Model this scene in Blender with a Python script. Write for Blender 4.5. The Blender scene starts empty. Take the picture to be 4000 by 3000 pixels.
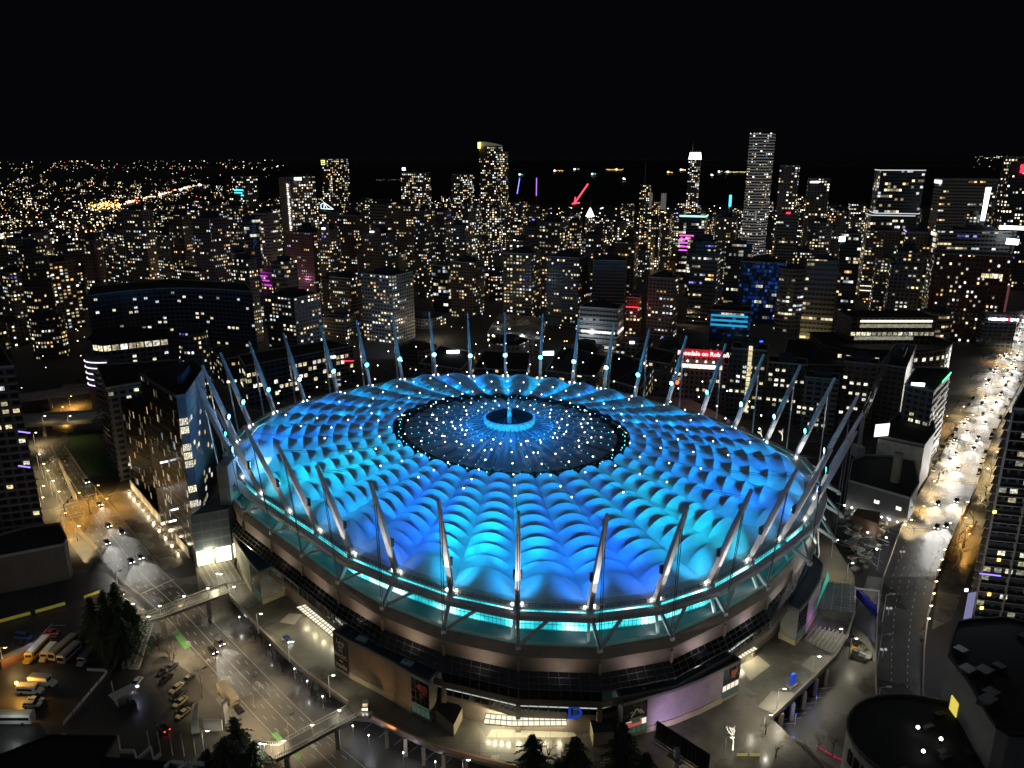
import bpy, math, random
from mathutils import Vector, Matrix
random.seed(11)
S = bpy.context.scene
COL = S.collection
PI = math.pi
# ------------------------------------------------------------------ camera
F = 3000.0; HZ = 608.0; CAMZ = 150.0
PIT = math.atan((1500 - HZ) / F); CP, SP = math.cos(PIT), math.sin(PIT)
cam_d = bpy.data.cameras.new('camera'); cam = bpy.data.objects.new('camera', cam_d); COL.objects.link(cam)
cam.location = (0, 0, CAMZ); cam.rotation_euler = (PI / 2 - PIT, 0, 0)
cam_d.sensor_width = 36; cam_d.lens = 36 * F / 4000; cam_d.clip_start = 1; cam_d.clip_end = 90000
S.camera = cam

def at(u, v, z=0.0):
    """survey point: where the sight line of photo pixel (u, v) meets height z"""
    a = (u - 2000) / F; b = -(v - 1500) / F
    d = (a, CP + b * SP, -SP + b * CP); t = (z - CAMZ) / d[2]
    return Vector((d[0] * t, d[1] * t, z))
def at_y(u, v, y):
    a = (u - 2000) / F; b = -(v - 1500) / F
    d = (a, CP + b * SP, -SP + b * CP); t = y / d[1]
    return Vector((d[0] * t, y, CAMZ + d[2] * t))
def px(p):
    z = p[2] - CAMZ; d = p[1] * CP - z * SP; up = p[1] * SP + z * CP
    return 2000 + F * p[0] / d, 1500 - F * up / d

# ------------------------------------------------------------------ render set-up
S.view_settings.view_transform = 'Standard'; S.view_settings.look = 'None'
S.view_settings.exposure = 0; S.view_settings.gamma = 1
S.cycles.use_denoising = True
S.cycles.use_light_tree = True
S.cycles.sample_clamp_indirect = 1.5
S.cycles.sample_clamp_direct = 12
S.cycles.max_bounces = 4; S.cycles.diffuse_bounces = 2; S.cycles.glossy_bounces = 2
S.cycles.transmission_bounces = 2; S.cycles.transparent_max_bounces = 4
S.cycles.caustics_reflective = False; S.cycles.caustics_refractive = False
S.cycles.blur_glossy = 1.0

W = bpy.data.worlds.new('World'); S.world = W; W.use_nodes = True
nt = W.node_tree; bg = nt.nodes['Background']
sky = nt.nodes.new('ShaderNodeTexSky'); sky.sky_type = 'NISHITA'; sky.sun_disc = False
sky.sun_elevation = math.radians(-9); sky.sun_rotation = math.radians(200)
addn = nt.nodes.new('ShaderNodeMixRGB'); addn.blend_type = 'ADD'; addn.inputs[0].default_value = 1
addn.inputs[2].default_value = (0.017, 0.018, 0.025, 1)
nt.links.new(sky.outputs[0], addn.inputs[1]); nt.links.new(addn.outputs[0], bg.inputs[0])
bg.inputs[1].default_value = 0.085
# night-sky glow over the city stands in as the one very weak, very soft sun
sd = bpy.data.lights.new('sky_glow', 'SUN'); sd.energy = 0.13; sd.angle = math.radians(120); sd.color = (0.85, 0.9, 1.0)
so = bpy.data.objects.new('sky_glow', sd); COL.objects.link(so); so.rotation_euler = (math.radians(42), 0, math.radians(-18))

# ------------------------------------------------------------------ materials
MATS = {}
def mat(name, col=(0.2, 0.2, 0.2), rough=0.7, metal=0.0, emit=None, es=1.0, noise=0.0, nscale=0.3, sample=True, trans=0.0, bump=0.0, wet=0.0):
    if name in MATS: return MATS[name]
    m = bpy.data.materials.new(name); m.use_nodes = True
    n = m.node_tree.nodes; l = m.node_tree.links; p = n['Principled BSDF']
    p.inputs['Base Color'].default_value = (*col, 1); p.inputs['Roughness'].default_value = rough; p.inputs['Metallic'].default_value = metal
    if emit:
        p.inputs['Emission Color'].default_value = (*emit, 1); p.inputs['Emission Strength'].default_value = es
        if not sample: m.cycles.emission_sampling = 'NONE'
    if noise or wet or bump:
        tc = n.new('ShaderNodeTexCoord')
        nz = n.new('ShaderNodeTexNoise'); nz.inputs['Scale'].default_value = nscale; nz.inputs['Detail'].default_value = 6; nz.inputs['Roughness'].default_value = 0.65
        l.new(tc.outputs['Object'], nz.inputs['Vector'])
        if noise:
            mr = n.new('ShaderNodeMapRange'); mr.inputs[1].default_value = 0.3; mr.inputs[2].default_value = 0.7
            mr.inputs[3].default_value = 1 - noise; mr.inputs[4].default_value = 1 + noise
            l.new(nz.outputs[0], mr.inputs[0])
            mx = n.new('ShaderNodeMixRGB'); mx.blend_type = 'MULTIPLY'; mx.inputs[0].default_value = 1; mx.inputs[1].default_value = (*col, 1)
            l.new(mr.outputs[0], mx.inputs[2]); l.new(mx.outputs[0], p.inputs['Base Color'])
        if wet:
            n2 = n.new('ShaderNodeTexNoise'); n2.inputs['Scale'].default_value = nscale * 0.6; n2.inputs['Detail'].default_value = 4
            l.new(tc.outputs['Object'], n2.inputs['Vector'])
            m2 = n.new('ShaderNodeMapRange'); m2.inputs[1].default_value = 0.42; m2.inputs[2].default_value = 0.6
            m2.inputs[3].default_value = rough; m2.inputs[4].default_value = max(0.12, rough - wet)
            l.new(n2.outputs[0], m2.inputs[0]); l.new(m2.outputs[0], p.inputs['Roughness'])
        if bump:
            bp = n.new('ShaderNodeBump'); bp.inputs['Strength'].default_value = bump; bp.inputs['Distance'].default_value = 0.05
            n3 = n.new('ShaderNodeTexNoise'); n3.inputs['Scale'].default_value = 4; l.new(tc.outputs['Object'], n3.inputs['Vector'])
            l.new(n3.outputs[0], bp.inputs['Height']); l.new(bp.outputs[0], p.inputs['Normal'])
    if trans:
        p.inputs['Transmission Weight'].default_value = trans
    MATS[name] = m
    return m
def glow(name, col, es, sample=False):
    return mat(name, (0.02, 0.02, 0.02), 0.6, 0, col, es, sample=sample)

class MB:
    """mesh builder: collects polygons (with material slot and uv) and links them as one object"""
    def __init__(s): s.v = []; s.f = []; s.m = []; s.uv = []; s.sm = False
    def face(s, pts, m=0, uv=None):
        i = len(s.v); s.v += [tuple(p) for p in pts]; s.f.append(tuple(range(i, i + len(pts)))); s.m.append(m)
        s.uv.append(uv or [(0, 0)] * len(pts))
    def prism(s, poly, z0, z1, mside=0, mtop=None, u0=0.0, bottom=True):
        """poly counter-clockwise from above; z0/z1 numbers or per-vertex lists"""
        n = len(poly); a = [Vector((p[0], p[1], z0[i] if isinstance(z0, list) else z0)) for i, p in enumerate(poly)]
        b = [Vector((p[0], p[1], z1[i] if isinstance(z1, list) else z1)) for i, p in enumerate(poly)]
        u = u0
        for i in range(n):
            j = (i + 1) % n; w = (Vector(poly[j][:2]) - Vector(poly[i][:2])).length
            s.face([a[i], a[j], b[j], b[i]], mside, [(u, a[i].z), (u + w, a[j].z), (u + w, b[j].z), (u, b[i].z)]); u += w
        mt = mside if mtop is None else mtop
        s.face(b, mt)
        if bottom: s.face(a[::-1], mt)
    def box(s, c, size, rz=0.0, m=0, mtop=None, rot=None):
        hx, hy, hz = size[0] / 2, size[1] / 2, size[2] / 2
        R = rot if rot is not None else Matrix.Rotation(rz, 3, 'Z')
        P = [Vector(c) + R @ Vector((x * hx, y * hy, z * hz)) for z in (-1, 1) for x, y in ((-1, -1), (1, -1), (1, 1), (-1, 1))]
        for k, q in enumerate(((0, 1, 5, 4), (1, 2, 6, 5), (2, 3, 7, 6), (3, 0, 4, 7))):
            w = size[k % 2]
            s.face([P[i] for i in q], m, [(0, 0), (w, 0), (w, size[2]), (0, size[2])])
        s.face([P[i] for i in (4, 5, 6, 7)], m if mtop is None else mtop); s.face([P[i] for i in (3, 2, 1, 0)], m)
    def beam(s, p0, p1, w, h=None, m=0, w1=None, up=(0, 0, 1)):
        """rectangular beam from p0 to p1, tapering to w1"""
        p0, p1 = Vector(p0), Vector(p1); h = h or w; k = (w1 / w) if w1 else 1.0
        d = (p1 - p0).normalized(); upv = Vector(up)
        if abs(d.dot(upv)) > 0.98: upv = Vector((0, 1, 0))
        x = d.cross(upv).normalized(); y = x.cross(d).normalized()
        A = [p0 + x * (sx * w / 2) + y * (sy * h / 2) for sx, sy in ((-1, -1), (1, -1), (1, 1), (-1, 1))]
        B = [p1 + x * (sx * w * k / 2) + y * (sy * h * k / 2) for sx, sy in ((-1, -1), (1, -1), (1, 1), (-1, 1))]
        for i in range(4):
            j = (i + 1) % 4; s.face([A[i], A[j], B[j], B[i]], m)
        s.face(A[::-1], m); s.face(B, m)
    def tube(s, p0, p1, r0, r1=None, n=6, m=0, caps=True):
        p0, p1 = Vector(p0), Vector(p1); r1 = r0 if r1 is None else r1; d = (p1 - p0).normalized()
        upv = Vector((0, 0, 1)) if abs(d.z) < 0.98 else Vector((1, 0, 0))
        x = d.cross(upv).normalized(); y = d.cross(x).normalized()
        A = [p0 + (x * math.cos(2 * PI * k / n) + y * math.sin(2 * PI * k / n)) * r0 for k in range(n)]
        B = [p1 + (x * math.cos(2 * PI * k / n) + y * math.sin(2 * PI * k / n)) * r1 for k in range(n)]
        for k in range(n):
            j = (k + 1) % n; s.face([A[k], A[j], B[j], B[k]], m)
        if caps: s.face(A[::-1], m); s.face(B, m)
    def ball(s, c, r, m=0, n=8, k=5, sq=(1, 1, 1)):
        c = Vector(c); rings = []
        for j in range(k + 1):
            t = PI * j / k
            rings.append([c + Vector((r * sq[0] * math.sin(t) * math.cos(2 * PI * i / n), r * sq[1] * math.sin(t) * math.sin(2 * PI * i / n), -r * sq[2] * math.cos(t))) for i in range(n)])
        for j in range(k):
            for i in range(n):
                i2 = (i + 1) % n
                if j == 0: s.face([rings[0][0], rings[1][i2], rings[1][i]][::-1], m)
                elif j == k - 1: s.face([rings[j][i], rings[j][i2], rings[k][0]], m)
                else: s.face([rings[j][i], rings[j][i2], rings[j + 1][i2], rings[j + 1][i]], m)
    def ring(s, A, B, m=0, closed=True):
        n = len(A)
        for i in range(n if closed else n - 1):
            j = (i + 1) % n; s.face([A[i], A[j], B[j], B[i]], m)
    def build(s, name, mats, parent=None, smooth=False, weld=False, loc=None):
        me = bpy.data.meshes.new(name); org = Vector(loc) if loc is not None else None
        vs = s.v if org is None else [tuple(Vector(p) - org) for p in s.v]
        me.from_pydata(vs, [], s.f)
        mats = mats if isinstance(mats, (list, tuple)) else [mats]
        for m in mats: me.materials.append(MATS[m] if isinstance(m, str) else m)
        me.polygons.foreach_set('material_index', s.m)
        uvl = me.uv_layers.new(name='UVMap'); flat = []
        for u in s.uv:
            for q in u: flat += [q[0], q[1]]
        uvl.data.foreach_set('uv', flat)
        if smooth: me.polygons.foreach_set('use_smooth', [True] * len(s.f))
        if weld:
            import bmesh
            bm = bmesh.new(); bm.from_mesh(me); bmesh.ops.remove_doubles(bm, verts=bm.verts, dist=0.002); bm.to_mesh(me); bm.free()
        me.update()
        o = bpy.data.objects.new(name, me); COL.objects.link(o)
        if org is not None: o.location = org
        if parent is not None: adopt(o, parent)
        return o
def adopt(o, parent):
    """parent o keeping the place it was built in (parents are unrotated empties or meshes)"""
    o.parent = parent; o.matrix_parent_inverse = world_of(parent).inverted()
def world_of(o):
    m = Matrix.LocRotScale(o.location, o.rotation_euler, o.scale)
    if o.parent is not None: m = world_of(o.parent) @ o.matrix_parent_inverse @ m
    return m
def empty(name, loc, rz=0.0, parent=None):
    o = bpy.data.objects.new(name, None); COL.objects.link(o); o.location = loc; o.rotation_euler = (0, 0, rz); o.empty_display_size = 0.5
    if parent is not None: adopt(o, parent)
    return o
def tag(o, label, cat, group=None, kind=None):
    if label: o['label'] = label
    if cat: o['category'] = cat
    if group: o['group'] = group
    if kind: o['kind'] = kind
    return o
def struct(o): o['kind'] = 'structure'; return o
def copy_tree(o, parent=None):
    c = o.copy(); COL.objects.link(c)
    if parent is not None: c.parent = parent
    for ch in list(o.children): copy_tree(ch, c)
    return c
def lamp(kind, name, loc, energy, col, parent=None, target=None, spot=None, blend=0.3, size=0.2):
    d = bpy.data.lights.new(name, kind); d.energy = energy; d.color = col
    if kind == 'AREA': d.size = size
    else: d.shadow_soft_size = size
    if spot: d.spot_size = math.radians(spot); d.spot_blend = blend
    o = bpy.data.objects.new(name, d); COL.objects.link(o); o.location = loc
    if target is not None: o.rotation_euler = (Vector(target) - Vector(loc)).to_track_quat('-Z', 'Y').to_euler()
    if parent is not None: adopt(o, parent)
    return o
def words(name, s, size, m, origin, xdir, updir, parent=None, ext=0.02, align='CENTER', bold=0.0):
    """lettering standing on a surface: origin is the middle of the line, xdir reading direction"""
    cu = bpy.data.curves.new(name, 'FONT'); cu.body = s; cu.size = size; cu.extrude = ext; cu.align_x = align; cu.align_y = 'CENTER'; cu.offset = bold
    cu.resolution_u = 2
    cu.materials.append(MATS[m] if isinstance(m, str) else m)
    x = Vector(xdir).normalized(); y = Vector(updir).normalized(); z = x.cross(y).normalized(); y = z.cross(x)
    tmp = bpy.data.objects.new(name, cu); COL.objects.link(tmp)
    me = bpy.data.meshes.new_from_object(tmp.evaluated_get(bpy.context.evaluated_depsgraph_get()))
    bpy.data.objects.remove(tmp); bpy.data.curves.remove(cu)
    o = bpy.data.objects.new(name, me); COL.objects.link(o)
    o.location = origin; o.rotation_euler = Matrix((x, y, z)).transposed().to_euler()
    if parent is not None: adopt(o, parent)
    return o

mat('concrete', (0.32, 0.27, 0.21), 0.75, noise=0.22, nscale=0.25)
mat('tan_concrete', (0.225, 0.18, 0.145), 0.75, noise=0.2, nscale=0.2)
mat('grey_concrete', (0.28, 0.28, 0.27), 0.75, noise=0.25, nscale=0.2)
mat('plaza_paving', (0.115, 0.108, 0.095), 0.5, noise=0.75, nscale=0.06, wet=0.32)
mat('wet_asphalt', (0.07, 0.066, 0.06), 0.5, noise=0.35, nscale=0.12, wet=0.28)
mat('dark_asphalt', (0.035, 0.034, 0.033), 0.6, noise=0.35, nscale=0.1, wet=0.25)
mat('pavement', (0.105, 0.098, 0.088), 0.5, noise=0.7, nscale=0.1, wet=0.34)
mat('grass', (0.03, 0.085, 0.016), 0.9, noise=0.35, nscale=0.4)
mat('white_paint', (0.75, 0.74, 0.7), 0.6, noise=0.2, nscale=1.0)
mat('green_paint', (0.14, 0.42, 0.09), 0.6, noise=0.2, nscale=0.8)
mat('yellow_paint', (0.75, 0.62, 0.08), 0.6)
mat('steel', (0.55, 0.55, 0.56), 0.5, 0.1, noise=0.12, nscale=0.6)
mat('dark_steel', (0.06, 0.06, 0.065), 0.5, 0.3)
mat('white_metal', (0.72, 0.72, 0.7), 0.5)
mat('dark_glass', (0.014, 0.015, 0.018), 0.12)
mat('mullion', (0.15, 0.155, 0.165), 0.5, 0.2)
mat('roof_black', (0.012, 0.012, 0.014), 0.85, noise=0.4, nscale=0.3)
mat('roof_navy', (0.03, 0.035, 0.05), 0.8, noise=0.3, nscale=0.3)
mat('rubber', (0.015, 0.015, 0.015), 0.8)
# ================================================================== STADIUM
mat('membrane_flood_tint', (0.46, 0.6, 0.72), 0.75, noise=.1, nscale=.25).node_tree.nodes['Principled BSDF'].inputs['Specular IOR Level'].default_value = .12  # white fabric; part of the blue floodlight is put into its tint
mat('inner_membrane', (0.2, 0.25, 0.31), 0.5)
mat('deck_dark', (.07, .07, .075), .7, noise=.3, nscale=.3)
m = mat('turquoise_glass', (0.1, 0.3, 0.3), 0.2, 0, (0.05, 0.85, 0.8), 1.1)
nn, ll = m.node_tree.nodes, m.node_tree.links
tc = nn.new('ShaderNodeTexCoord'); nz = nn.new('ShaderNodeTexNoise'); nz.inputs['Scale'].default_value = .11; nz.inputs['Detail'].default_value = 3; ll.new(tc.outputs['Object'], nz.inputs['Vector'])
rp = nn.new('ShaderNodeValToRGB'); e = rp.color_ramp.elements; e[0].position = .38; e[0].color = (.01, .48, .58, 1); e[1].position = .52; e[1].color = (.1, 1.15, 1.22, 1); q = e.new(.66); q.color = (1.5, 2.1, 2.1, 1)
ll.new(nz.outputs[0], rp.inputs[0]); ll.new(rp.outputs[0], nn['Principled BSDF'].inputs['Emission Color'])
glow('hot_white', (1, 0.97, 0.9), 12)
glow('bulb_white', (1, 0.95, 0.85), 9)
glow('flood_blue', (0.1, 0.45, 1.0), 30)
glow('flood_cyan', (0.05, 0.75, 1.0), 30)
glow('band_cyan', (0.02, 0.4, 0.75), 1.2)
glow('warm_soffit', (1, 0.93, 0.62), 3.2, sample=True)
glow('lit_canopy', (1, 0.95, 0.72), 1.1)
glow('lit_strip', (1, 0.95, 0.75), 2.4)
glow('office_lit', (0.85, 1, 0.9), 0.55)

BASES = [(2020, 2365), (2303, 2376), (2561, 2345), (2771, 2277), (2927, 2189), (3050, 2105), (3147, 2028), None, (3176, 1868), (3106, 1787), (2990, 1728), (2866, 1676), (2737, 1627), (2603, 1590), (2477, 1554), (2357, 1523), (2235, 1498), (2108, 1480), (1974, 1471), (1841, 1473), (1703, 1468), (1572, 1486), (1447, 1511), (1321, 1538), (1192, 1572), (1075, 1615), (981, 1667), (929, 1728), None, None, (1020, 1927), (1129, 1997), (1244, 2073), (1375, 2164), (1549, 2236), (1764, 2311)]
ZR = 37.0; N = 36
CEN = Vector((-1.0, 284.0, 0))
pol = []
for b in BASES:
    if b is None: pol.append(None); continue
    p = at(b[0], b[1], ZR) - CEN; pol.append((math.atan2(p.y, p.x), math.hypot(p.x, p.y)))
for i in range(N):
    if pol[i] is None:
        a = i - 1
        b = i + 1
        while pol[b % N] is None: b += 1
        A0, B0 = pol[a % N], pol[b % N]; dt = (B0[0] - A0[0]) % (2 * PI)
        t = 1 / (b - a); pol[i] = (A0[0] + dt * t, A0[1] + (B0[1] - A0[1]) * t)
R = [CEN + Vector((math.cos(a) * r, math.sin(a) * r, ZR)) for a, r in pol]
NR = [Vector((math.cos(a), math.sin(a), 0)) for a, r in pol]
def slim(i):
    sg = ((math.degrees(pol[i % N][0]) + 90 + 180) % 360) - 180; dev = abs(sg); k = 1.0 if dev < 16 else max(.68, 1 - (dev - 16) * .32 / 14)
    return k if not 40 < sg < 150 else max(.2, k - (sg - 40) * .48 / 20)
def off(i, d, z, raw=False):
    if d > 5.5 and not raw: d *= slim(i)
    p = R[i % N] + NR[i % N] * d; return Vector((p.x, p.y, z))
def offw(i, d, z):
    sg = ((math.degrees(pol[i % N][0]) + 90 + 180) % 360) - 180; dev = abs(sg); k = 1.0 if dev < 14 else max(.36, 1 - (dev - 14) * .64 / 18)
    p = R[i % N] + NR[i % N] * (d * k); return Vector((p.x, p.y, z))
def lerp(a, b, t): return a + (b - a) * t
SM = [q[1] for q in pol]
for _ in range(3): SM = [sum(SM[(i + j) % N] for j in (-2, -1, 0, 1, 2)) / 5 for i in range(N)]
def radial(i, k, z):
    i %= N; t = max(0.0, min(1.0, (k - .43) / .5)); r = (SM[i] + (pol[i][1] - SM[i]) * t) * k
    return Vector((CEN.x + math.cos(pol[i][0]) * r, CEN.y - (1 - t) * 1.5 + math.sin(pol[i][0]) * r, z))

stadium = tag(empty('stadium', (CEN.x, CEN.y, 7)), 'huge round stadium with blue glowing cushioned roof and ring of leaning masts', 'stadium')

def band(name, prof, mats, mi=None, sub=1):
    """revolve a profile [(offset, z), ...] round the ring"""
    mb = MB()
    for k in range(len(prof) - 1):
        A, B = [], []
        for i in range(N):
            for q in range(sub):
                t = q / sub
                A.append(lerp(off(i, *prof[k]), off(i + 1, *prof[k]), t)); B.append(lerp(off(i, *prof[k + 1]), off(i + 1, *prof[k + 1]), t))
        mb.ring(A, B, mi[k] if mi else 0)
    return mb.build(name, mats, stadium)
band('parapet', [(7.2, 29.7), (7.4, 31.4), (9.2, 31.6), (9.5, 31.4), (10.9, 29.1), (10.3, 28.9), (10.2, 28.5)], 'concrete')
band('upper_wall', [(10.0, 28.9), (9.6, 24.2)], 'tan_concrete')
band('terrace_deck', [(6.5, 29.9), (-1.2, 29.2)], 'deck_dark')
band('lower_fascia', [(12.6, 18.6), (13.06, 18.3), (13.06, 16.5), (11.0, 16.5)], 'tan_concrete')
# glazed skirt, one dark glass bay between each pair of piers
for i in range(N):
    mb = MB(); a0, a1 = off(i, 9.4, 24.4), off(i + 1, 9.4, 24.4); b0, b1 = off(i, 12.9, 21.2), off(i + 1, 12.9, 21.2)
    vb = 20.9 if i in (30, 31, 33, 34, 1, 2, 3, 5, 6) else 18.3; c0, c1 = off(i, 12.95, vb), off(i + 1, 12.95, vb)
    mb.face([b0, b1, a1, a0], 0); mb.face([c0, c1, b1, b0], 0)
    for q in range(0, 9):
        t = q / 8; w = 0.3 if q in (0, 8) else 0.11
        mb.beam(lerp(a0, a1, t) + Vector((0, 0, .06)), lerp(b0, b1, t) + Vector((0, 0, .06)), w, 0.12, 1); mb.beam(lerp(b0, b1, t) + NR[i] * .06, lerp(c0, c1, t) + NR[i] * .06, w, 0.12, 1)
    for t in (0.0, 0.36, 0.7, 1.0): mb.beam(lerp(a0, b0, t) + Vector((0, 0, .06)), lerp(a1, b1, t) + Vector((0, 0, .06)), 0.1 if t < 1 else 0.22, 0.12, 1)
    mb.build('glass_canopy', ['dark_glass', 'mullion'], stadium)
# ground-floor front: glazing strip, tan wall, piers
for i in range(N):
    mb = MB(); a0, a1 = offw(i, 10.9, 7), offw(i + 1, 10.9, 7)
    def row(z0, z1, m):
        mb.face([Vector((a0.x, a0.y, z0)), Vector((a1.x, a1.y, z0)), Vector((a1.x, a1.y, z1)), Vector((a0.x, a0.y, z1))], m)
    row(7, 12.6, 0); row(12.6, 14.4, 1); row(14.4, 15.0, 2); row(15.0, 16.1, 1); row(16.1, 16.5, 3)
    for q in range(9):
        p = lerp(a0, a1, q / 8) + NR[i] * .08; mb.box((p.x, p.y, 14.35), (0.14, 0.16, 3.5), math.atan2(NR[i].y, NR[i].x), 4)
    p = offw(i, 11.2, 11.6); mb.box(p, (1.0, 1.2, 9.4), math.atan2(NR[i].y, NR[i].x), 0)
    mb.build('entrance_wall', ['tan_concrete', 'dark_glass', 'office_lit', 'lit_strip', 'mullion'], stadium)
    p = off(i, 9.9, 26); mb = MB(); mb.box(p, (1.0, 0.7, 3.6), math.atan2(NR[i].y, NR[i].x), 0); mb.build('buttress', ['concrete'], stadium)
# vents cut in the upper wall
for i, ts in ((34, (.3, .36, .42)), (0, (.35, .45, .55, .64, .74, .86)), (33, (.5, .55, .6)), (1, (.7, .8))):
    for t in ts:
        h = random.choice((0.6, 0.8, 1.3)); p = lerp(off(i, 9.62, 26.3), off(i + 1, 9.62, 26.3), t)
        mb = MB(); mb.box(p, (0.08, 0.35, h), math.atan2(NR[i].y, NR[i].x)); mb.build('vent', ['white_metal'], stadium)
# turquoise clerestory under the roof edge
for i in range(N):
    mb = MB(); a0, a1 = off(i, -1.0, 29.3), off(i + 1, -1.0, 29.3); b0, b1 = off(i, -0.6, 36.0), off(i + 1, -0.6, 36.0)
    mb.face([a0, a1, b1, b0], 0)
    for q in range(17):
        t = q / 16; mb.beam(lerp(a0, a1, t) + NR[i] * .07, lerp(b0, b1, t) + NR[i] * .07, 0.09, 0.1, 1)
    for t in (0.03, 0.27, 0.5, 0.74, 0.97): mb.beam(lerp(a0, b0, t) + NR[i] * .07, lerp(a1, b1, t) + NR[i] * .07, 0.09, 0.1, 1)
    mb.build('clerestory', ['turquoise_glass', 'mullion'], stadium)
# walkway and railing at the foot of the masts, box girder below
mb = MB()
for prof in ([(0.6, 36.2), (0.9, 37.0), (-3.4, 37.4)],):
    for k in range(2): mb.ring([off(i, *prof[k]) for i in range(N)], [off(i, *prof[k + 1]) for i in range(N)])
mb.build('walkway', 'steel', stadium)
mb = MB()
for i in range(N):
    for q in range(12):
        p = lerp(off(i, 0.75, 37.0), off(i + 1, 0.75, 37.0), q / 12); mb.box(p + Vector((0, 0, .6)), (.09, .09, 1.2))
    for z in (37.6, 38.2): mb.beam(off(i, .75, z), off(i + 1, .75, z), .08)
mb.build('railing', 'dark_steel', stadium)
mb = MB()
for i in range(N):
    for (d, z0, w, h) in ((3.2, 36.0, 2.2, 1.4),): mb.beam(off(i, d, z0), off(i + 1, d, z0), w, h)
mb.build('ring_girder', 'steel', stadium)

# ---- masts
MAST_D, MAST_H = 11.5, 32.5
TOP = [off(i, MAST_D, ZR + MAST_H, True) for i in range(N)]
BLUE = [(0.0, 0.24, 1.0), (0.0, 0.42, 1.0), (0.0, 0.17, 1.0), (0.0, 0.7, 0.9), (0.0, 0.28, 1.0), (0.0, 0.56, .95)]
order = [1, 0, 2, 5, 3, 1, 0, 1, 4, 1, 0, 0, 1, 5, 1, 0, 1, 5, 1, 4, 0, 1, 5, 1, 0, 4, 1, 0, 1, 5, 3, 5, 1, 0, 2, 5]
for i in range(N):
    b = off(i, 0, ZR); t = TOP[i]
    mb = MB(); mb.beam(b, lerp(b, t, .62), 1.3, 1.6, 0, 1.2, up=NR[i]); mb.beam(lerp(b, t, .62), t, 1.2, 1.48, 0, 0.65, up=NR[i]); mb.box(b - Vector((0, 0, .3)), (2.2, 2.2, 1.2), pol[i][0], 0)
    mast = mb.build('mast', 'steel', stadium)
    tie = off(i, 9.4, 31.0) if not 4 < i < 15 else off(i, 9.4, 32.0, True)
    mb = MB()
    tang = Vector((-NR[i].y, NR[i].x, 0))
    for s in (-1, 1): mb.tube(lerp(b, t, .84) + tang * s * .28, tie + tang * s * .28, 0.11, n=5)
    mb.build('tie_cable', 'dark_steel' if (i < 9 or i > 28) else 'white_metal', mast)  # light on the far ties put into their colour: white there, dark near
    mb = MB(); mb.beam(b + NR[i] * .8 - Vector((0, 0, .6)), tie + Vector((0, 0, .4)), 0.8, 1.0); mb.box(tie, (1.3, 1.3, 1.0), pol[i][0]); mb.build('outrigger', 'steel', mast)
    mb = MB(); mb.beam(b - Vector((0, 0, 1)), off(i, 4.4, 30.1) - tang * 1.5, 0.9, 0.9, 0, .7); mb.build('prop', 'white_metal', mast)
    mb = MB()
    nxt = off(i + 1, 3.2, 35.9)
    mb.beam(tie + Vector((0, 0, .2)), lerp(off(i, 3.2, 35.9), nxt, .45), 0.8, 0.6); mb.build('brace', 'steel', mast)
    col = BLUE[order[i]]
    fp = lerp(b, t, .34) - NR[i] * 1.1
    mb = MB(); mb.box(fp + NR[i] * .3, (0.9, 2.3, 2.2), pol[i][0], 0)
    q = fp - NR[i] * .22; mb.face([q + tang * (1.05 * math.cos(k * PI / 6)) + Vector((0, 0, 1.0 * math.sin(k * PI / 6))) for k in range(12)], 1)
    mb.build('floodlight', ['dark_steel', 'flood_cyan' if col[1] > .4 else 'flood_blue'], mast)
    tgt = radial(i, 0.58, 43)
    lamp('SPOT', 'flood_beam', fp - NR[i] * 1.1, 84000, col, mast, tgt, 54, 0.8, 0.5)
    lamp('SPOT', 'flood_beam', fp - NR[i] * 1.1, 12500, col, mast, radial(i, .88, 38), 80, 0.8, 0.5)
    # white uplight at the foot of the mast
    up0 = b + NR[i] * -0.1 + Vector((0, 0, .4)); up = up0 + NR[i] * 2.2
    mb = MB()
    for s in (-1, 1): mb.ball(b + tang * s * 1.3 + Vector((0, 0, .6)), 0.34, 0, 6, 4)
    mb.build('uplight', ['hot_white'], mast)
    for s in (-1, 1): lamp('SPOT', 'mast_beam', b + tang * s * 1.1 + NR[i] * (4.2 if s > 0 else .4) + Vector((0, 0, .9)), 32000, (1, .96, .9), mast, lerp(b, t, .55), 40, 0.9, 0.15)
    lamp('SPOT', 'mast_beam', b - NR[i] * 1.6 + Vector((0, 0, .8)), 2500, (1, .96, .9), mast, lerp(b, t, .4), 30, 0.9, 0.15)
    lamp('SPOT', 'rim_beam', b - NR[i] * 0.6 + Vector((0, 0, 3.5)), 130, (.95, .97, 1), mast, radial(i, 0.9, 37.5), 120, 1.0, 0.3)
    lamp('POINT', 'prop_light', off(i, 3.8, 31.2) - tang * 2.4, 240, (.9, 1, 1), mast, size=.2)

# ---- floodlights on the pavilion roofs and ledges washing the concrete rim
for i, c, e in ((30, (1, .7, .42), 1500), (31, (1, .7, .42), 1500), (32, (1, .68, .38), 1800), (33, (1, .66, .35), 2200), (34, (1, .66, .35), 2600), (35, (1, .68, .4), 2200), (0, (1, .72, .55), 1500), (1, (.9, .7, .85), 2000), (2, (.85, .68, 1), 2600), (3, (.85, .68, 1), 2200), (4, (.9, .75, .95), 1500), (5, (.9, .8, .9), 1500)):
    p = lerp(off(i, 15.5, 22.0), off(i + 1, 15.5, 22.0), .5); e *= .75; c = tuple(x * .45 + .55 * y for x, y in zip(c, (1, .95, .9))); q = lerp(off(i, 10.4, 29.5), off(i + 1, 10.4, 29.5), .5); mb = MB(); mb.box(p, (.5, .5, .35)); mb.build('rim_floodlight', 'dark_steel', stadium); lamp('SPOT', 'rim_flood', p + Vector((0, 0, .4)), e, c, stadium, q, 140, 1, .5)
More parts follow.
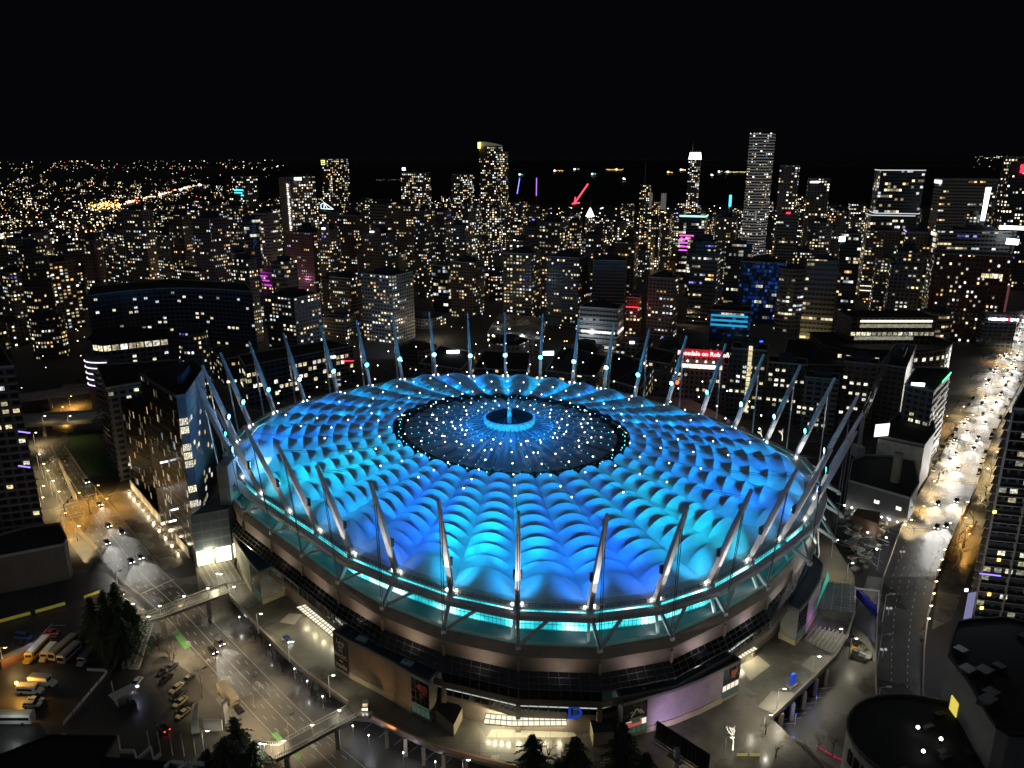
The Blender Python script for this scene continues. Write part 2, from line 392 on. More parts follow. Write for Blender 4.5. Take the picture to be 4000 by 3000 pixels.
# ---- fabric roof: one cushioned panel between each pair of masts
KI, ZI = 0.43, 46.5; NC = 10; TS, RS = 12, 6
for i in range(N):
    mb = MB(); grid = []
    for r in range(NC * RS + 1):
        s = r / (NC * RS); k = lerp(0.972, KI, s); zv = lerp(37.0, ZI, s) - 1.2 * 4 * s * (1 - s) * .6
        u = (r % RS) / RS
        L, Rr = radial(i, k, zv), radial(i + 1, k, zv); w = (L - Rr).length; rise = 0.215 * w * (math.sin(PI / 2 * min(1, r / RS)) if r < RS else 1)
        row = []
        for q in range(TS + 1):
            t = q / TS; x = 2 * t - 1; arch = (1 - x * x) ** 0.9 if abs(x) < 1 else 0
            dip = 1 - (0.45 * 4 * u * (1 - u) if r > RS else 0)
            p = lerp(L, Rr, t); row.append(Vector((p.x, p.y, zv + rise * arch * dip)))
        grid.append(row)
    V = [p for row in grid for p in row]; W_ = TS + 1
    mb.v = [tuple(p) for p in V]
    for r in range(NC * RS):
        for q in range(TS):
            a = r * W_ + q; mb.f.append((a, a + 1, a + W_ + 1, a + W_)); mb.m.append(0); mb.uv.append([(0, 0)] * 4)
    o = mb.build('roof_panel', 'membrane_flood_tint', stadium, smooth=True)
    me = o.data
    for e in me.edges:           # crisp crests where the arches carry the fabric
        a, b = e.vertices[0] // W_, e.vertices[1] // W_
        if a == b and a % RS == 0: e.use_edge_sharp = True
# ---- dark machinery gap round the opening
mb = MB()
A = [radial(i, .43, 45.6) for i in range(N)]; B = [radial(i, .385, 45.2) for i in range(N)]; mb.ring(A, B)
for i in range(N):
    for t in (0.05, .5):
        p = lerp(radial(i, .405, 46.3), radial(i + 1, .405, 46.3), t); mb.box(p, (1.2 + random.random(), 1.0, 1.6 + random.random()), pol[i][0])
    mb.beam(radial(i, .43, 46.8), radial(i + 1, .43, 46.8), .5); mb.beam(radial(i, .385, 46.2), radial(i + 1, .385, 46.2), .35)
mb.build('opening_gutter', 'roof_black', stadium)
# ---- retractable inner roof, folded radial pleats rising to the hub
for i in range(N):
    mb = MB(); W2 = 9; rows = 25
    for r in range(rows):
        s = r / (rows - 1); k = lerp(.385, .085, s); zv = lerp(45.9, 49.6, s)
        L, Rr = radial(i, k, zv), radial(i + 1, k, zv); w = (L - Rr).length
        for q in range(W2):
            t = q / (W2 - 1); x = 2 * t - 1; p = lerp(L, Rr, t)
            h = 0.17 * w * (1 - x * x) * (0.75 + .25 * abs(math.cos(PI * s * 6)))
            mb.v.append((p.x, p.y, zv + h))
    for r in range(rows - 1):
        for q in range(W2 - 1):
            a = r * W2 + q; mb.f.append((a, a + 1, a + W2 + 1, a + W2)); mb.m.append(0); mb.uv.append([(0, 0)] * 4)
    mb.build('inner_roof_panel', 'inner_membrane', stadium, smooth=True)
    mb = MB(); mb.tube(radial(i, .40, 46.6), radial(i, .09, 50.3), .16, n=5); mb.build('rail', 'dark_steel', stadium)
# ---- hub: suspended ring with scoreboard mast
hub = empty('hub', (CEN.x, CEN.y, 50), parent=stadium)
def circ(r, z, n=36): return [Vector((CEN.x + r * math.cos(2 * PI * k / n), CEN.y + r * math.sin(2 * PI * k / n), z)) for k in range(n)]
mb = MB(); mb.ring(circ(9.9, 49.4), circ(9.9, 52.0)); mb.build('light_band', 'band_cyan', hub)
mb = MB()
for k in range(36):
    a = 2 * PI * k / 36; mb.beam((CEN.x + 10 * math.cos(a), CEN.y + 10 * math.sin(a), 49.4), (CEN.x + 10 * math.cos(a + .12), CEN.y + 10 * math.sin(a + .12), 52), .12)
mb.ring(circ(10.1, 52), circ(9.3, 52.3)); mb.ring(circ(10.1, 49.1), circ(10.1, 49.5))
mb.build('hub_frame', 'steel', hub)
mb = MB(); mb.ring(circ(9.3, 52.3), circ(9.0, 49.8)); mb.face(circ(9.0, 49.8)); mb.build('hub_well', 'roof_black', hub)
mb = MB(); mb.tube((CEN.x, CEN.y, 49.8), (CEN.x, CEN.y, 55.5), .9, .8, 10); mb.build('hub_post', 'white_metal', hub)
for a in range(0, 360, 45): lamp('POINT', 'hub_glow', (CEN.x + 16 * math.cos(math.radians(a)), CEN.y + 16 * math.sin(math.radians(a)), 54.5), 3200, (0.02, .3, 1), hub, size=.8)
for i in range(11, 26):
    for k in (.88, .7, .54): lamp('POINT', 'valley_light', radial(i, k, lerp(37, 46.5, (.972 - k) / .542) + .9), 700, BLUE[order[i]][:1] + (.5, 1), stadium, size=.3)
# ---- suspension cables from mast heads to the hub, hung with small white lamps
bulbs = []
for i in range(N):
    t = lerp(off(i, 0, ZR), TOP[i], .93); h = CEN + Vector((math.cos(pol[i][0]) * 1.0, math.sin(pol[i][0]) * 1.0, 55.2))
    mb = MB(); pts = [lerp(t, h, k / 20) - Vector((0, 0, 9.5 * 4 * (k / 20) * (1 - k / 20) * .55)) for k in range(21)]
    for k in range(20): mb.tube(pts[k], pts[k + 1], .06, n=4, caps=False)
    for k in range(20): mb.tube(pts[k] - Vector((0, 0, .5)), pts[k + 1] - Vector((0, 0, .5)), .05, n=4, caps=False)
    mb.build('suspension_cable', 'dark_steel', stadium)
    for k in (5, 7, 9, 11, 13, 15):
        if random.random() < .9: bulbs.append(pts[k] + Vector((0, 0, -.6)))
for i in range(N):
    for s in (.18, .27):
        if random.random() < .9: bulbs.append(radial(i, s + .03 * (i % 2), lerp(50.3, 46.9, (s - .085) / .3) + .5))
bulbs.sort(key=lambda p: p.y)
bm0 = MB(); bm0.ball((0, 0, 0), .24, 0, 6, 4); proto = bm0.build('roof_lamp', 'bulb_white', stadium)
for k, p in enumerate(bulbs[:100]):
    o = proto if k == 0 else proto.copy()
    if k: COL.objects.link(o)
    o.parent = stadium; o.matrix_parent_inverse = Matrix.Identity(4); o.location = p - stadium.location
mb = MB()
for p in bulbs[100:]: mb.ball(p, .24, 0, 6, 4)
o = mb.build('roof_lamp', 'bulb_white', stadium); o['kind'] = 'stuff'
# glints put in as tiny glowing boxes on the retractable pleats and gap
mb = MB()
for i in range(N):
    for k in range(9):
        if random.random() < .75:
            q = lerp(.36, .13, k / 9); p = radial(i, q, lerp(46.1, 49.3, k / 9) + .7); mb.box(p, (.25, .25, .25), 0)
for i in range(N):
    for t in (.2, .6): p = lerp(radial(i, .392 + .03 * random.random(), 46.9), radial(i + 1, .41, 46.9), t + .3 * random.random()); mb.box(p, (.3, .3, .35), 0)
o = mb.build('pleat_glint', glow('glint_cyan', (.1, .7, 1), 3.0), stadium); o['kind'] = 'stuff'

# ================================================================== PAVILIONS at the foot of the bowl
def pavilion(name, outline, ztop, wall, zb=7.0, lower=0.9, glass=(), bay_mat=('dark_glass',)):
    """outline: pixels of the roof edge counter-clockwise from above; glass: indices of glazed sides"""
    P = [at(u, v, ztop) for u, v in outline]
    for k in (0, len(P) - 1): q = P[k] + ((CEN - P[k]) * Vector((1, 1, 0))).normalized() * 3.2; P[k] = Vector((q.x, q.y, ztop))
    cx = sum((p for p in P), Vector()) / len(P)
    area = sum(P[i].x * P[(i + 1) % len(P)].y - P[(i + 1) % len(P)].x * P[i].y for i in range(len(P)))
    assert area > 0, name
    root = empty('pavilion', (cx.x, cx.y, zb), parent=stadium)
    mb = MB(); n = len(P)
    for i in range(n):
        if i in glass: continue
        a, b = P[i], P[(i + 1) % n]
        mb.face([Vector((a.x, a.y, zb)), Vector((b.x, b.y, zb)), Vector((b.x, b.y, ztop)), Vector((a.x, a.y, ztop))], 0)
    mb.build('wall', wall, root)
    for i in range(n):
        if i in glass or i == n - 1: continue
        mb = MB(); a, b = P[i], P[(i + 1) % n]; nn = Vector((b.y - a.y, a.x - b.x, 0)).normalized() * .12; mb.beam(Vector((a.x, a.y, zb + .9)) + nn, Vector((b.x, b.y, zb + .9)) + nn, .3, 1.8); mb.build('plinth', 'base_glow_paint', root)  # ground-lamp glow on the wall base painted in as a pale yellow strip
    mb = MB(); mb.face([p - Vector((0, 0, .35)) for p in P]); mb.build('roof', 'roof_navy', root)
    mb = MB()
    for i in range(n): mb.beam(P[i], P[(i + 1) % n], .5, .8)
    mb.build('coping', 'mullion', root)
    for i in glass:
        a, b = P[i], P[(i + 1) % n]; mb = MB(); nn = Vector((b.y - a.y, a.x - b.x, 0)).normalized()
        z0 = zb + lower
        A = Vector((a.x, a.y, z0)); B = Vector((b.x, b.y, z0)); H = ztop - z0
        rows = [(0, .22, 2), (.22, .42, 1), (.42, .62, 0), (.62, 1, 0)] if 'lit' in bay_mat else [(0, .28, 2), (.28, 1, 0)]
        for r0, r1, m in rows: mb.face([A + Vector((0, 0, H * r0)), B + Vector((0, 0, H * r0)), B + Vector((0, 0, H * r1)), A + Vector((0, 0, H * r1))], m)
        k = max(3, int((B - A).length / 1.4))
        for q in range(k + 1): mb.beam(lerp(A, B, q / k) + nn * .06, lerp(A, B, q / k) + nn * .06 + Vector((0, 0, H)), .1, .14, 3)
        for r0 in (.0, .22, .42, .62, 1): mb.beam(A + Vector((0, 0, H * r0)) + nn * .06, B + Vector((0, 0, H * r0)) + nn * .06, .1, .14, 3)
        mb.face([Vector((a.x, a.y, zb)), Vector((b.x, b.y, zb)), B, A], 4)
        mb.build('glass_bay', ['dark_glass', 'bay_lit', 'bay_green', 'mullion', 'concrete'], root)
    return root, P
glow('bay_lit', (1, .86, .72), 1.0); mat('base_glow_paint', (.42, .37, .24), .7, noise=.2, nscale=.4)
glow('bay_green', (.25, .5, .36), .12)
mat('banner_black', (.015, .012, .012), .5); mat('banner_letter', (.8, .77, .7), .6); mat('banner_red', (.65, .07, .05), .5)
mat('purple_wall', (.34, .29, .32), .8, noise=.15, nscale=.3)
pl, PL = pavilion('a', [(1371, 2442), (1301, 2469), (1357, 2501), (1452, 2546), (1542, 2594), (1604, 2634), (1674, 2668), (1719, 2618)], 19.4, 'tan_concrete', glass=(1, 5))
pr, PR = pavilion('b', [(2410, 2692), (2434, 2752), (2530, 2724), (2640, 2692), (2740, 2654), (2829, 2612), (2893, 2580), (2815, 2538)], 17.8, 'purple_wall', glass=(1, 5), bay_mat=('lit',))
p3, P3 = pavilion('c', [(985, 2050), (900, 2067), (935, 2135), (975, 2195), (1012, 2236), (1074, 2208)], 19.0, 'grey_concrete', glass=(3,))
p4, P4 = pavilion('d', [(3163, 2190), (3105, 2270), (3057, 2358), (3122, 2386), (3158, 2346), (3203, 2270), (3217, 2207), (3214, 2170)], 19.0, 'grey_concrete', glass=(3,))
for root, pts in ((pl, [(1416, 2497), (1592, 2590)]), (pr, [])):
    for (u, v) in pts:
        p = at(u, v, 19.2); mb = MB(); mb.box(p, (3.4, 2.0, .7), math.radians(-28)); mb.build('skylight', mat('skylight_glass', (.45, .5, .5), .35), root)
# banner on the street end: stacked white lettering on black
def on_face(a, b, t, z, o=.18):
    nn = Vector((b.y - a.y, a.x - b.x, 0)).normalized(); p = lerp(a, b, t) + nn * o; return Vector((p.x, p.y, z)), (b - a).normalized()
a, b = PL[1], PL[2]; c, xd = on_face(a, b, .5, 13.4, .2)
mb = MB(); W0 = (b - a).length; mb.box(c, (W0 * .98, .12, 10.4), math.atan2(xd.y, xd.x)); ban = mb.build('banner', 'banner_black', pl)
for s, z, sz in (('Long', 17.4, 1.7), ('live', 16.0, 1.4), ('the', 14.8, 1.2), ('MAGIC', 13.0, 1.75), ('we', 11.4, 1.3), ('made', 9.7, 2.2)):
    c, xd = on_face(a, b, .5, z, .3); words('lettering', s, sz, 'banner_letter', c, xd, (0, 0, 1), ban, .01, bold=.02)
# red maple-leaf-like team emblem on the other glass end
def emblem(face, pts, m, parent, z0, t0, sc, o=.3):
    a, b = face; L = (b - a).length
    mb = MB(); q = []
    for x, y in pts:
        p, xd = on_face(a, b, t0 + x * sc / L, z0 + y * sc, o); q.append(p)
    mb.face(q); return mb.build('emblem', m, parent)
emblem((PL[5], PL[6]), [(-1.6, .7), (-.9, .9), (-.5, 1.5), (.3, 1.2), (1.2, 1.4), (1.7, .6), (1.3, -.2), (1.4, -.9), (.5, -1.0), (.1, -.4), (-.5, -.3), (-1.0, .1)], 'banner_red', pl, 16.2, .62, 1.3)
emblem((PL[5], PL[6]), [(.75 * math.cos(k * PI / 6) * .9, .75 * math.sin(k * PI / 6)) for k in range(12)], mat('emblem_brown', (.2, .05, .04), .6), pl, 14.4, .6, 1.3, .28)
a, b = PR[1], PR[2]
for (x0, z0, x1, z1) in ((-1.5, 13.4, -.1, 15.6), (.1, 15.6, 1.3, 13.8), (1.0, 15.2, 2.2, 13.6), (-1.7, 14.6, -1.3, 15.0)):
    p, xd = on_face(a, b, .55, z0, .3); q, _ = on_face(a, b, .55, z1, .3)
    mb = MB(); mb.beam(p + xd * x0, q + xd * x1, .45, .06, up=Vector((xd.y, -xd.x, 0))); mb.build('emblem', 'banner_letter', pr)
for dz, hw in ((12.6, 2.0), (11.7, 1.3)):
    p, xd = on_face(a, b, .55, dz, .25); mb = MB(); mb.box(p, (hw * 2, .05, .8), math.atan2(xd.y, xd.x)); mb.build('emblem', mat('grey_emblem', (.35, .4, .36), .6), pr)
p, xd = on_face(a, b, .45, 11.1, .22); mb = MB(); mb.box(p, (4.6, .05, 1.6), math.atan2(xd.y, xd.x)); mb.build('poster', mat('pink_poster', (.5, .1, .1), .6, emit=(.9, .2, .18), es=.35, sample=False), pr)
emblem((PR[5], PR[6]), [(-1.1, .9), (-.2, 1.2), (.9, 1.3), (1.1, .3), (.5, -.2), (.2, -1.1), (-.6, -.9), (-.9, 0)], mat('emblem_rust', (.42, .1, .07), .6), pr, 14.8, .62, 1.2)
# ---- entrance canopies: translucent lit roofs with a warm soffit underneath
def canopy(q, z, zl=None, rows=3, cols=9, power=900):
    P = [at(u, v, z) for u, v in q]; mb = MB(); mb.face(P, 0)
    for k in range(cols + 1): mb.beam(lerp(P[0], P[1], k / cols) + Vector((0, 0, .08)), lerp(P[3], P[2], k / cols) + Vector((0, 0, .08)), .14, .16, 1)
    for k in range(rows + 1): mb.beam(lerp(P[0], P[3], k / rows) + Vector((0, 0, .08)), lerp(P[1], P[2], k / rows) + Vector((0, 0, .08)), .14, .16, 1)
    c = (P[0] + P[1] + P[2] + P[3]) / 4
    o = mb.build('entrance_canopy', ['lit_canopy', 'mullion'], stadium)
    for k in range(4):
        p = lerp(lerp(P[0], P[1], (k + .5) / 4), lerp(P[3], P[2], (k + .5) / 4), .5)
        lamp('POINT', 'soffit_lamp', (p.x, p.y, z - .6), power, (1, .9, .58), stadium, size=.5)
    return o
canopy([(1156, 2372), (1298, 2490), (1324, 2462), (1196, 2360)], 11.0, cols=14, rows=2)
canopy([(1888, 2828), (2000, 2838), (2000, 2796), (1898, 2788)], 11.0, cols=5, rows=2)
canopy([(2000, 2838), (2215, 2836), (2212, 2796), (2000, 2796)], 11.0, cols=10, rows=2)
canopy([(2893, 2575), (2962, 2535), (2930, 2518), (2866, 2553)], 10.5, cols=6, rows=2)
# blue gate letter by the main doors
p = off(0, 11.6, 12.6) ; q = off(1, 11.6, 12.6); c = lerp(p, q, .1); xd = (q - p).normalized(); nn = Vector((xd.y, -xd.x, 0)); c = at_y(2246, 2786, (c + nn * 1.0).y)
mat('gate_blue', (.02, .08, .6), .5, emit=(.02, .1, .8), es=.35, sample=False)
words('gate_letter', 'D', 5.4, 'gate_blue', c, xd, (0, 0, 1), stadium, .12, bold=.08)
mb = MB(); mb.box(c + Vector((xd.x * .1, xd.y * .1 + .3, -.6)), (1.3, .2, 3.0), math.atan2(xd.y, xd.x)); mb.build('gate_panel', mat('gate_panel_white', (.6, .65, .7), .6), stadium)
# low concrete stair boxes by the main doors
for q in ([(2310, 2800), (2330, 2898), (2400, 2902), (2400, 2800)],):
    pass
for pts, zt in (([(1700, 2772), (1772, 2832), (1806, 2766), (1760, 2714)], 10.5), ([(2302, 2800), (2318, 2862), (2398, 2858), (2390, 2790)], 11)):
    P = [at(u, v, zt) for u, v in pts]; mb = MB(); mb.prism(P, 7, zt, 0, 1, bottom=False); mb.build('stair_box', ['concrete', 'roof_black'], stadium)
    
# ================================================================== SETTING
def sheet(name, pts, m, z=None, kind='structure', thick=None):
    """flat sheet from pixel outline (u, v[, z])"""
    P = [at(p[0], p[1], p[2] if len(p) > 2 else z) for p in pts]
    mb = MB(); mb.face(P)
    if thick:
        Q = [p - Vector((0, 0, thick)) for p in P]
        for i in range(len(P)):
            j = (i + 1) % len(P); mb.face([Q[i], Q[j], P[j], P[i]], 0)
    o = mb.build(name, m); o['kind'] = kind; return o
mat('city_ground', (.03, .029, .028), .8, noise=.3, nscale=.02)
mat('sea', (.004, .005, .008), .5)
mb = MB(); G = 60000
mb.face([(-G, -300, 0), (G, -300, 0), (G, G, 0), (-G, G, 0)]); struct(mb.build('ground', 'city_ground'))
# open bay beyond the downtown, False Creek inlet on the left
mb = MB(); mb.face([(-1150, 2750, .3), (300, 2500, .3), (1500, 2450, .3), (6000, 2500, .3), (20000, 9000, .3), (26000, 24000, .3), (-1500, 24000, .3), (-3300, 12000, .3), (-2500, 6500, .3), (-1700, 4000, .3)])
struct(mb.build('bay_water', 'sea'))
mb = MB(); mb.face([(-830, 1030, .25), (-600, 980, .25), (-520, 1040, .25), (-640, 1170, .25), (-1100, 1500, .25), (-2600, 2500, .25), (-2700, 2400, .25), (-1500, 1450, .25)])
struct(mb.build('creek_water', 'sea'))
# far shore ridges
mat('hill', (.012, .013, .014), .95)
def ridge(name, pts, depth):
    mb = MB()
    for i in range(len(pts) - 1):
        (x0, y0, h0), (x1, y1, h1) = pts[i], pts[i + 1]
        h0 *= .45; h1 *= .45; mb.face([(x0, y0, 0), (x1, y1, 0), (x1, y1 + depth * .5, h1), (x0, y0 + depth * .5, h0)]); mb.face([(x0, y0 + depth * .5, h0), (x1, y1 + depth * .5, h1), (x1, y1 + depth, 0), (x0, y0 + depth, 0)])
    return struct(mb.build(name, 'hill'))
ridge('hills', [(-16000, 9000, 60), (-11000, 9500, 95), (-8000, 9800, 110), (-5600, 10400, 140), (-4200, 11000, 170), (-2700, 12000, 150), (-1300, 13500, 90), (-900, 14000, 0)], 5000)
ridge('mountain', [(3000, 12500, 0), (5000, 11500, 260), (6400, 11000, 390), (8500, 10500, 370), (12000, 9000, 400)], 3000)

# ---- raised plaza round the stadium
PLZ = [(1359, 2750), (1280, 2691), (1194, 2630), (1108, 2553), (1000, 2444), (897, 2327), (868, 2200), (880, 2050), (905, 1900), (1000, 1720), (1500, 1560), (2000, 1500), (2700, 1560), (3150, 1800), (3240, 1990), (3249, 2107), (3337, 2250), (3339, 2300), (3337, 2399), (3312, 2476), (3267, 2562), (3140, 2688), (3014, 2806), (3060, 2850), (3140, 2930), (3220, 3010), (3260, 3080), (2020, 3080), (2000, 3000), (1872, 2969), (1705, 2924), (1574, 2865), (1454, 2806), (1390, 2800)]
pz = sheet('plaza', PLZ, 'plaza_paving', 7.0, thick=1.3)
def kerbwall(name, pts, z, h, w, m, label=None, cat=None):
    P = [at(p[0], p[1], z) for p in pts]; mb = MB()
    for i in range(len(P) - 1): mb.beam(P[i] + Vector((0, 0, h / 2)), P[i + 1] + Vector((0, 0, h / 2)), w, h)
    o = mb.build(name, m)
    if label: tag(o, label, cat)
    else: struct(o)
    return o
kerbwall('parapet_wall', [(897, 2327), (1000, 2444), (1108, 2553), (1194, 2630), (1280, 2691), (1359, 2750)], 7, 1.0, .5, 'concrete', 'low concrete parapet along the plaza above the yellowish boulevard', 'wall')
kerbwall('parapet_wall', [(1454, 2806), (1574, 2865), (1705, 2924), (1872, 2969), (2020, 3004)], 7, 1.0, .6, mat('red_concrete', (.34, .2, .13), .7, noise=.2), 'reddish concrete parapet along the plaza over wet parking lot', 'wall')
kerbwall('parapet_wall', [(3339, 2300), (3337, 2399), (3312, 2476), (3267, 2562), (3140, 2688), (3014, 2806)], 7, 1.0, .6, 'concrete', 'concrete parapet of plaza edge above the bluish parking lot', 'wall')
mat('pale_slab', (.34, .32, .27), .6, noise=.15, nscale=.2)
for pts in ([(3170, 2560), (3262, 2560), (3190, 2632), (3130, 2600)], [(3015, 2700), (3110, 2706), (3028, 2790), (2960, 2760)], [(2890, 2600), (2960, 2560), (3010, 2600), (2930, 2660)], [(1130, 2395), (1180, 2400), (1150, 2440), (1090, 2430)], [(1920, 2850), (2230, 2850), (2260, 2880), (1900, 2880)], [(1920, 2950), (1950, 2950), (1945, 2972), (1915, 2970)]):
    sheet('paving_slab', pts, 'pale_slab', 7.006)
mb = MB()
for i in range(26):  # slab joints
    a = at(1450 + i * 70, 2860, 7.01); b = at(1480 + i * 66, 3010, 7.01); mb.beam(a, b, .08, .01)
for v in (2895, 2930, 2970): mb.beam(at(1600, v, 7.01), at(2400, v + 25, 7.01), .08, .01)
struct(mb.build('paving_joints', 'dark_asphalt'))
# piers carrying the plaza edge over the lower lots
for u, v in ((3250, 2600), (3210, 2640), (3165, 2690), (3120, 2733), (3075, 2775), (3035, 2815)):
    p = at(u, v, 7); mb = MB(); mb.box((p.x - 1.2, p.y + .6, 2.85), (1.1, 1.1, 5.7)); tag(mb.build('pier', 'concrete'), 'concrete pier holding up the plaza edge over the bluish lot', 'pier', 'piers under the plaza edge')
for u, v in ((1505, 2850), (1580, 2882), (1650, 2915), (1730, 2945), (1820, 2968)):
    p = at(u, v, 7); mb = MB(); mb.box((p.x, p.y + 1.4, 2.85), (.9, .9, 5.7)); tag(mb.build('pier', 'concrete'), 'pale pier below the reddish parapet beside the wet lot', 'pier', 'piers below the reddish parapet')

# ---- boulevard on the left (ground level), running past the stadium
BL = [(1250, 3080), (1136, 2955), (1000, 2815), (882, 2684), (741, 2530), (646, 2419), (538, 2324), (488, 2288), (407, 2202), (362, 2139), (276, 2040), (235, 1967), (190, 1870), (154, 1800), (140, 1740)]
BR = [(1520, 3080), (1434, 3000), (1290, 2880), (1154, 2752), (1000, 2594), (809, 2399), (642, 2230), (538, 2094), (470, 2010), (400, 1930), (330, 1850), (290, 1790), (255, 1740)]
sheet('boulevard', BL + BR[::-1], 'wet_asphalt', .02)
sheet('pavement', BR[:7] + [(700, 2260), (860, 2230), (897, 2337), (1000, 2454), (1108, 2563), (1280, 2701), (1359, 2760), (1470, 2830), (1620, 2900), (1800, 2962), (2000, 3015), (2000, 3080)], 'pavement', .015)
sheet('pavement', [(646, 2419), (741, 2530), (882, 2684), (1000, 2815), (1136, 2955), (1250, 3080), (1000, 3080), (980, 2960), (900, 2800), (760, 2640), (640, 2560), (560, 2600), (600, 2500), (640, 2450)], 'pavement', .012)
sheet('pavement', [(235, 1967), (276, 2040), (362, 2139), (407, 2202), (330, 2200), (250, 2090), (190, 1990)], 'pavement', .012)
def lerp2(A, B, t): return (A[0] + (B[0] - A[0]) * t, A[1] + (B[1] - A[1]) * t)
def resample(pts, n):
    P = [at(u, v, 0) for u, v in pts]; L = [0]
    for i in range(len(P) - 1): L.append(L[-1] + (P[i + 1] - P[i]).length)
    out = []
    for k in range(n):
        d = L[-1] * k / (n - 1); i = max(j for j in range(len(L)) if L[j] <= d + 1e-6); i = min(i, len(P) - 2)
        out.append(lerp(P[i], P[i + 1], (d - L[i]) / max(1e-6, L[i + 1] - L[i])))
    return out
NBL = 140; LA, RA = resample(BL, NBL), resample(BR, NBL)
mb = MB()
for f in (.2, .36, .52, .68, .84):
    for k in range(0, NBL - 1):
        if (k % 3 == 0) or f == .52:
            a, b = lerp(LA[k], RA[k], f), lerp(LA[k + 1], RA[k + 1], f); mb.beam(a + Vector((0, 0, .03)), b + Vector((0, 0, .03)), .16, .012)
for f in (.06, .965):
    for k in range(NBL - 1): mb.beam(lerp(LA[k], RA[k], f) + Vector((0, 0, .03)), lerp(LA[k + 1], RA[k + 1], f) + Vector((0, 0, .03)), .14, .012)
for (u0, v0, u1, v1) in ((330, 1940, 385, 1925), (335, 1950, 392, 1936), (215, 1985, 300, 1960), (222, 1997, 310, 1970), (255, 2015, 330, 1997), (262, 2025, 335, 2008), (550, 2320, 680, 2262), (425, 1935, 445, 1925)):
    mb.beam(at(u0, v0, .03), at(u1, v1, .03), .35, .012)
# bicycle and arrow signs
for u, v in ((745, 2520), (1018, 2680), (1240, 2930), (1030, 2690), (905, 2660), (825, 2590)):
    p = at(u, v, .034); mb.beam(p, p + Vector((-2.0, 2.2, 0)), .25, .012); mb.beam(p + Vector((-1.4, .6, 0)), p + Vector((-2.2, 1.8, 0)), .2, .012); mb.beam(p + Vector((-.4, 1.4, 0)), p + Vector((-2.0, 2.2, 0)), .2, .012)
struct(mb.build('lane_markings', 'white_paint'))
for pts in ([(672, 2472), (690, 2460), (745, 2525), (722, 2537)], [(1060, 2865), (1082, 2858), (1104, 2886), (1090, 2898), (1064, 2876)], [(1150, 2950), (1172, 2944), (1180, 2965), (1160, 2968)]):
    sheet('cycle_box', pts, 'green_paint', .032)
# boulevard continues below two overpasses, grass strip and second carriageway
sheet('road', [(140, 1740), (255, 1740), (300, 1660), (345, 1560), (370, 1500), (250, 1500), (150, 1640)], 'wet_asphalt', .01)
sheet('lawn', [(258, 1690), (365, 1680), (430, 1790), (480, 1860), (345, 1855), (300, 1780)], 'grass', .03)
sheet('median', [(215, 1780), (232, 1790), (305, 1950), (290, 1955)], 'concrete', .25)
sheet('median', [(265, 2040), (280, 2034), (385, 2140), (372, 2150)], 'concrete', .25)
sheet('forecourt', [(480, 1860), (560, 1935), (720, 2200), (640, 2240), (538, 2110), (430, 1950)], 'pavement', .02)
def overpass(pts, z, w, label):
    P = [at(u, v, z) for u, v in pts]; root = tag(empty('overpass', (P[0].x, P[0].y, 0)), label, 'overpass')
    mb = MB()
    for i in range(len(P) - 1): mb.beam(P[i], P[i + 1], w, 1.1)
    mb.build('deck', 'grey_concrete', root)
    d = (P[1] - P[0]).normalized(); n = Vector((-d.y, d.x, 0))
    for s in (-1, 1):
        mb = MB()
        for i in range(len(P) - 1): mb.beam(P[i] + n * s * w * .48 + Vector((0, 0, 1)), P[i + 1] + n * s * w * .48 + Vector((0, 0, 1)), .35, .9)
        mb.build('barrier', 'concrete', root)
    k = int((P[-1] - P[0]).length / 28)
    for q in range(k):
        p = lerp(P[0], P[-1], (q + .5) / k); mb = MB(); mb.box((p.x, p.y, z / 2 - .3), (1.6, w * .5, z - .8), math.atan2(d.y, d.x)); mb.build('pier', 'concrete', root)
overpass([(60, 1648), (380, 1628), (520, 1610)], 8.5, 19, 'lower lit road overpass crossing the boulevard, two lamps on it')
overpass([(60, 1560), (350, 1522), (560, 1500)], 9.0, 14, 'upper thin road overpass with a streak of traffic, behind the other overpass')
# dark field and bus yard at lower left
sheet('vacant_lot', [(-150, 2420), (0, 2436), (270, 2365), (470, 2305), (520, 2330), (420, 2240), (250, 2215), (-150, 2260)], 'dark_asphalt', .008)
sheet('bus_yard', [(-200, 2440), (0, 2440), (270, 2370), (520, 2330), (640, 2460), (580, 2640), (690, 2800), (900, 2900), (980, 3080), (-200, 3080)], 'dark_asphalt', .006)
mb = MB()
for (u0, v0, u1, v1) in ((130, 2510, 205, 2435), (150, 2500, 208, 2500), (155, 2486, 222, 2487), (190, 2456, 224, 2457), (200, 2442, 255, 2443)): mb.beam(at(u0, v0, .02), at(u1, v1, .02), .14, .01)
struct(mb.build('bay_markings', 'white_paint'))
# ---- parking lots beneath the plaza edge
sheet('parking_lot', [(1359, 2770), (1470, 2836), (1620, 2906), (1800, 2968), (2000, 3020), (2000, 3120), (1500, 3120), (1360, 2960), (1230, 2830)], 'wet_asphalt', .03)
sheet('parking_lot', [(3025, 2830), (3180, 2685), (3290, 2560), (3330, 2480), (3345, 2380), (3390, 2250), (3470, 2260), (3470, 3120), (3320, 3040), (3150, 2925)], 'wet_asphalt', .01)
mb = MB()
for k in range(8):
    a = at(3040 + k * 22, 2830 - k * 20, .03); mb.beam(a, a + Vector((5, .6, 0)), .14, .01)
for k in range(6):
    a = at(1420 + k * 60, 2850 + k * 30, .05); mb.beam(a, a + Vector((2.6, 3.4, 0)), .14, .01)
struct(mb.build('bay_markings', 'white_paint'))
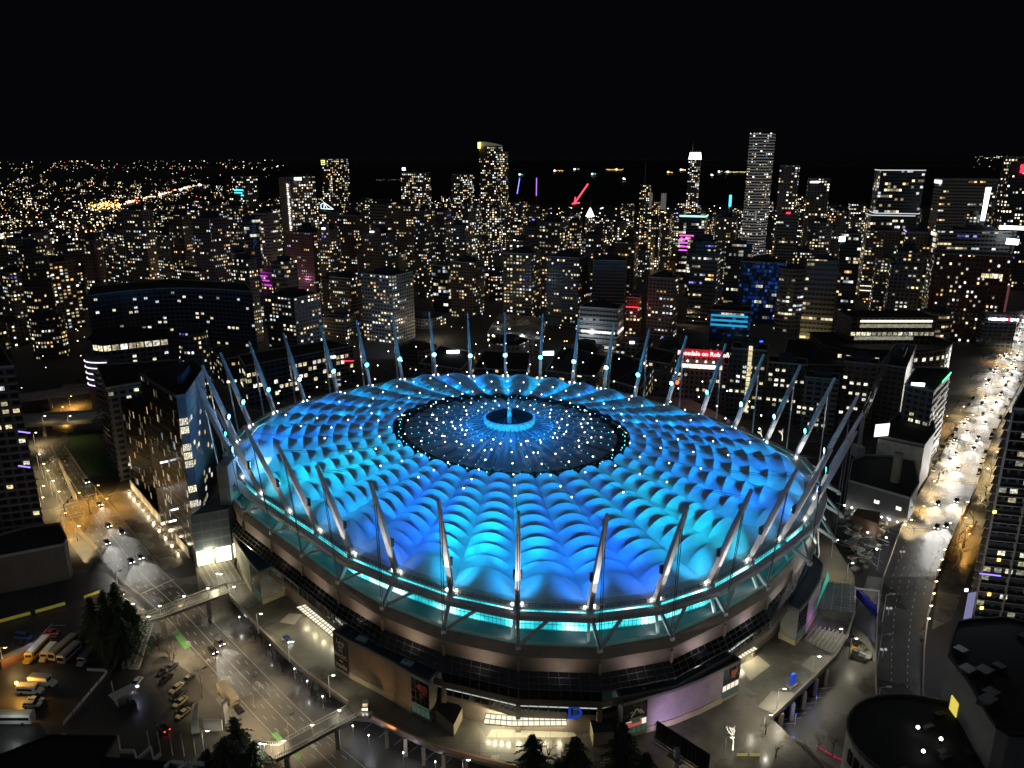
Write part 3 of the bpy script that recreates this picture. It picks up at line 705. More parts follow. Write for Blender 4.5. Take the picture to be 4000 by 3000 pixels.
# ---- elevated road on the right, dropping to the avenue
VL = [(3452, 3080, 7), (3432, 2900, 7), (3422, 2700, 7), (3421, 2550, 6.9), (3428, 2400, 6.6), (3450, 2255, 6.1), (3505, 2100, 5.3), (3555, 1990, 4.2), (3612, 1890, 2.8), (3669, 1790, 1.3), (3735, 1670, .4), (3795, 1560, .05), (3870, 1440, .05), (3949, 1317, .05), (3990, 1240, .05), (4020, 1190, .05)]
VR = [(3640, 3080, 7), (3612, 2900, 7), (3604, 2700, 7), (3608, 2550, 6.9), (3625, 2400, 6.6), (3655, 2252, 6.1), (3714, 2116, 5.3), (3765, 2000, 4.2), (3814, 1900, 2.8), (3840, 1810, 1.3), (3880, 1700, .4), (3930, 1600, .05), (3985, 1500, .05), (4060, 1370, .05), (4100, 1270, .05), (4120, 1210, .05)]
mb = MB(); A = [at(*p) for p in VL]; B = [at(*p) for p in VR]
for i in range(len(A) - 1):
    mb.face([A[i], B[i], B[i + 1], A[i + 1]], 0)
    if A[i].z > .4:
        for P, s in ((A, 1), (B, -1)): mb.face([P[i] - Vector((0, 0, 1.6)), P[i + 1] - Vector((0, 0, 1.6)), P[i + 1], P[i]], 1)
        mb.face([A[i] - Vector((0, 0, 1.6)), B[i] - Vector((0, 0, 1.6)), B[i + 1] - Vector((0, 0, 1.6)), A[i + 1] - Vector((0, 0, 1.6))], 1)
struct(mb.build('viaduct_road', ['wet_asphalt', 'concrete']))
def vpt(t, f):
    """point on the right-hand road: t 0..1 along, f 0..1 across"""
    k = t * (len(A_V) - 1); i = min(int(k), len(A_V) - 2); q = k - i
    return lerp(lerp(A_V[i], A_V[i + 1], q), lerp(B_V[i], B_V[i + 1], q), f)
A_V, B_V = A, B
mb = MB()
for P in (A, B):
    for i in range(7): mb.beam(P[i] + Vector((0, 0, .5)), P[i + 1] + Vector((0, 0, .5)), .35, 1.0)
tag(mb.build('bridge_barrier', 'concrete'), 'pale low barriers along both edges of the elevated road', 'barrier')
for k in range(3):
    p = lerp(A[k], B[k], .5); mb = MB(); mb.box((p.x, p.y, 2.6), (8, 1.5, 5.4)); tag(mb.build('pier', 'concrete'), 'broad pier under the elevated road', 'pier', 'piers under the elevated road')
mb = MB(); L = 0; n = 260
for f in (.33, .67, .18, .5, .84):
    for k in range(n):
        if k % 3: continue
        t = k / n
        if f in (.18, .5, .84) and t < .3: continue
        if f in (.33, .67) and t > .35: continue
        mb.beam(vpt(t, f) + Vector((0, 0, .03)), vpt(min(1, t + .6 / n + .0015), f) + Vector((0, 0, .03)), .16, .012)
for t in (.42, .425, .54, .545): mb.beam(vpt(t, .05) + Vector((0, 0, .03)), vpt(t, .95) + Vector((0, 0, .03)), .4, .012)
struct(mb.build('lane_markings', 'white_paint'))
# far pavement either side of the avenue
sheet('pavement', [(3612, 1895), (3669, 1795), (3735, 1675), (3870, 1445), (3949, 1322), (3930, 1310), (3830, 1440), (3700, 1640), (3600, 1780), (3540, 1900)], 'pavement', .02)
sheet('pavement', [(3820, 1900), (3845, 1810), (3885, 1700), (3990, 1500), (4100, 1500), (3960, 1780), (3900, 1960), (3800, 2200), (3720, 2420), (3640, 2460), (3670, 2260), (3730, 2120)], 'pavement', .02)
# ================================================================== CITY
def facade(name, wall, glass=(.02, .022, .026), bay=3.2, floor=3.0, fw=.62, fh=.5, dens=.22, warm=.5, es=1.3, blue=0.0, rough=.75, apt=3.0, grough=.2, band=0.0, band_col=(.3, .3, .3)):
    """wall with a grid of windows, some of them lit; every building draws its own pattern from its object seed"""
    m = bpy.data.materials.new(name); m.use_nodes = True; T = m.node_tree; n = T.nodes; l = T.links; p = n['Principled BSDF']
    m.cycles.emission_sampling = 'NONE'
    def M(op, a, b=None, c=None):
        q = n.new('ShaderNodeMath'); q.operation = op
        for k, x in enumerate((a, b, c)):
            if x is None: continue
            if isinstance(x, (int, float)): q.inputs[k].default_value = x
            else: l.new(x, q.inputs[k])
        return q.outputs[0]
    uv = n.new('ShaderNodeUVMap'); sp = n.new('ShaderNodeSeparateXYZ'); l.new(uv.outputs[0], sp.inputs[0])
    oi = n.new('ShaderNodeObjectInfo'); seed = M('MULTIPLY', oi.outputs['Random'], 977.0)
    # bay width differs a little from building to building
    sc = M('ADD', M('MULTIPLY', oi.outputs['Random'], .5), .8)
    U = M('DIVIDE', sp.outputs[0], M('MULTIPLY', sc, bay)); Vv = M('DIVIDE', sp.outputs[1], floor)
    cu, cv = M('FLOOR', U), M('FLOOR', Vv); fu, fv = M('FRACT', U), M('FRACT', Vv)
    inw = M('MULTIPLY', M('LESS_THAN', M('ABSOLUTE', M('SUBTRACT', fu, .5)), fw / 2), M('LESS_THAN', M('ABSOLUTE', M('SUBTRACT', fv, .52)), fh / 2))
    def wn(a, b, k):
        c = n.new('ShaderNodeCombineXYZ'); l.new(a, c.inputs[0]); l.new(b, c.inputs[1]); l.new(M('ADD', seed, k), c.inputs[2])
        w = n.new('ShaderNodeTexWhiteNoise'); w.noise_dimensions = '3D'; l.new(c.outputs[0], w.inputs[0]); return w
    shift = M('MULTIPLY', wn(cv, cv, 3.3).outputs['Value'], 4.0)
    ca = M('FLOOR', M('DIVIDE', M('ADD', cu, shift), apt))
    wa = wn(ca, cv, 7.7); ww = wn(cu, cv, 1.1)
    colmod = wn(ca, M('MULTIPLY', seed, 0.0), 5.5).outputs['Value']          # some window stacks are livelier
    thr = M('MULTIPLY', M('ADD', M('MULTIPLY', colmod, 1.2), .4), dens / .62)
    lit = M('MULTIPLY', M('LESS_THAN', wa.outputs['Value'], thr), M('LESS_THAN', ww.outputs['Value'], .62))
    scs = n.new('ShaderNodeSeparateColor'); l.new(ww.outputs['Color'], scs.inputs[0])
    scc = n.new('ShaderNodeSeparateColor'); l.new(wa.outputs['Color'], scc.inputs[0])
    ramp = n.new('ShaderNodeValToRGB'); e = ramp.color_ramp.elements; ramp.color_ramp.interpolation = 'CONSTANT'
    e[0].position = 0; e[0].color = (1, .58, .22, 1); e[1].position = .05 + .14 * warm; e[1].color = (1, .8, .42, 1)
    for pos, c in ((.2 + .25 * warm, (1, .88, .6, 1)), (.46 + .22 * warm, (1, .96, .84, 1)), (.84, (.82, .92, 1, 1)), (.985, (.25, .25, 1, 1))):
        q = e.new(pos); q.color = c
    l.new(scc.outputs[1], ramp.inputs[0])
    br = M('ADD', M('MULTIPLY', M('POWER', scs.outputs[2], 2.2), 1.5 * es), .16 * es)
    # curtains and furniture break up each pane
    nz = n.new('ShaderNodeTexNoise'); nz.inputs['Scale'].default_value = 1.3; nz.inputs['Detail'].default_value = 2; l.new(uv.outputs[0], nz.inputs['Vector'])
    mr = n.new('ShaderNodeMapRange'); mr.inputs[1].default_value = .35; mr.inputs[2].default_value = .62; mr.inputs[3].default_value = .45; mr.inputs[4].default_value = 1.25; l.new(nz.outputs[0], mr.inputs[0])
    mull = M('GREATER_THAN', M('ABSOLUTE', M('SUBTRACT', M('FRACT', M('MULTIPLY', fu, 2.0)), .5)), .08)
    st = M('MULTIPLY', M('MULTIPLY', M('MULTIPLY', lit, inw), br), M('MULTIPLY', mr.outputs[0], M('ADD', M('MULTIPLY', mull, .6), .4)))
    l.new(st, p.inputs['Emission Strength']); l.new(ramp.outputs[0], p.inputs['Emission Color'])
    wallc = n.new('ShaderNodeMixRGB'); wallc.blend_type = 'MULTIPLY'; wallc.inputs[0].default_value = 1; wallc.inputs[1].default_value = (*wall, 1)
    wv = n.new('ShaderNodeTexNoise'); wv.inputs['Scale'].default_value = .12; wv.inputs['Detail'].default_value = 5; l.new(uv.outputs[0], wv.inputs['Vector'])
    l.new(M('MULTIPLY', M('ADD', M('MULTIPLY', oi.outputs['Random'], .8), .5), M('ADD', M('MULTIPLY', wv.outputs[0], .9), .5)), wallc.inputs[2])
    wc = wallc.outputs[0]
    if band:
        b1 = n.new('ShaderNodeMixRGB'); b1.inputs[2].default_value = (*band_col, 1); l.new(wc, b1.inputs[1]); l.new(M('LESS_THAN', fv, band), b1.inputs[0]); wc = b1.outputs[0]
    mx = n.new('ShaderNodeMixRGB'); l.new(inw, mx.inputs[0]); l.new(wc, mx.inputs[1]); mx.inputs[2].default_value = (*glass, 1)
    l.new(mx.outputs[0], p.inputs['Base Color'])
    l.new(M('ADD', M('MULTIPLY', inw, grough - rough), rough), p.inputs['Roughness'])
    MATS[name] = m; return m
facade('fac_res', (.16, .155, .15), dens=.26, warm=.5, es=1.6, fw=.6, fh=.48, bay=2.7)
facade('fac_res_dim', (.11, .11, .115), dens=.18, warm=.5, es=1.5, bay=2.7)
facade('fac_res_brown', (.15, .105, .075), dens=.2, warm=1.0, es=1.4, bay=2.8)
facade('fac_res_warm', (.13, .115, .09), dens=.3, warm=.9, es=1.7)
facade('fac_office', (.17, .17, .17), dens=.2, warm=.2, es=1.4, bay=2.6, floor=3.7, fw=.86, fh=.48, apt=6)
facade('fac_glass', (.05, .06, .075), (.012, .018, .028), dens=.2, warm=.25, es=1.4, bay=2.4, floor=3.3, fw=.9, fh=.72, rough=.4, apt=4)
facade('fac_far', (.11, .105, .1), dens=.32, warm=.5, es=2.6, bay=3.4, floor=3.4, fw=.6, fh=.5, apt=2)
facade('fac_far_warm', (.1, .08, .06), dens=.34, warm=1.0, es=2.6, bay=3.3, floor=3.4, fw=.6, fh=.5, apt=2)
facade('fac_far_cool', (.07, .08, .09), dens=.3, warm=.1, es=2.6, bay=3.3, floor=3.5, fw=.6, fh=.5, apt=2)
facade('fac_near', (.13, .13, .135), dens=.0, es=0, fw=.7, fh=.55, bay=3.4)
facade('fac_near_blue', (.075, .085, .12), (.012, .016, .028), dens=0, es=0, fw=.8, fh=.6, bay=3.0)
facade('fac_near_brown', (.14, .1, .075), dens=0, es=0, fw=.6, fh=.5, bay=3.4)
facade('fac_low', (.1, .09, .08), dens=.25, warm=.8, es=2.2, bay=5, floor=4, fw=.5, fh=.45, apt=2)
bg_m = facade('fac_blue_glass', (.02, .05, .14), (.01, .035, .12), dens=.5, warm=.2, es=.35, bay=2.6, floor=3.6, fw=.88, fh=.7, rough=.35, apt=3)
for nd in bg_m.node_tree.nodes:
    if nd.type == 'VALTORGB':
        for k, el in enumerate(nd.color_ramp.elements): el.color = ((.02, .1, .6, 1), (.03, .16, .8, 1), (.02, .08, .5, 1), (.05, .25, .9, 1), (3, 2.8, 2.4, 1), (2.4, 2.2, 1.6, 1))[k % 6]  # window glow turned blue in place of blue LED light on the glass
WIN = []
for k, (c, s) in enumerate((((1, .9, .62), 1.1), ((1, .82, .42), .9), ((1, .95, .82), 1.5), ((.85, .93, 1), .9), ((1, .72, .35), .6), ((1, .88, .55), .45), ((1, .93, .75), .8), ((.95, .95, .7), .3))):
    m = mat('window_lit_%d' % k, (.02, .02, .02), .3, 0, c, s, sample=False); WIN.append(m)
    nn = m.node_tree.nodes; ll = m.node_tree.links; tc = nn.new('ShaderNodeTexCoord'); oi = nn.new('ShaderNodeObjectInfo'); va = nn.new('ShaderNodeVectorMath'); va.operation = 'ADD'
    cx = nn.new('ShaderNodeCombineXYZ'); mm = nn.new('ShaderNodeMath'); mm.operation = 'MULTIPLY'; mm.inputs[1].default_value = 60; ll.new(oi.outputs['Random'], mm.inputs[0]); ll.new(mm.outputs[0], cx.inputs[0])
    ll.new(tc.outputs['Object'], va.inputs[0]); ll.new(cx.outputs[0], va.inputs[1])
    nz = nn.new('ShaderNodeTexNoise'); nz.inputs['Scale'].default_value = 2.2; nz.inputs['Detail'].default_value = 1; ll.new(va.outputs[0], nz.inputs['Vector'])
    mr = nn.new('ShaderNodeMapRange'); mr.inputs[1].default_value = .35; mr.inputs[2].default_value = .65; mr.inputs[3].default_value = .3 * s; mr.inputs[4].default_value = 1.5 * s; ll.new(nz.outputs[0], mr.inputs[0]); ll.new(mr.outputs[0], nn['Principled BSDF'].inputs['Emission Strength'])
WIN_MESH = {}
def win_mesh(k):
    if k not in WIN_MESH:
        mb = MB(); mb.box((-.245, 0, 0), (.45, .1, 1), 0, 0); mb.box((.245, 0, 0), (.45, .1, 1), 0, 0); mb.box((0, .02, 0), (.04, .1, 1.02), 0, 1); mb.box((0, .02, -.52), (1.04, .12, .05), 0, 1)
        o = mb.build('window', [WIN[k], 'mullion']); WIN_MESH[k] = o.data; bpy.data.objects.remove(o)
    return WIN_MESH[k]
def windows(root, a, b, z0, z1, dens, bay=3.4, floor=3.0, w=2.2, h=1.5, kinds=(0, 1, 2, 5, 6, 7), cap=60, rows=None):
    """lit windows on the wall from a to b (ground points), each one an object"""
    a, b = Vector((a[0], a[1], 0)), Vector((b[0], b[1], 0)); L = (b - a).length; x = (b - a).normalized(); nn = Vector((x.y, -x.x, 0))
    if nn.dot(a) > 0: nn = -nn                                      # face the viewer's side of town
    nb = max(1, int(L / bay)); nf = max(1, int((z1 - z0) / floor)); cells = []
    for f in range(nf):
        q = 0
        while q < nb:
            if dens >= .95: cells.append((q, f)); q += 1
            elif random.random() < dens * 1.1:
                for r in range(random.choice((1, 1, 2, 3))):
                    if q + r < nb: cells.append((q + r, f))
                q += 3
            else: q += 1
    random.shuffle(cells)
    for (q, f) in cells[:cap]:
        p = a + x * ((q + .5) * L / nb) + nn * .06; o = bpy.data.objects.new('window', win_mesh(random.choice(kinds))); COL.objects.link(o)
        o.location = (p.x, p.y, z0 + (f + .52) * floor); o.rotation_euler = (0, 0, math.atan2(x.y, x.x)); o.scale = (w, 1, h); adopt(o, root)
def rect(cx, cy, w, d, rz):
    c, s = math.cos(rz), math.sin(rz); return [Vector((cx + x * c - y * s, cy + x * s + y * c, 0)) for x, y in ((-w / 2, -d / 2), (w / 2, -d / 2), (w / 2, d / 2), (-w / 2, d / 2))]
def inset(P, k):
    c = sum((Vector((p.x, p.y, 0)) for p in P), Vector()) / len(P); return [c + (Vector((p.x, p.y, 0)) - c) * k for p in P]
FOOT = []
def blockers(P): 
    c = sum(P, Vector()) / len(P); FOOT.append((c.x, c.y, max((p - c).length for p in P)))
LAND = {}
def building(name, label, P, z1, fac, z0=0.0, roof='roof_black', pent=True, group=None, cat='building', wins=0.0, wkw=None, slabs=0.0, cap=60, split=True, key=None, slab_m='grey_concrete'):
    """P: footprint counter-clockwise. One thing: wall, roof, penthouse, lit windows"""
    c = sum((Vector((p.x, p.y, 0)) for p in P), Vector()) / len(P)
    area = sum(P[i].x * P[(i + 1) % len(P)].y - P[(i + 1) % len(P)].x * P[i].y for i in range(len(P)))
    if area < 0: P = P[::-1]
    root = tag(empty(name, (c.x, c.y, z0)), label, cat, group); FOOT.append((c.x, c.y, max((Vector((p.x, p.y, 0)) - c).length for p in P)))
    if key: LAND[key] = (c.x, c.y, z1)
    mb = MB(); mb.prism(P, z0, z1, 0, 1, u0=random.random() * 50, bottom=False)
    mb.build('wall', [fac, roof], root)
    mb = MB()
    for i in range(len(P)): mb.beam(Vector((P[i].x, P[i].y, z1 + .35)), Vector((P[(i + 1) % len(P)].x, P[(i + 1) % len(P)].y, z1 + .35)), .45, .9)
    mb.build('roof_edge', slab_m, root)
    if pent:
        mb = MB(); Q = inset(P, .5); mb.prism(Q, z1 + .1, z1 + 3.6, 0, 0, bottom=False); Q2 = inset(P, .2); mb.prism(Q2, z1 + 3.6, z1 + 5.2, 0, 0, bottom=False); mb.build('penthouse', 'roof_navy', root)
    if slabs:
        mb = MB(); z = z0 + 3.0; Q = inset(P, 1 + slabs)
        while z < z1 - 1: mb.prism(Q, z - .14, z + .14, 0, bottom=True); z += 3.0
        mb.build('floor_slabs', slab_m, root)
    if wins:
        kw = dict(dens=wins, cap=cap); kw.update(wkw or {}); nf = 0
        for i in range(len(P)):
            a, b = P[i], P[(i + 1) % len(P)]; nn = Vector((b.y - a.y, a.x - b.x, 0)); mid = (a + b) / 2
            if nn.normalized().dot(-Vector((mid.x, mid.y, 0)).normalized()) < .12 or (b - a).length < 3: continue
            windows(root, a, b, z0 + 3, z1 - .4, **kw)
    return root, P
def roofpoly(pts, z): return [Vector((p.x, p.y, 0)) for p in (at(u, v, z) for u, v in pts)]
def towerspec(uL, uR, vT, Y, rz=25, asp=1.0):
    """footprint and height of a tower whose top spans pixels uL..uR at height vT and stands at distance Y"""
    c = at_y((uL + uR) / 2, vT, Y); dep = Y * CP - (c.z - CAMZ) * SP; Wd = (uR - uL) / F * dep; r = math.radians(rz)
    w = Wd / (abs(math.cos(r)) + asp * abs(math.sin(r))); return rect(c.x, Y, w, w * asp, r), c.z
def tower(name, label, uL, uR, vT, Y, fac, rz=25, asp=1.0, **kw):
    P, z = towerspec(uL, uR, vT, Y, rz, asp); return building(name, label, P, z, fac, **kw)

# ---------------------------------------------------------------- near buildings, left side
base = at(190, 2150, 0)
zt = at_y(72, 1434, base.y).z
P = [Vector((base.x, base.y, 0)), Vector((base.x - 30, base.y + 38, 0)), Vector((base.x - 85, base.y + 30, 0)), Vector((base.x - 66, base.y - 22, 0))]
r, P = building('apartment_tower', 'dark apartment tower with curved black roof and violet balcony lights, standing beside the sunken road', P, zt, 'fac_near', wins=.2, wkw=dict(kinds=(0, 1, 5, 6, 7, 3), floor=3.0), slabs=.012, cap=44, key='violet balcony tower')
mb = MB(); c = (P[0] + P[2]) / 2
for k in range(10): mb.prism(inset(P, .98 - k * .05), zt + .9 + k * .5, zt + 1.4 + k * .5 - .02, bottom=False)
mb.build('roof', 'roof_black', r)
glow('violet', (.3, .2, 1), 2.2); glow('blue_neon', (.05, .12, 1), 3.0); glow('white_neon', (.9, .95, 1), 4.0); glow('red_neon', (1, .02, .05), 3.5); glow('magenta', (1, .1, .8), 2.0); glow('green_neon', (.05, .9, .4), 2.5); glow('cyan_neon', (.05, .75, 1), 3.0); glow('amber', (1, .6, .15), 3.0)
glow('pale_sign', (.9, 1, .97), 5.0); glow('hot_red', (1, .25, .25), 5.0); glow('yellow_neon', (1, .85, .2), 2.5)
for z in (zt - 25, zt - 39): 
    p = at_y(95, px((base.x, base.y, z))[1] + 5, base.y - 8); mb = MB(); mb.box(p, (5.5, .4, .35), -.3); mb.build('balcony_light', 'violet', r)
P = roofpoly([(-60, 2110), (110, 2062), (232, 2048), (262, 2105), (250, 2130), (-60, 2190)], 14)
r, P = building('podium', 'grey blank-walled podium at the foot of the violet balcony tower', P, 14, mat('podium_grey', (.1, .1, .105), .8, noise=.2, nscale=.15), pent=False)
for k in range(3):
    p = at(22 + k * 20, 2158 - k * 5, 8); o = bpy.data.objects.new('window', win_mesh(7)); COL.objects.link(o); o.location = (p.x, p.y - 1, 9); o.scale = (3, 1, 2.6); o.rotation_euler = (0, 0, .25); adopt(o, r)
# dark tower with angled balconies
b0 = at(470, 1880, 0); zt = at_y(420, 1520, b0.y).z
P = [Vector((b0.x, b0.y, 0)), Vector((b0.x + 20, b0.y + 16, 0)), Vector((b0.x + 14, b0.y + 52, 0)), Vector((b0.x - 26, b0.y + 42, 0))]
r, P = building('apartment_tower', 'dark tower with sawtooth angled balconies between the lawn and the bronze glass hotel', P, zt, 'fac_near', wins=.1, cap=24, wkw=dict(kinds=(3, 6, 7, 0)), key='sawtooth tower', pent=False)
a, b = P[3], P[0]; d = (b - a).normalized(); nn = Vector((d.y, -d.x, 0))
if nn.dot(a) > 0: nn = -nn
z = 6
while z < zt - 1:
    for t in (.12, .37, .62, .87):
        p = lerp(a, b, t) + nn * .8; mb = MB(); mb.box((p.x, p.y, z), (6.4, 1.8, .25), math.atan2(d.y, d.x) + .2); mb.box((p.x + nn.x * .8, p.y + nn.y * .8, z + .6), (6.4, .12, 1.0), math.atan2(d.y, d.x) + .2, 1); mb.build('balcony', ['grey_concrete', 'dark_glass'], r)
    z += 3.05
# glass hotel: bronze-lit street face, blue corner
mat('bronze_glass', (.05, .03, .015), .16, .3); mat('blue_glass', (.018, .026, .036), .1)
hb = at(765, 2205, 0); zt = at_y(687, 1552, hb.y).z
roofp = roofpoly([(687, 1552), (724, 1546), (795, 1440), (760, 1412), (545, 1462)], zt)
r = tag(empty('hotel', (hb.x, hb.y, 0)), 'tall angular glass hotel with black roof, bronze street face and lit lobby beside the stadium', 'hotel'); LAND['bronze glass hotel'] = (hb.x, hb.y, zt)
def hotel_facade():
    m = facade('fac_bronze', (.07, .045, .025), (.04, .024, .012), bay=1.3, floor=3.4, fw=.72, fh=.86, dens=.13, warm=1.0, es=.55, rough=.35, apt=1, grough=.18)
hotel_facade()
facade('fac_hotel_blue', (.12, .15, .19), (.07, .1, .14), bay=2.6, floor=3.3, fw=.92, fh=.8, dens=0, es=0, rough=.4, grough=.3)
mb = MB(); mb.prism([roofp[4], roofp[0]] + [lerp(roofp[4], roofp[0], .5) + Vector((6, 8, 0))], 0, zt, 0, 1, bottom=False); mb.build('street_face', ['fac_bronze', 'roof_black'], r)
P2 = [roofp[0] + Vector((.15, .1, 0)), roofp[1], roofp[2], roofp[3], roofp[4] + Vector((1, 1.5, 0))]
mb = MB(); mb.prism(P2, 0, zt - .05, 0, 1, bottom=False); mb.build('corner_face', ['fac_hotel_blue', 'roof_black'], r)
mb = MB()
for i in range(5): mb.beam(roofp[i] + Vector((0, 0, zt + .2)), roofp[(i + 1) % 5] + Vector((0, 0, zt + .2)), .5, 1.2)
mb.build('roof_edge', 'mullion', r)
mb = MB(); q = inset(roofp, .45); mb.prism(q, zt + .1, zt + 4, 0, bottom=False); mb.build('penthouse', 'roof_navy', r)
a, b = roofp[0], roofp[1]
for k, z in enumerate((zt - 9.5, zt - 12.8, zt - 19.5, zt - 22.8, zt - 26.1, zt - 36, zt - 42)):
    p = lerp(a, b, .5); d = (b - a).normalized(); mb = MB(); mb.box((p.x + d.y * .1, p.y - d.x * .1 - .1, z), ((b - a).length * .86, .3, 2.5), math.atan2(d.y, d.x), 0)
    for s in range(1, 5): q = lerp(a, b, .07 + s * .172); mb.box((q.x + d.y * .25, q.y - d.x * .25 - .12, z), (.12, .3, 2.5), math.atan2(d.y, d.x), 1)
    mb.build('window', [WIN[0] if k % 2 else WIN[6], 'mullion'], r)
for i, (a, b) in enumerate(((roofp[1], roofp[2]),)): windows(r, a, b, 6, zt - 2, .13, bay=3.2, floor=3.3, kinds=(1, 0, 5, 7, 3), cap=26)
lamp('AREA', 'blue_fill', roofp[2] + Vector((34, -34, 44)), 5200, (.25, .55, 1), r, roofp[1] + Vector((2, 4, 40)), size=6)  # added area lamp standing in for blue spill from the mast floods
def hot(u, v, y, sx, sz, m, nm='sign', rz=0.0, parent=None, sy=.3):
    p = at_y(u, v, y); mb = MB(); mb.box(p, (sx, sy, sz), rz); return mb.build(nm, m, parent)
# lower wing of the hotel and its glazed lobby front
zt2 = 40
P = roofpoly([(470, 1562), (560, 1600), (690, 1690), (700, 1600), (545, 1548)], 44)
mb = MB(); mb.prism(P, 0, 44, 0, 1, bottom=False); mb.build('low_wing', ['fac_bronze', 'roof_black'], r)
L0, L1 = at(769, 2213, 10.3), at(911, 2184, 10.3); zl = at_y(780, 2014, L0.y).z; bk = Vector((4, 17, 0))
P = [Vector((p.x, p.y, 0)) for p in (L0, L1, L1 + bk, L0 + bk)]
mb = MB(); mb.prism(inset(P, 1.04), 0, 10.3, 0, 0, bottom=False); mb.build('plinth', 'grey_concrete', r)
mb = MB(); mb.prism(inset(P, .97), 10.3, 16, 0, 0, bottom=False); mb.build('lobby_glazing', 'warm_soffit', r)
mb = MB(); mb.prism(P, 16, zl, 0, 1, bottom=False); mb.build('lobby_block', ['fac_hotel_blue', 'roof_navy'], r)
mb = MB()
for t in (0, .5, 1): q = lerp(P[0], P[1], t); mb.box((q.x, q.y, 13.1), (.7, .7, 5.8))
mb.build('lobby_columns', 'mullion', r)
mb = MB(); q = L1 + Vector((-1.5, 8, 0)); mb.box((q.x, q.y, (zl + 15) / 2), (4, 10, zl + 15)); mb.build('service_tower', 'grey_concrete', r)
q = lerp(L0, L1, .5); lamp('POINT', 'lobby_lamp', (q.x, q.y - 3, 14), 4200, (1, .86, .5), r, size=1)
p, q = at(512, 1905, 0), at(742, 2180, 0); mb = MB(); mb.beam(p + Vector((0, 0, 2.2)), q + Vector((0, 0, 2.2)), .5, 4.4); mb.build('base_wall', mat('cream_wall', (.5, .42, .3), .7, noise=.15, nscale=.3), r)
# bright wash along the forecourt at the foot of the hotel
for t in (.05, .14, .23, .32, .41, .5, .6, .7, .8, .9):
    p = lerp(at(512, 1905, 0), at(742, 2180, 0), t) + Vector((-1.5, -1.1, .5)); lamp('POINT', 'soffit_lamp', p + Vector((0, 0, .9)), 700, (1, .82, .5), r, size=.5)
    mb = MB(); mb.box((p.x, p.y, .3), (.5, .5, .5), .8); mb.build('ground_light', 'dark_steel', r)
for (u, v, e) in ((675, 2035, 1), (682, 1990, .8), (640, 1805, .4)): hot(u, v, hb.y - 2 + (2100 - v) * .05, 2.6, .5, 'white_neon', 'painted_reflection', .6, r)  # glowing bars painted in for reflections on the hotel glass

# ---------------------------------------------------------------- nearest right side
rb = at(3790, 2440, 0); zt = at_y(3954, 1600, rb.y).z
P = [Vector((rb.x, rb.y, 0)), Vector((rb.x + 15.5, rb.y - 4, 0)), Vector((rb.x + 52, rb.y + 26, 0)), Vector((rb.x + 44, rb.y + 48, 0)), Vector((rb.x + 17, rb.y + 21, 0))]
r, P = building('apartment_tower', 'grey apartment tower of square balcony frames with purple string lights, beside the elevated road', P, zt, 'fac_near', pent=True, key='framed balcony tower', wins=0)
a, b = P[0], P[1]; d = (b - a).normalized(); nn = Vector((d.y, -d.x, 0)); L = (b - a).length
z = 4
while z < zt - 2:
    for t in (.25, .75):
        p = lerp(a, b, t) + nn * .5; mb = MB(); mb.box((p.x, p.y, z), (L * .49, 1.2, .28), math.atan2(d.y, d.x)); q = p + nn * .55; mb.box((q.x, q.y, z + .62), (L * .47, .08, .95), math.atan2(d.y, d.x), 1)
        for s in (-.5, .5): q = p + d * (s * L * .485); mb.box((q.x, q.y, z + 1.5), (.3, 1.2, 3.0), math.atan2(d.y, d.x))
        mb.build('balcony', ['concrete', 'dark_glass'], r)
    z += 3.1
windows(r, a, b, 4, zt - 2, .3, bay=3.2, floor=3.1, kinds=(5, 7, 7, 1, 0, 6), cap=26); [windows(r, lerp(P[0], P[1], .5), P[1], zz, zz + 3.1, 1, bay=3.2, floor=3.1, w=3, h=2.2, kinds=(2, 6), cap=3) for zz in (zt - 26, zt - 22.9, zt - 16.7)]
e, f = P[4], P[0]; d2 = (f - e).normalized(); n2 = Vector((d2.y, -d2.x, 0))
z = 3
while z < zt - 2:
    p = lerp(e, f, .7) + Vector((-1, 0, 0)); mb = MB(); mb.box((p.x, p.y, z), (2.6, 9, .3), math.atan2(d2.y, d2.x) - PI / 2); mb.box((p.x - 1.2, p.y, z + .6), (.1, 9, 1.0), math.atan2(d2.y, d2.x) - PI / 2); mb.build('balcony', 'concrete', r); z += 3.1
p = at_y(3868, 2245, rb.y - 2); mb = MB(); mb.box(p, (6.2, .15, .35), -.25); mb.build('string_lights', 'violet', r)
for u, v, m in ((3835, 2375, 'yellow_neon'), (3902, 2187, 'amber'), (3885, 2000, 'yellow_neon'), (3775, 2305, 'white_neon'), (3864, 2322, 'amber')): hot(u, v, rb.y - 2.2, 1.0, 1.0, m, 'balcony_lamp', 0, r)
for u, v in ((3938, 2287), (3957, 2334), (3980, 2390), (3970, 2278), (3985, 2060)): hot(u, v, rb.y - 1.5 + (u - 3920) * .06, .8, .8, 'bulb_white', 'balcony_lamp', 0, r)
for (u, v, z, e) in ((3745, 2370, 16, 2600), (3800, 2080, 34, 3600), (3860, 1800, 55, 3600)):
    p = at_y(u, v, rb.y - 14); lamp('POINT', 'tower_fill', (p.x - 4, rb.y - 20, z), e, (.85, .9, 1), r, size=1.5)  # added fill lights without fixtures, brightening the tower face
glow('pool_panel', (.55, .55, 1), .35)
p = at_y(3795, 2370, rb.y + 2); mb = MB(); mb.box(p, (5, .2, 11), .3); mb.build('lit_panel', 'pool_panel', r)
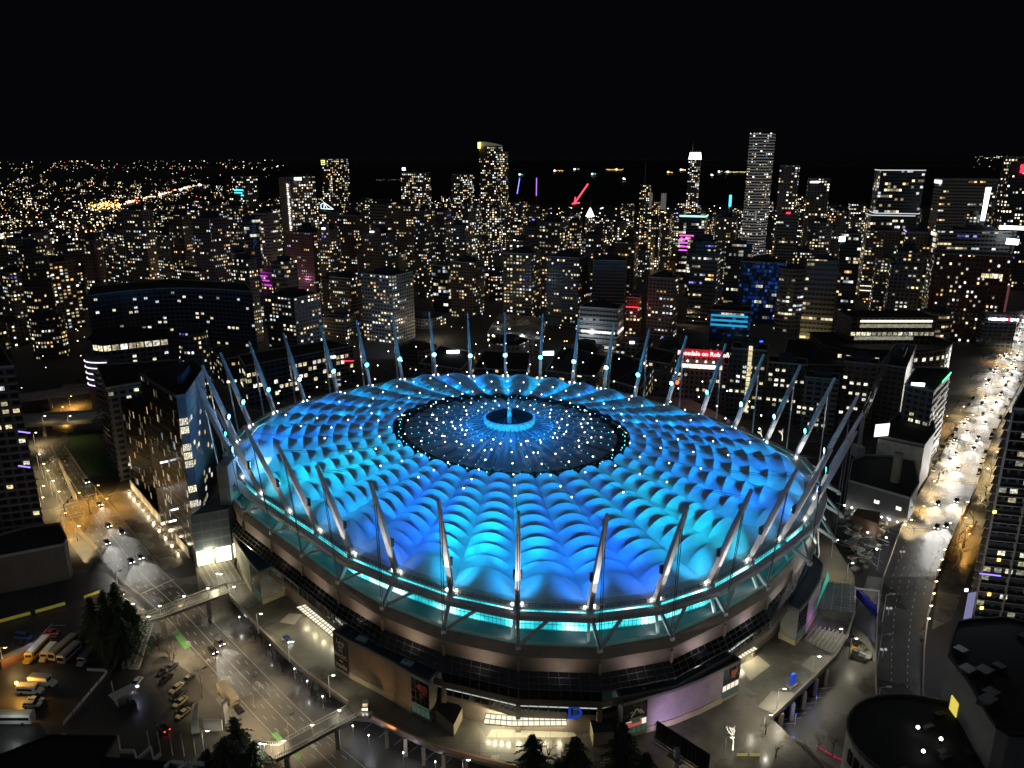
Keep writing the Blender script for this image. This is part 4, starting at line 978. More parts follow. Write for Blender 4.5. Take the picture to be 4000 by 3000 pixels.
# black-roofed arena, bottom corner
zt = 27
P = roofpoly([(3705, 2565), (3780, 2660), (3862, 2800), (3892, 2842), (3940, 2872), (4080, 2885), (4200, 2600), (4020, 2442), (3920, 2418), (3790, 2426), (3740, 2436), (3718, 2500)], zt)
r, P = building('arena', 'dark arena with rounded flat black roof and tall yellow window beside the elevated road', P, zt, mat('arena_wall', (.17, .17, .175), .7, noise=.15, nscale=.2), pent=False, roof=mat('arena_roof', (.004, .004, .004), .95), slab_m='roof_black')
for k in range(14): q = lerp(P[3], P[7], random.uniform(.15, .85)) + Vector((random.uniform(-14, 14), random.uniform(-6, 6), 0)); mb = MB(); mb.box((q.x, q.y, zt + .8), (random.uniform(1.5, 5), random.uniform(1.2, 3), random.uniform(.6, 1.8)), .5); mb.build('roof_unit', 'dark_steel', r)
for k in range(9):
    mb = MB(); a, b = lerp(P[0], P[5], k / 8), lerp(P[1], P[4], k / 8); a, b = Vector((a.x, a.y, zt + .05)), Vector((b.x, b.y, zt + .05)); mb.beam(lerp(a, b, .08), lerp(a, b, .92), .3, .12); mb.build('roof_seam', 'rubber', r)
aa, bb = P[0], P[1]
if True:
    q0, q1 = at_y(3712, 2790, P[1].y - 9), at_y(3738, 2790, P[1].y - 9)
    glow('yellow_window', (.95, .78, .12), .8)
    i = min(range(len(P)), key=lambda k: (P[k] - Vector((at(3780, 2660, zt).x, at(3780, 2660, zt).y, 0))).length); j = (i + 1) % len(P)
    d = (P[j] - P[i]).normalized(); nn = Vector((d.y, -d.x, 0))
    for t0 in (.25, .38):
        for zz in (8, 12.5, 17):
            p = lerp(P[i - 1], P[i], t0 + .35) ; d = (P[i] - P[i - 1]).normalized(); nn = Vector((d.y, -d.x, 0)); p = p + nn * .15
            mb = MB(); mb.box((p.x, p.y, zz), (2.1, .2, 4.1), math.atan2(d.y, d.x)); mb.build('window', 'yellow_window', r)
    for t, zz in ((.95, 7), (1.9, 5)):
        k = i - 1 + int(t); p = lerp(P[k], P[(k + 1) % len(P)], t % 1); nn = Vector((p.x, p.y - 0, 0)).normalized(); q = p - nn * 1.2
        mb = MB(); mb.box((q.x, q.y, zz + 2), (.5, .5, 1.4)); mb.build('wall_lamp', 'lit_strip', r); lamp('POINT', 'wall_lamp_light', (q.x - nn.x, q.y - nn.y, zz), 240, (1, .72, .35), r, size=.3)
zt = 15
cc = at(3640, 2905, zt); P = [Vector((cc.x + 19 * math.cos(2 * PI * k / 40), cc.y + 17 * math.sin(2 * PI * k / 40), 0)) for k in range(40)]
r, P = building('round_hall', 'round low hall with black roof and three white roof lamps before the arena', P, zt, 'grey_concrete', pent=False, roof=mat('hall_roof', (.006, .006, .006), .95), slab_m='dark_steel')
mb = MB()
for k in range(20, 40):
    p = P[k] * 1; q = lerp(cc, Vector((p.x, p.y, 0)), 1.006); mb.box((q.x, q.y, 11), (1.6, .5, 3.5), math.atan2(p.y - cc.y, p.x - cc.x) + PI / 2)
mb.build('glazing_strip', 'dark_glass', r)
for u, v in ((3585, 2845), (3675, 2890), (3606, 2938)):
    p = at(u, v, zt + 1.0); mb = MB(); mb.box(p - Vector((0, 0, .4)), (.5, .5, .9), 0, 0); mb.ball(p + Vector((0, 0, .3)), .42, 1, 8, 5); mb.build('roof_light', ['dark_steel', 'hot_white'], r)
mb = MB()
for k in range(9): q = cc + Vector((random.uniform(-12, 12), random.uniform(-10, 10), .5)); mb = MB(); mb.box(q, (random.uniform(1, 3), random.uniform(1, 2), random.uniform(.6, 1.4)), .3); mb.build('roof_unit', 'dark_steel', r)
p = at(3445, 2950, 3); mb = MB()
for k in range(10): mb.box(at(3436 + k * 1.5, 2950 + k * 6, 1 + k * .2), (1.8, 1.2, 1.6), .3)
tag(mb.build('light_display', mat('violet_display', (.05, .04, .1), .5, emit=(.16, .1, .9), es=1.0)), 'violet glowing light display by the wall under the elevated road', 'light display')

# ---------------------------------------------------------------- blocks around the stadium's far side
P = [Vector((p.x, p.y, 0)) for p in (at(958, 1432, 26), at(1378, 1352, 26), at(1290, 1330, 26), at(930, 1390, 26))]
r, P = building('long_block', 'long flat-roofed dark block close behind the stadium, red neon squiggle by its end', P, 26, 'fac_near_blue', wins=.22, wkw=dict(floor=3.8, w=2.4, h=2.3, kinds=(0, 1, 2, 5, 6)), cap=60, pent=False, key='long dark block')
hot(1350, 1410, P[1].y - 6, 11, .5, 'red_neon', 'neon_sign', .12, r)
hot(1300, 1395, P[1].y - 12, 4, 2.0, WIN[2], 'window', .5, r)
P = roofpoly([(820, 1365), (865, 1405), (950, 1395), (1000, 1360), (900, 1340)], 18)
building('low_block', 'low flat black-roofed block beyond the bronze hotel', P, 18, 'fac_low', pent=False)
# curved residential wall with black roof
pts = []
for k in range(11):
    t = k / 10; pts.append((lerp(338, 985, t), 1150 - 22 * math.sin(PI * t) + lerp(8, -8, t)))
zt = at_y(660, 1135, 540).z
P = roofpoly(pts + [(960, 1108), (660, 1092), (360, 1120)], zt)
r, P = building('curved_block', 'long curved apartment block with sweeping black roof and bluish balconies, beyond the hotel', P, zt, 'fac_near_blue', wins=.13, wkw=dict(kinds=(0, 2, 3, 6, 1, 7)), cap=5, slabs=.006, pent=False, key='long curved block')
zt = at_y(500, 1300, 470).z
P = roofpoly([(345, 1325), (360, 1340), (400, 1345), (655, 1318), (650, 1290), (480, 1282), (370, 1296)], zt)
r, P = building('low_block', 'low rounded block with bright glazed top floor and violet-white ring strips at its corner', P, zt, 'fac_near', pent=False, key='ring-lit block', slab_m='roof_black')
windows(r, P[2], P[3], zt - 5, zt, 1.0, bay=4, floor=4.4, w=3.9, h=3.2, kinds=(0, 6, 0, 2, 5), cap=40); windows(r, P[1], P[2], zt - 5, zt, 1.0, bay=4, floor=4.4, w=3.6, h=3.2, kinds=(0, 5), cap=8); windows(r, P[2], P[3], 4, zt - 6, .35, bay=3.4, floor=3.2, kinds=(3, 7, 5, 0), cap=30)
glow('ring_white', (.92, .82, 1), 2.2)
for k in range(5):
    z = zt - 11 - k * 3.6; mb = MB(); R0 = 9.5; c = (P[0] + P[1] + P[2]) / 3 + Vector((4, 3, 0))
    q = [c + Vector((R0 * 1.3 * math.cos(x), R0 * math.sin(x), z)) for x in [PI * 1.0 + j * PI * .62 / 8 for j in range(9)]]
    for j in range(8): mb.beam(q[j], q[j + 1], .45, .4)
    mb.build('light_ring', 'ring_white', r)
mb = MB(); c = (P[0] + P[1] + P[2]) / 3 + Vector((4, 3, 0)); mb.prism([c + Vector((12.2 * math.cos(k * PI / 12), 9.3 * math.sin(k * PI / 12), 0)) for k in range(24)], 0, zt - 8, bottom=False); mb.build('drum', mat('purple_drum', (.1, .08, .12), .6), r)
# ---------------------------------------------------------------- blocks to the right of the stadium
def strip(root, name, m, P0, P1, z, h=.5, out=.25, t0=0.0, t1=1.0):
    a, b = lerp(P0, P1, t0), lerp(P0, P1, t1); d = (b - a).normalized(); nn = Vector((d.y, -d.x, 0))
    if nn.dot(a) > 0: nn = -nn
    mb = MB(); q = nn * out; mb.beam(Vector((a.x, a.y, z)) + q, Vector((b.x, b.y, z)) + q, .3, h); return mb.build(name, m, root)
def vstrip(root, name, m, p, z0, z1, w=.8):
    mb = MB(); mb.box((p.x, p.y, (z0 + z1) / 2), (w, .4, z1 - z0)); return mb.build(name, m, root)
def seen_edge(P):
    """the two viewer-facing walls of a rectangular footprint: (left wall), (right wall)"""
    out = []
    for i in range(len(P)):
        a, b = P[i], P[(i + 1) % len(P)]; nn = Vector((b.y - a.y, a.x - b.x, 0)).normalized(); m = (a + b) / 2
        if nn.dot(-m.normalized()) > .1: out.append((a, b))
    out.sort(key=lambda e: (e[0] + e[1]).x); return out
def face_sign(root, s, m, wall, t, z, size, out=.5, name='sign', up=None, bold=.02):
    a, b = wall; d = (b - a).normalized()
    if d.x < 0: d = -d; a, b = b, a
    nn = Vector((d.y, -d.x, 0)); p = lerp(a, b, t) + nn * out; return words(name, s, size, m, (p.x, p.y, z), d, (0, 0, 1), root, .05, bold=bold)
# hotel with red script sign
P, z = towerspec(2636, 2855, 1402, 470, -14, .7)
r, P = building('hotel', 'concrete hotel with glowing red script sign above a lit top floor', P, z, facade('fac_hotel', (.22, .21, .2), dens=.0, es=0, bay=3.0, floor=3.1, fw=.5, fh=.55), wins=0, pent=False, key='red-sign hotel')
w = seen_edge(P); fw_ = max(w, key=lambda e: (e[0] - e[1]).length); windows(r, fw_[0], fw_[1], 8, z - 5, .36, bay=3.6, floor=3.1, w=1.7, h=1.8, kinds=(0, 4, 6, 5, 7), cap=44)
Q = inset(P, .86); mb = MB(); mb.prism(Q, z + .1, z + 4, 0, 1, bottom=False); mb.build('penthouse', ['fac_hotel', 'roof_black'], r)
strip(r, 'lit_floor', WIN[2], fw_[0], fw_[1], z - 2.2, 2.6, .1, .1, .88)
for t in (.2, .38, .55, .7): p = lerp(fw_[0], fw_[1], t); mb = MB(); mb.ball((p.x, p.y - 1, z + 1.2), .7); mb.build('parapet_lamp', mat('pink_lamp', (0, 0, 0), .5, 0, (1, .6, .55), 4, sample=False), r)
face_sign(r, 'Rosedale on Robson', 'hot_red', fw_, .5, z + 6.2, 3.7, 1.5, bold=.1)
mb = MB(); p = lerp(fw_[0], fw_[1], .5); d = (fw_[1] - fw_[0]).normalized(); mb.box((p.x, p.y + .4, z + 6), ((fw_[0] - fw_[1]).length * .8, .5, 5.2), math.atan2(d.y, d.x)); mb.build('sign_board', mat('red_board', (.2, .02, .02), .5, 0, (1, .02, .04), .22, sample=False), r)
lamp('POINT', 'sign_light', (p.x, p.y - 6, z + 5), 900, (1, .1, .12), r, size=1)
q = at_y(2645, 1576, 445); mb = MB(); mb.box(q, (9, .4, 1.2), -.2); mb.build('sign_board', 'red_neon', r); q = at_y(2646, 1494, 452); mb = MB(); mb.ball(q, 1.1, sq=(1, .3, 1.3)); mb.build('sign', mat('orange_red', (0, 0, 0), .5, 0, (1, .12, .04), 3, sample=False), r)
# dark office with a lit stair column
def mid(name, label, uL, uR, vT, Y, fac, rz, asp, dens, kinds=(0, 1, 2, 5, 6, 7, 3), cap=32, floor=3.0, bay=3.3, w=2.0, h=1.5, **kw):
    P, z = towerspec(uL, uR, vT, Y, rz, asp)
    return (*building(name, label, P, z, fac, wins=dens, cap=cap, wkw=dict(kinds=kinds, floor=floor, bay=bay, w=w, h=h), **kw), z)
r, P, z = mid('office_block', 'dark block with a tall yellow-lit stair column, beside the red-sign hotel', 2850, 3010, 1355, 440, 'fac_near', -20, .8, .16, key='stair-column block')
wl = seen_edge(P)[0]
for k in range(13):
    p = lerp(wl[0], wl[1], .55); mb = MB(); mb.box((p.x - .3, p.y - .4, 6 + k * 3.1), (2.2, .3, 2.6), -.3); mb.build('stair_window', WIN[1] if k % 3 else WIN[0], r)
mid('apartment_block', 'dark brown block with sparse white windows between stair-column block and lattice crane', 2995, 3160, 1410, 432, 'fac_near_brown', -20, .7, .16, kinds=(2, 0, 6, 7))
mid('apartment_block', 'grey ribbed block with few lit windows, just behind the masts and the lattice crane', 3135, 3290, 1468, 415, 'fac_near', -24, .8, .1)
mid('apartment_block', 'narrow dark block with sparse lights, between lattice crane and balcony-strip office', 3290, 3440, 1410, 425, 'fac_near_brown', -24, .7, .1, kinds=(0, 2, 6))
P = roofpoly([(3050, 1420), (3470, 1438), (3520, 1350), (3080, 1325)], 26)
building('low_block', 'long unlit flat-roofed block before the curved library', P, 26, 'fac_near_brown', pent=True)
P = roofpoly([(3440, 1425), (3540, 1440), (3580, 1350), (3500, 1345)], 38); building('low_block', 'unlit square black-roofed block beside the balcony-strip office, satellite dish near it', P, 38, 'fac_near_brown')
# office with balcony strips, white roof sign and green light line
zt = 42; P = roofpoly([(3535, 1505), (3648, 1532), (3712, 1462), (3700, 1440), (3580, 1435)], zt)
r, P = building('office_block', 'dark office with pale ribbed side wall, white roof sign and green roof light', P, zt, 'fac_near', wins=.15, cap=20, pent=False, key='white-roof-sign office')
p = at_y(3585, 1507, P[0].y - 1); mb = MB(); mb.box(p, (6, .4, 3), -.2); mb.build('sign', 'pale_sign', r)
a, b = P[1], P[2]
for k in range(9): strip(r, 'pale_band', 'grey_concrete', a, b, zt - 4 - k * 3.6, .8, .3)
strip(r, 'roof_light', 'green_neon', a, b, zt + 1, .6, .2, .45, 1.0)
# theatre with lit white wall
zt = 24; P = roofpoly([(3432, 1706), (3612, 1742), (3652, 1690), (3640, 1590), (3560, 1590), (3480, 1640)], zt)
r, P = building('theatre', 'black-roofed theatre with streaked white wall and blank bright screen', P, zt, 'podium_grey', pent=False, key='white-wall theatre')
mat('streaked_white', (.55, .52, .44), .7, noise=.3, nscale=.5)
strip(r, 'white_wall', 'streaked_white', P[0], P[1], 16, 14, .4)
p = at_y(3445, 1680, P[0].y - 2); mb = MB(); mb.box(p, (7.5, .4, 6), .25); mb.build('screen', mat('screen_white', (0, 0, 0), .5, 0, (1, 1, .96), 1.4), r)
for t in (.2, .5, .8): q = lerp(P[0], P[1], t); lamp('POINT', 'wall_washer', (q.x - 2, q.y - 5, 7), 700, (1, .9, .65), r, size=.5)
strip(r, 'lit_base', 'lit_strip', P[0], P[1], 6, .8, 5, .5, .8)
# low power-house with chimney, lit forecourt
zt = 16; P = roofpoly([(3315, 1880), (3555, 1950), (3590, 1890), (3570, 1790), (3380, 1780), (3330, 1800)], zt)
r, P = building('low_block', 'low black-roofed block with stubby chimney and lit foot, beside the elevated road', P, zt, 'podium_grey', pent=False)
q = at(3495, 1880, zt); mb = MB(); mb.tube(q, q + Vector((0, 0, 13)), 2.0, 1.8, 14); mb.build('chimney', 'concrete', r)
for k in range(9):
    a, b = P[0], P[1]; d = (b - a).normalized(); nn = Vector((d.y, -d.x, 0)); q = lerp(a, b, k / 8) + nn * 1.0
    mb = MB(); mb.box((q.x, q.y, 5), (.5, .5, .4)); mb.build('wall_lamp', 'hot_white', r)
    if k % 2 == 0: lamp('POINT', 'wall_lamp_light', (q.x + nn.x, q.y + nn.y, 4.4), 190, (1, .96, .85), r, size=.3)
for t in (.45, .8): windows(r, lerp(P[0], P[1], t), lerp(P[0], P[1], t + .1), 9, 13, 1, kinds=(2, 6), cap=1)
# construction yard with scaffolding between the stadium and the elevated road
yard = tag(empty('building_site', at(3400, 2090, 0)), 'cluttered building site with floodlit scaffold frames between stadium and elevated road', 'building site')
for k in range(5):
    mb = MB()
    for j in range(60):
        p = at(random.uniform(3335, 3500) - (k * 8), random.uniform(1985, 2230), 0); 
        if px(p)[0] > 3480 - max(0, (px(p)[1] - 2030)) * .45: continue
        if j % 2: mb.box((p.x, p.y, random.uniform(.5, 5)), (random.uniform(.2, 4), random.uniform(.2, 3), random.uniform(.2, 1.2)), random.choice((.6, -.95)))
        else: mb.beam((p.x, p.y, random.uniform(1, 6)), (p.x + random.choice((-5, 5, 3)), p.y + random.choice((-4, 4, 5)), random.uniform(1, 6)), .18)
    mb.build('scaffold', ['grey_concrete', 'steel', 'concrete', 'white_metal', 'mullion'][k], yard)['kind'] = 'stuff'
P = roofpoly([(3330, 2010), (3430, 2045), (3440, 2000), (3350, 1985)], 9); mb = MB(); mb.prism(P, 0, 9, 0, 0, bottom=False); mb.build('site_hut', mat('rust_roof', (.13, .07, .04), .8, noise=.3), yard)
for u, v in ((3390, 2080), (3465, 2020), (3510, 2010), (3462, 2100), (3425, 2145), (3350, 2030)):
    p = at(u, v, 5); mb = MB(); mb.ball(p, .35); mb.build('work_lamp', 'hot_white', yard); lamp('POINT', 'work_light', p + Vector((0, -.8, 0)), 420, (.9, .96, 1), yard, size=.3)
# lattice crane
cr = tag(empty('tower_crane', at(3372, 1660, 0)), 'unlit lattice boom crane leaning over the dark blocks beside the stadium', 'crane')
a, b = at_y(3372, 1625, 372), at_y(3475, 1385, 410); mb = MB(); s = 1.0
d = (b - a).normalized(); x = d.cross(Vector((0, 1, 0))).normalized(); y = Vector((0, 1, 0)); n = 26
for sx, sy in ((-1, -1), (1, -1), (1, 1), (-1, 1)): mb.beam(a + x * sx * s + y * sy * s, b + x * sx * s * .7 + y * sy * s * .7, .22)
for k in range(n):
    p, q = lerp(a, b, k / n), lerp(a, b, (k + 1) / n)
    for sy in (-1, 1):
        sg = 1 if k % 2 else -1; mb.beam(p + x * s * sg + y * sy * s, q - x * s * sg + y * sy * s, .15)
mb.build('boom', 'mullion', cr); mb = MB(); mb.box((a.x, a.y, 3), (4, 6, 6)); mb.beam((a.x, a.y, 5), a, 1.5); mb.build('cab', 'steel', cr)
# floodlit bare trees by the far rim
# ---- library: curved colonnade round a lit block
zt = 34; c = at(3440, 1330, zt); Pc = []
for k in range(19):
    a = math.radians(200 + 140 * k / 18); Pc.append(Vector((c.x + 44 * math.cos(a), c.y + 30 * math.sin(a), 0)))
P = Pc + [Vector((c.x + 38, c.y + 22, 0)), Vector((c.x - 38, c.y + 22, 0))]
r, P = building('library', 'curved colonnaded library wall wrapped round a brightly lit glass block', P, zt, 'fac_near_brown', pent=False, key='curved library', slab_m='roof_black')
for k in range(18):
    windows(r, Pc[k], Pc[k + 1], zt - 7.6, zt - 3.4, 1 if 1 < k < 17 else .2, bay=6, floor=4, w=2.4, h=2.2, kinds=(0, 6, 2), cap=2); windows(r, Pc[k], Pc[k + 1], zt - 18, zt - 10, .7, bay=6, floor=8, w=2.8, h=5.4, kinds=(7, 5, 7, 0), cap=1); windows(r, Pc[k], Pc[k + 1], 6, 12, .6, bay=6, floor=5, w=3.0, h=2.8, kinds=(0, 6, 2), cap=1)
Q = [Vector((c.x + x, c.y + y, 0)) for x, y in ((-24, -8), (30, -8), (30, 16), (-24, 16))]
mb = MB(); mb.prism(Q, zt, zt + 17, 0, 1, bottom=False); mb.build('glass_block', ['fac_near_brown', 'roof_black'], r)
for z0, m, t0, t1 in ((zt + 14.6, 'lit_strip', .1, .95), (zt + 11.5, WIN[7], .1, .95), (zt + 3.5, WIN[7], .05, .75)): strip(r, 'lit_floor', m, Q[0], Q[1], z0, 2.2 if z0 < zt + 14 else 1.2, .3, t0, t1)
windows(r, Q[0], Q[1], zt + 4.6, zt + 8, .95, bay=3.2, floor=3.2, w=2.8, h=2.2, kinds=(0, 5, 7, 6, 7), cap=20)
# ---- red-brown federal tower
P, z = towerspec(3650, 3945, 990, 640, -24, .5)
r, P = building('office_tower', 'broad red-brown office tower of square windows, five bright ones near its top', P, z, facade('fac_federal', (.16, .06, .045), (.012, .012, .015), bay=3.4, floor=3.7, fw=.5, fh=.5, dens=.24, warm=.2, es=1.8, apt=1), pent=False, key='red-brown office tower')
wl = max(seen_edge(P), key=lambda e: (e[0] - e[1]).length)
a, b = sorted(wl, key=lambda p: p.x)
for t in (.64, .69, .745, .8, .86): windows(r, lerp(a, b, t), lerp(a, b, t + .03), z - 18, z - 14, 1, bay=3, floor=4, w=2.6, h=3.4, kinds=(0, 1, 2), cap=1)
vstrip(r, 'corner_light', mat('pink_edge', (.1, .05, .06), .5, 0, (1, .35, .4), .12, sample=False), b, 8, z - 22, 1.6)
pb = lerp(a, b, .88); mb = MB(); mb.box((pb.x, pb.y - 6, 14), (24, 10, 28), -.15); mb.build('shop_block', 'fac_near_blue', r); 
for k in range(11):
    q = pb + Vector((-10 + k * 2.05, -11.2 - k * .3, 24 - k * .02)); mb = MB(); mb.box(q, (1.6, .3, 1.5 + .4 * ((k * 7) % 3)), -.15); mb.build('sign_letter', 'red_neon' if k == 7 else 'white_neon', r)
hot(3788, 1432, pb.y - 13, 14, 9, WIN[1], 'window', -.15, r)
# ---- white slab office
P, z = towerspec(2262, 2442, 1195, 610, -20, .75)
r, P = building('office_block', 'pale grey office of stepped white floor bands with two bright lit storeys', P, z, facade('fac_white_office', (.3, .31, .32), bay=2.6, floor=3.8, fw=.94, fh=.5, dens=.1, warm=.1, es=1.2, apt=5), pent=True, key='pale banded office', slabs=.03, slab_m=mat('pale_band', (.4, .41, .43), .7))
for e in seen_edge(P):
    for zz, k in ((z - 19, 2), (z - 31, 6), (z - 35, 5)): strip(r, 'lit_floor', WIN[k], e[0], e[1], zz, 2.0, .5, .06, .94)
# ---- named mid towers: label, uL, uR, vTop, Y, facade, rotation, aspect
MIDS = [
 ('apartment_tower', 'square apartment tower with pale frame and bright top corner windows, behind the long dark block', 1040, 1245, 1150, 590, 'fac_res', -30, .9, 'pale-frame tower'),
 ('apartment_tower', 'bluish floodlit apartment tower with stacked balconies, behind the leftmost far masts', 1414, 1610, 1066, 640, 'fac_res', -28, .9, 'bluish balcony tower'),
 ('apartment_tower', 'dark brown apartment tower with two orange windows near its roof', 1290, 1420, 1080, 680, 'fac_res_brown', -28, .9, None),
 ('apartment_tower', 'rounded tower with thin balcony ribs and glowing window column, above the far stadium rim', 1965, 2115, 985, 720, 'fac_res_warm', -20, 1, 'ribbed round tower'),
 ('apartment_tower', 'dark slab of wide balconies with white-lit windows and sloping roof strip', 2135, 2300, 1000, 690, 'fac_res_dim', -25, .8, 'sloping-roof slab'),
 ('apartment_tower', 'dark purple-tinted tower with nearly no lights, beside sloping-roof slab', 2312, 2455, 1012, 690, 'fac_near_blue', -10, .9, None),
 ('apartment_tower', 'grey tower with pale rooftop box and yellow window cluster, behind the pale banded office', 2530, 2660, 1080, 650, 'fac_res', -26, .9, 'pale rooftop-box tower'),
 ('office_tower', 'deep blue glass tower block with flat black roof', 2885, 3085, 1018, 720, 'fac_blue_glass', -22, .8, 'deep blue glass tower'),
 ('office_block', 'low glass block with cyan-lit floors, beneath the deep blue glass tower', 2768, 2945, 1205, 640, 'fac_blue_glass', -18, .8, 'cyan-lit block'),
 ('apartment_tower', 'tan ribbed apartment tower with violet roof line', 3530, 3655, 905, 760, 'fac_res_warm', -20, .9, 'violet-roof-line tower'),
 ('office_tower', 'dark green glass tower with bright white lamp on its corner', 3280, 3375, 912, 780, 'fac_glass', -22, .9, 'green glass tower'),
 ('apartment_tower', 'tower with two white floor strips midway up, beside the green glass tower', 3378, 3520, 900, 830, 'fac_res_warm', -22, .8, 'white-strip tower'),
 ('apartment_tower', 'yellowish apartment frame tower beside the curved library, amber lit columns', 3160, 3260, 1150, 640, 'fac_res_warm', -22, 1, None),
 ('apartment_tower', 'grey tower with dim pale windows left of the deep blue glass tower', 2790, 2890, 850, 900, 'fac_res', -22, .9, 'pale-ribbed tower'),
 ('apartment_tower', 'grey blank-edged tower right of deep blue glass tower', 3095, 3190, 985, 760, 'fac_res', -22, .8, None),
 ('office_tower', 'stepped terrace tower of grey ledges', 3200, 3290, 900, 900, 'fac_office', -22, .8, None),
 ('apartment_tower', 'black apartment tower over the tree-lined street, orange glow at its foot', 850, 985, 985, 800, 'fac_res_dim', -30, .9, 'blue-letter tower'),
 ('apartment_tower', 'dark twin-shaft tower with white windows, above long curved block', 400, 520, 905, 860, 'fac_res', -32, .9, None),
 ('apartment_tower', 'pale grid apartment tower at the city edge over the curved block', 590, 760, 915, 820, 'fac_res', -32, .8, None),
 ('apartment_tower', 'wide amber-windowed tower behind the violet balcony tower', 130, 290, 1020, 690, 'fac_res_warm', -34, .8, None),
 ('apartment_tower', 'dim tower with a blue tree of lights, over the violet balcony tower', -20, 120, 1060, 650, 'fac_res', -34, .8, None),
 ('apartment_tower', 'brown brick apartment tower behind pale-frame tower', 1120, 1290, 905, 880, 'fac_res_brown', -28, .8, None),
 ('apartment_tower', 'warm amber tower crowded with lit windows beside bluish balcony tower', 1320, 1440, 840, 900, 'fac_res_brown', -28, .8, 'amber crowded tower'),
 ('office_block', 'low glass block edged with white light lines, above the far stadium masts', 1690, 1765, 1035, 760, 'fac_glass', -20, .8, None),
 ('apartment_tower', 'brown tower with warm windows between ribbed round tower and bluish balcony tower', 1760, 1890, 1020, 740, 'fac_res_brown', -24, .9, None),
 ('office_block', 'red-washed brick block beside the pale banded office', 2445, 2510, 1160, 660, 'fac_res_brown', -20, .8, 'red-washed block'),
 ('low_block', 'low block washed in magenta light beyond the pale-frame tower', 1020, 1150, 1062, 700, 'fac_res_dim', -28, .8, 'magenta block'),
 ('apartment_tower', 'tower with two pink-lit window stacks, below the golden-tip tower', 1805, 1880, 812, 1020, 'fac_far', -22, .9, 'pink-stack tower'),
 ('office_tower', 'striped glass tower with pink-lit storeys and green roof line', 2650, 2770, 845, 950, 'fac_glass', -20, .8, 'pink-storey tower'),
]
for nm, lb, uL, uR, vT, Y, fac, rz, asp, key in MIDS:
    P, z = towerspec(uL, uR, vT, Y, rz, asp); r, P = building(nm, lb, P, z, fac, key=key, slabs=.02 if nm == 'apartment_tower' and Y < 730 else 0, slab_m='grey_concrete')
    E2 = seen_edge(P)
    if key == 'violet-roof-line tower': strip(r, 'roof_light', mat('violet_line', (0, 0, 0), .5, 0, (.25, .15, 1), 4, sample=False), *E2[0], z + .6, .9, .4)
    if key == 'green glass tower': p = E2[0][0]; mb = MB(); mb.box((p.x + 2, p.y - 1, z - 5), (8, 1, 5)); mb.build('corner_lamp', 'pale_sign', r)
    if key == 'white-strip tower':
        for zz in (z - 58, z - 63): strip(r, 'light_strip', WIN[2], *E2[0], zz, .9, .5)
    if key == 'cyan-lit block':
        for zz in (z - 4, z - 8, z - 12): strip(r, 'lit_floor', mat('cyan_floor', (0, 0, 0), .4, 0, (.03, .45, .75), .8, sample=False), *E2[0], zz, 1.7, .3, .02, .95)
    if key == 'pink-storey tower':
        for k in range(5): strip(r, 'lit_floor', 'magenta', *E2[0], z - 22 - k * 4.4, 1.3, .4, .05, .6)
        for e in E2: strip(r, 'roof_light', mat('green_white', (0, 0, 0), .5, 0, (.4, 1, .7), 1.6, sample=False), *e, z + 1, 2.0, .4)
    if key == 'magenta block':
        for k in range(3): strip(r, 'lit_floor', mat('magenta_floor', (0, 0, 0), .5, 0, (.9, .1, .9), .9, sample=False), *E2[0], z - 3 - k * 4, 1.2, .4, .1 * k, .35 + .1 * k)
        q = E2[0][0]; lamp('POINT', 'magenta_wash', (q.x - 4, q.y - 12, z + 5), 6000, (.9, .1, .8), r, size=1)
    if key == 'pink-stack tower':
        for k in range(5):
            for t in (.05, .55): strip(r, 'lit_floor', 'magenta', *E2[0], z - 4 - k * 3.4, 1.6, .4, t, t + .3)
    if key == 'red-washed block': strip(r, 'neon_line', 'red_neon', *E2[0], z - 8, .7, .4); lamp('POINT', 'neon_wash', ((E2[0][0].x + E2[0][1].x) / 2, E2[0][0].y - 14, z - 5), 2500, (1, .12, .1), r)
    if key == 'blue-letter tower': [strip(r, 'neon_sign', mat('blue_letter', (0, 0, 0), .5, 0, (.08, .2, 1), 4, sample=False), *E2[0], z + 2 + 4 * (k % 2), 2.6, 1, .15 + k * .09, .2 + k * .09) for k in range(6)]
    if key == 'bluish balcony tower': c = (P[0] + P[2]) / 2; lamp('AREA', 'facade_wash', (c.x + 20, c.y - 70, 20), 9000, (.5, .7, 1), r, (c.x, c.y, z * .5), size=8)
# ---------------------------------------------------------------- skyline landmarks
def pole(root, name, p, h, m='steel', r=.5): mb = MB(); mb.tube(p, p + Vector((0, 0, h)), r, r * .3, 6); return mb.build(name, m, root)
P, z = towerspec(1873, 1962, 572, 1250, -25, .8)
r, P = building('skyscraper', 'tallest central tower with curved roof shell and golden lit tip', P, z, 'fac_far', pent=False, key='golden-tip tower')
mb = MB(); c = (P[0] + P[2]) / 2; a, b = min(P, key=lambda p: p.x), max(P, key=lambda p: p.x)
for k in range(8):
    t0, t1 = k / 8, (k + 1) / 8; p, q = lerp(a, b, t0), lerp(a, b, t1); h0, h1 = 7 * (1 - t0 ** 2 * .8), 7 * (1 - t1 ** 2 * .8)
    mb.face([Vector((p.x, p.y - 3, z)), Vector((q.x, q.y - 3, z)), Vector((q.x, q.y - 3, z + h1)), Vector((p.x, p.y - 3, z + h0))])
    mb.face([Vector((p.x, p.y - 3, z + h0)), Vector((q.x, q.y - 3, z + h1)), Vector((q.x, q.y + 14, z + h1)), Vector((p.x, p.y + 14, z + h0))])
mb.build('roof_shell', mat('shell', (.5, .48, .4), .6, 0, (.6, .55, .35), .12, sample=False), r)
mb = MB(); mb.box((a.x, a.y - 4, z + 1.5), (4.5, 4, 9)); mb.build('crown_light', 'yellow_neon', r)
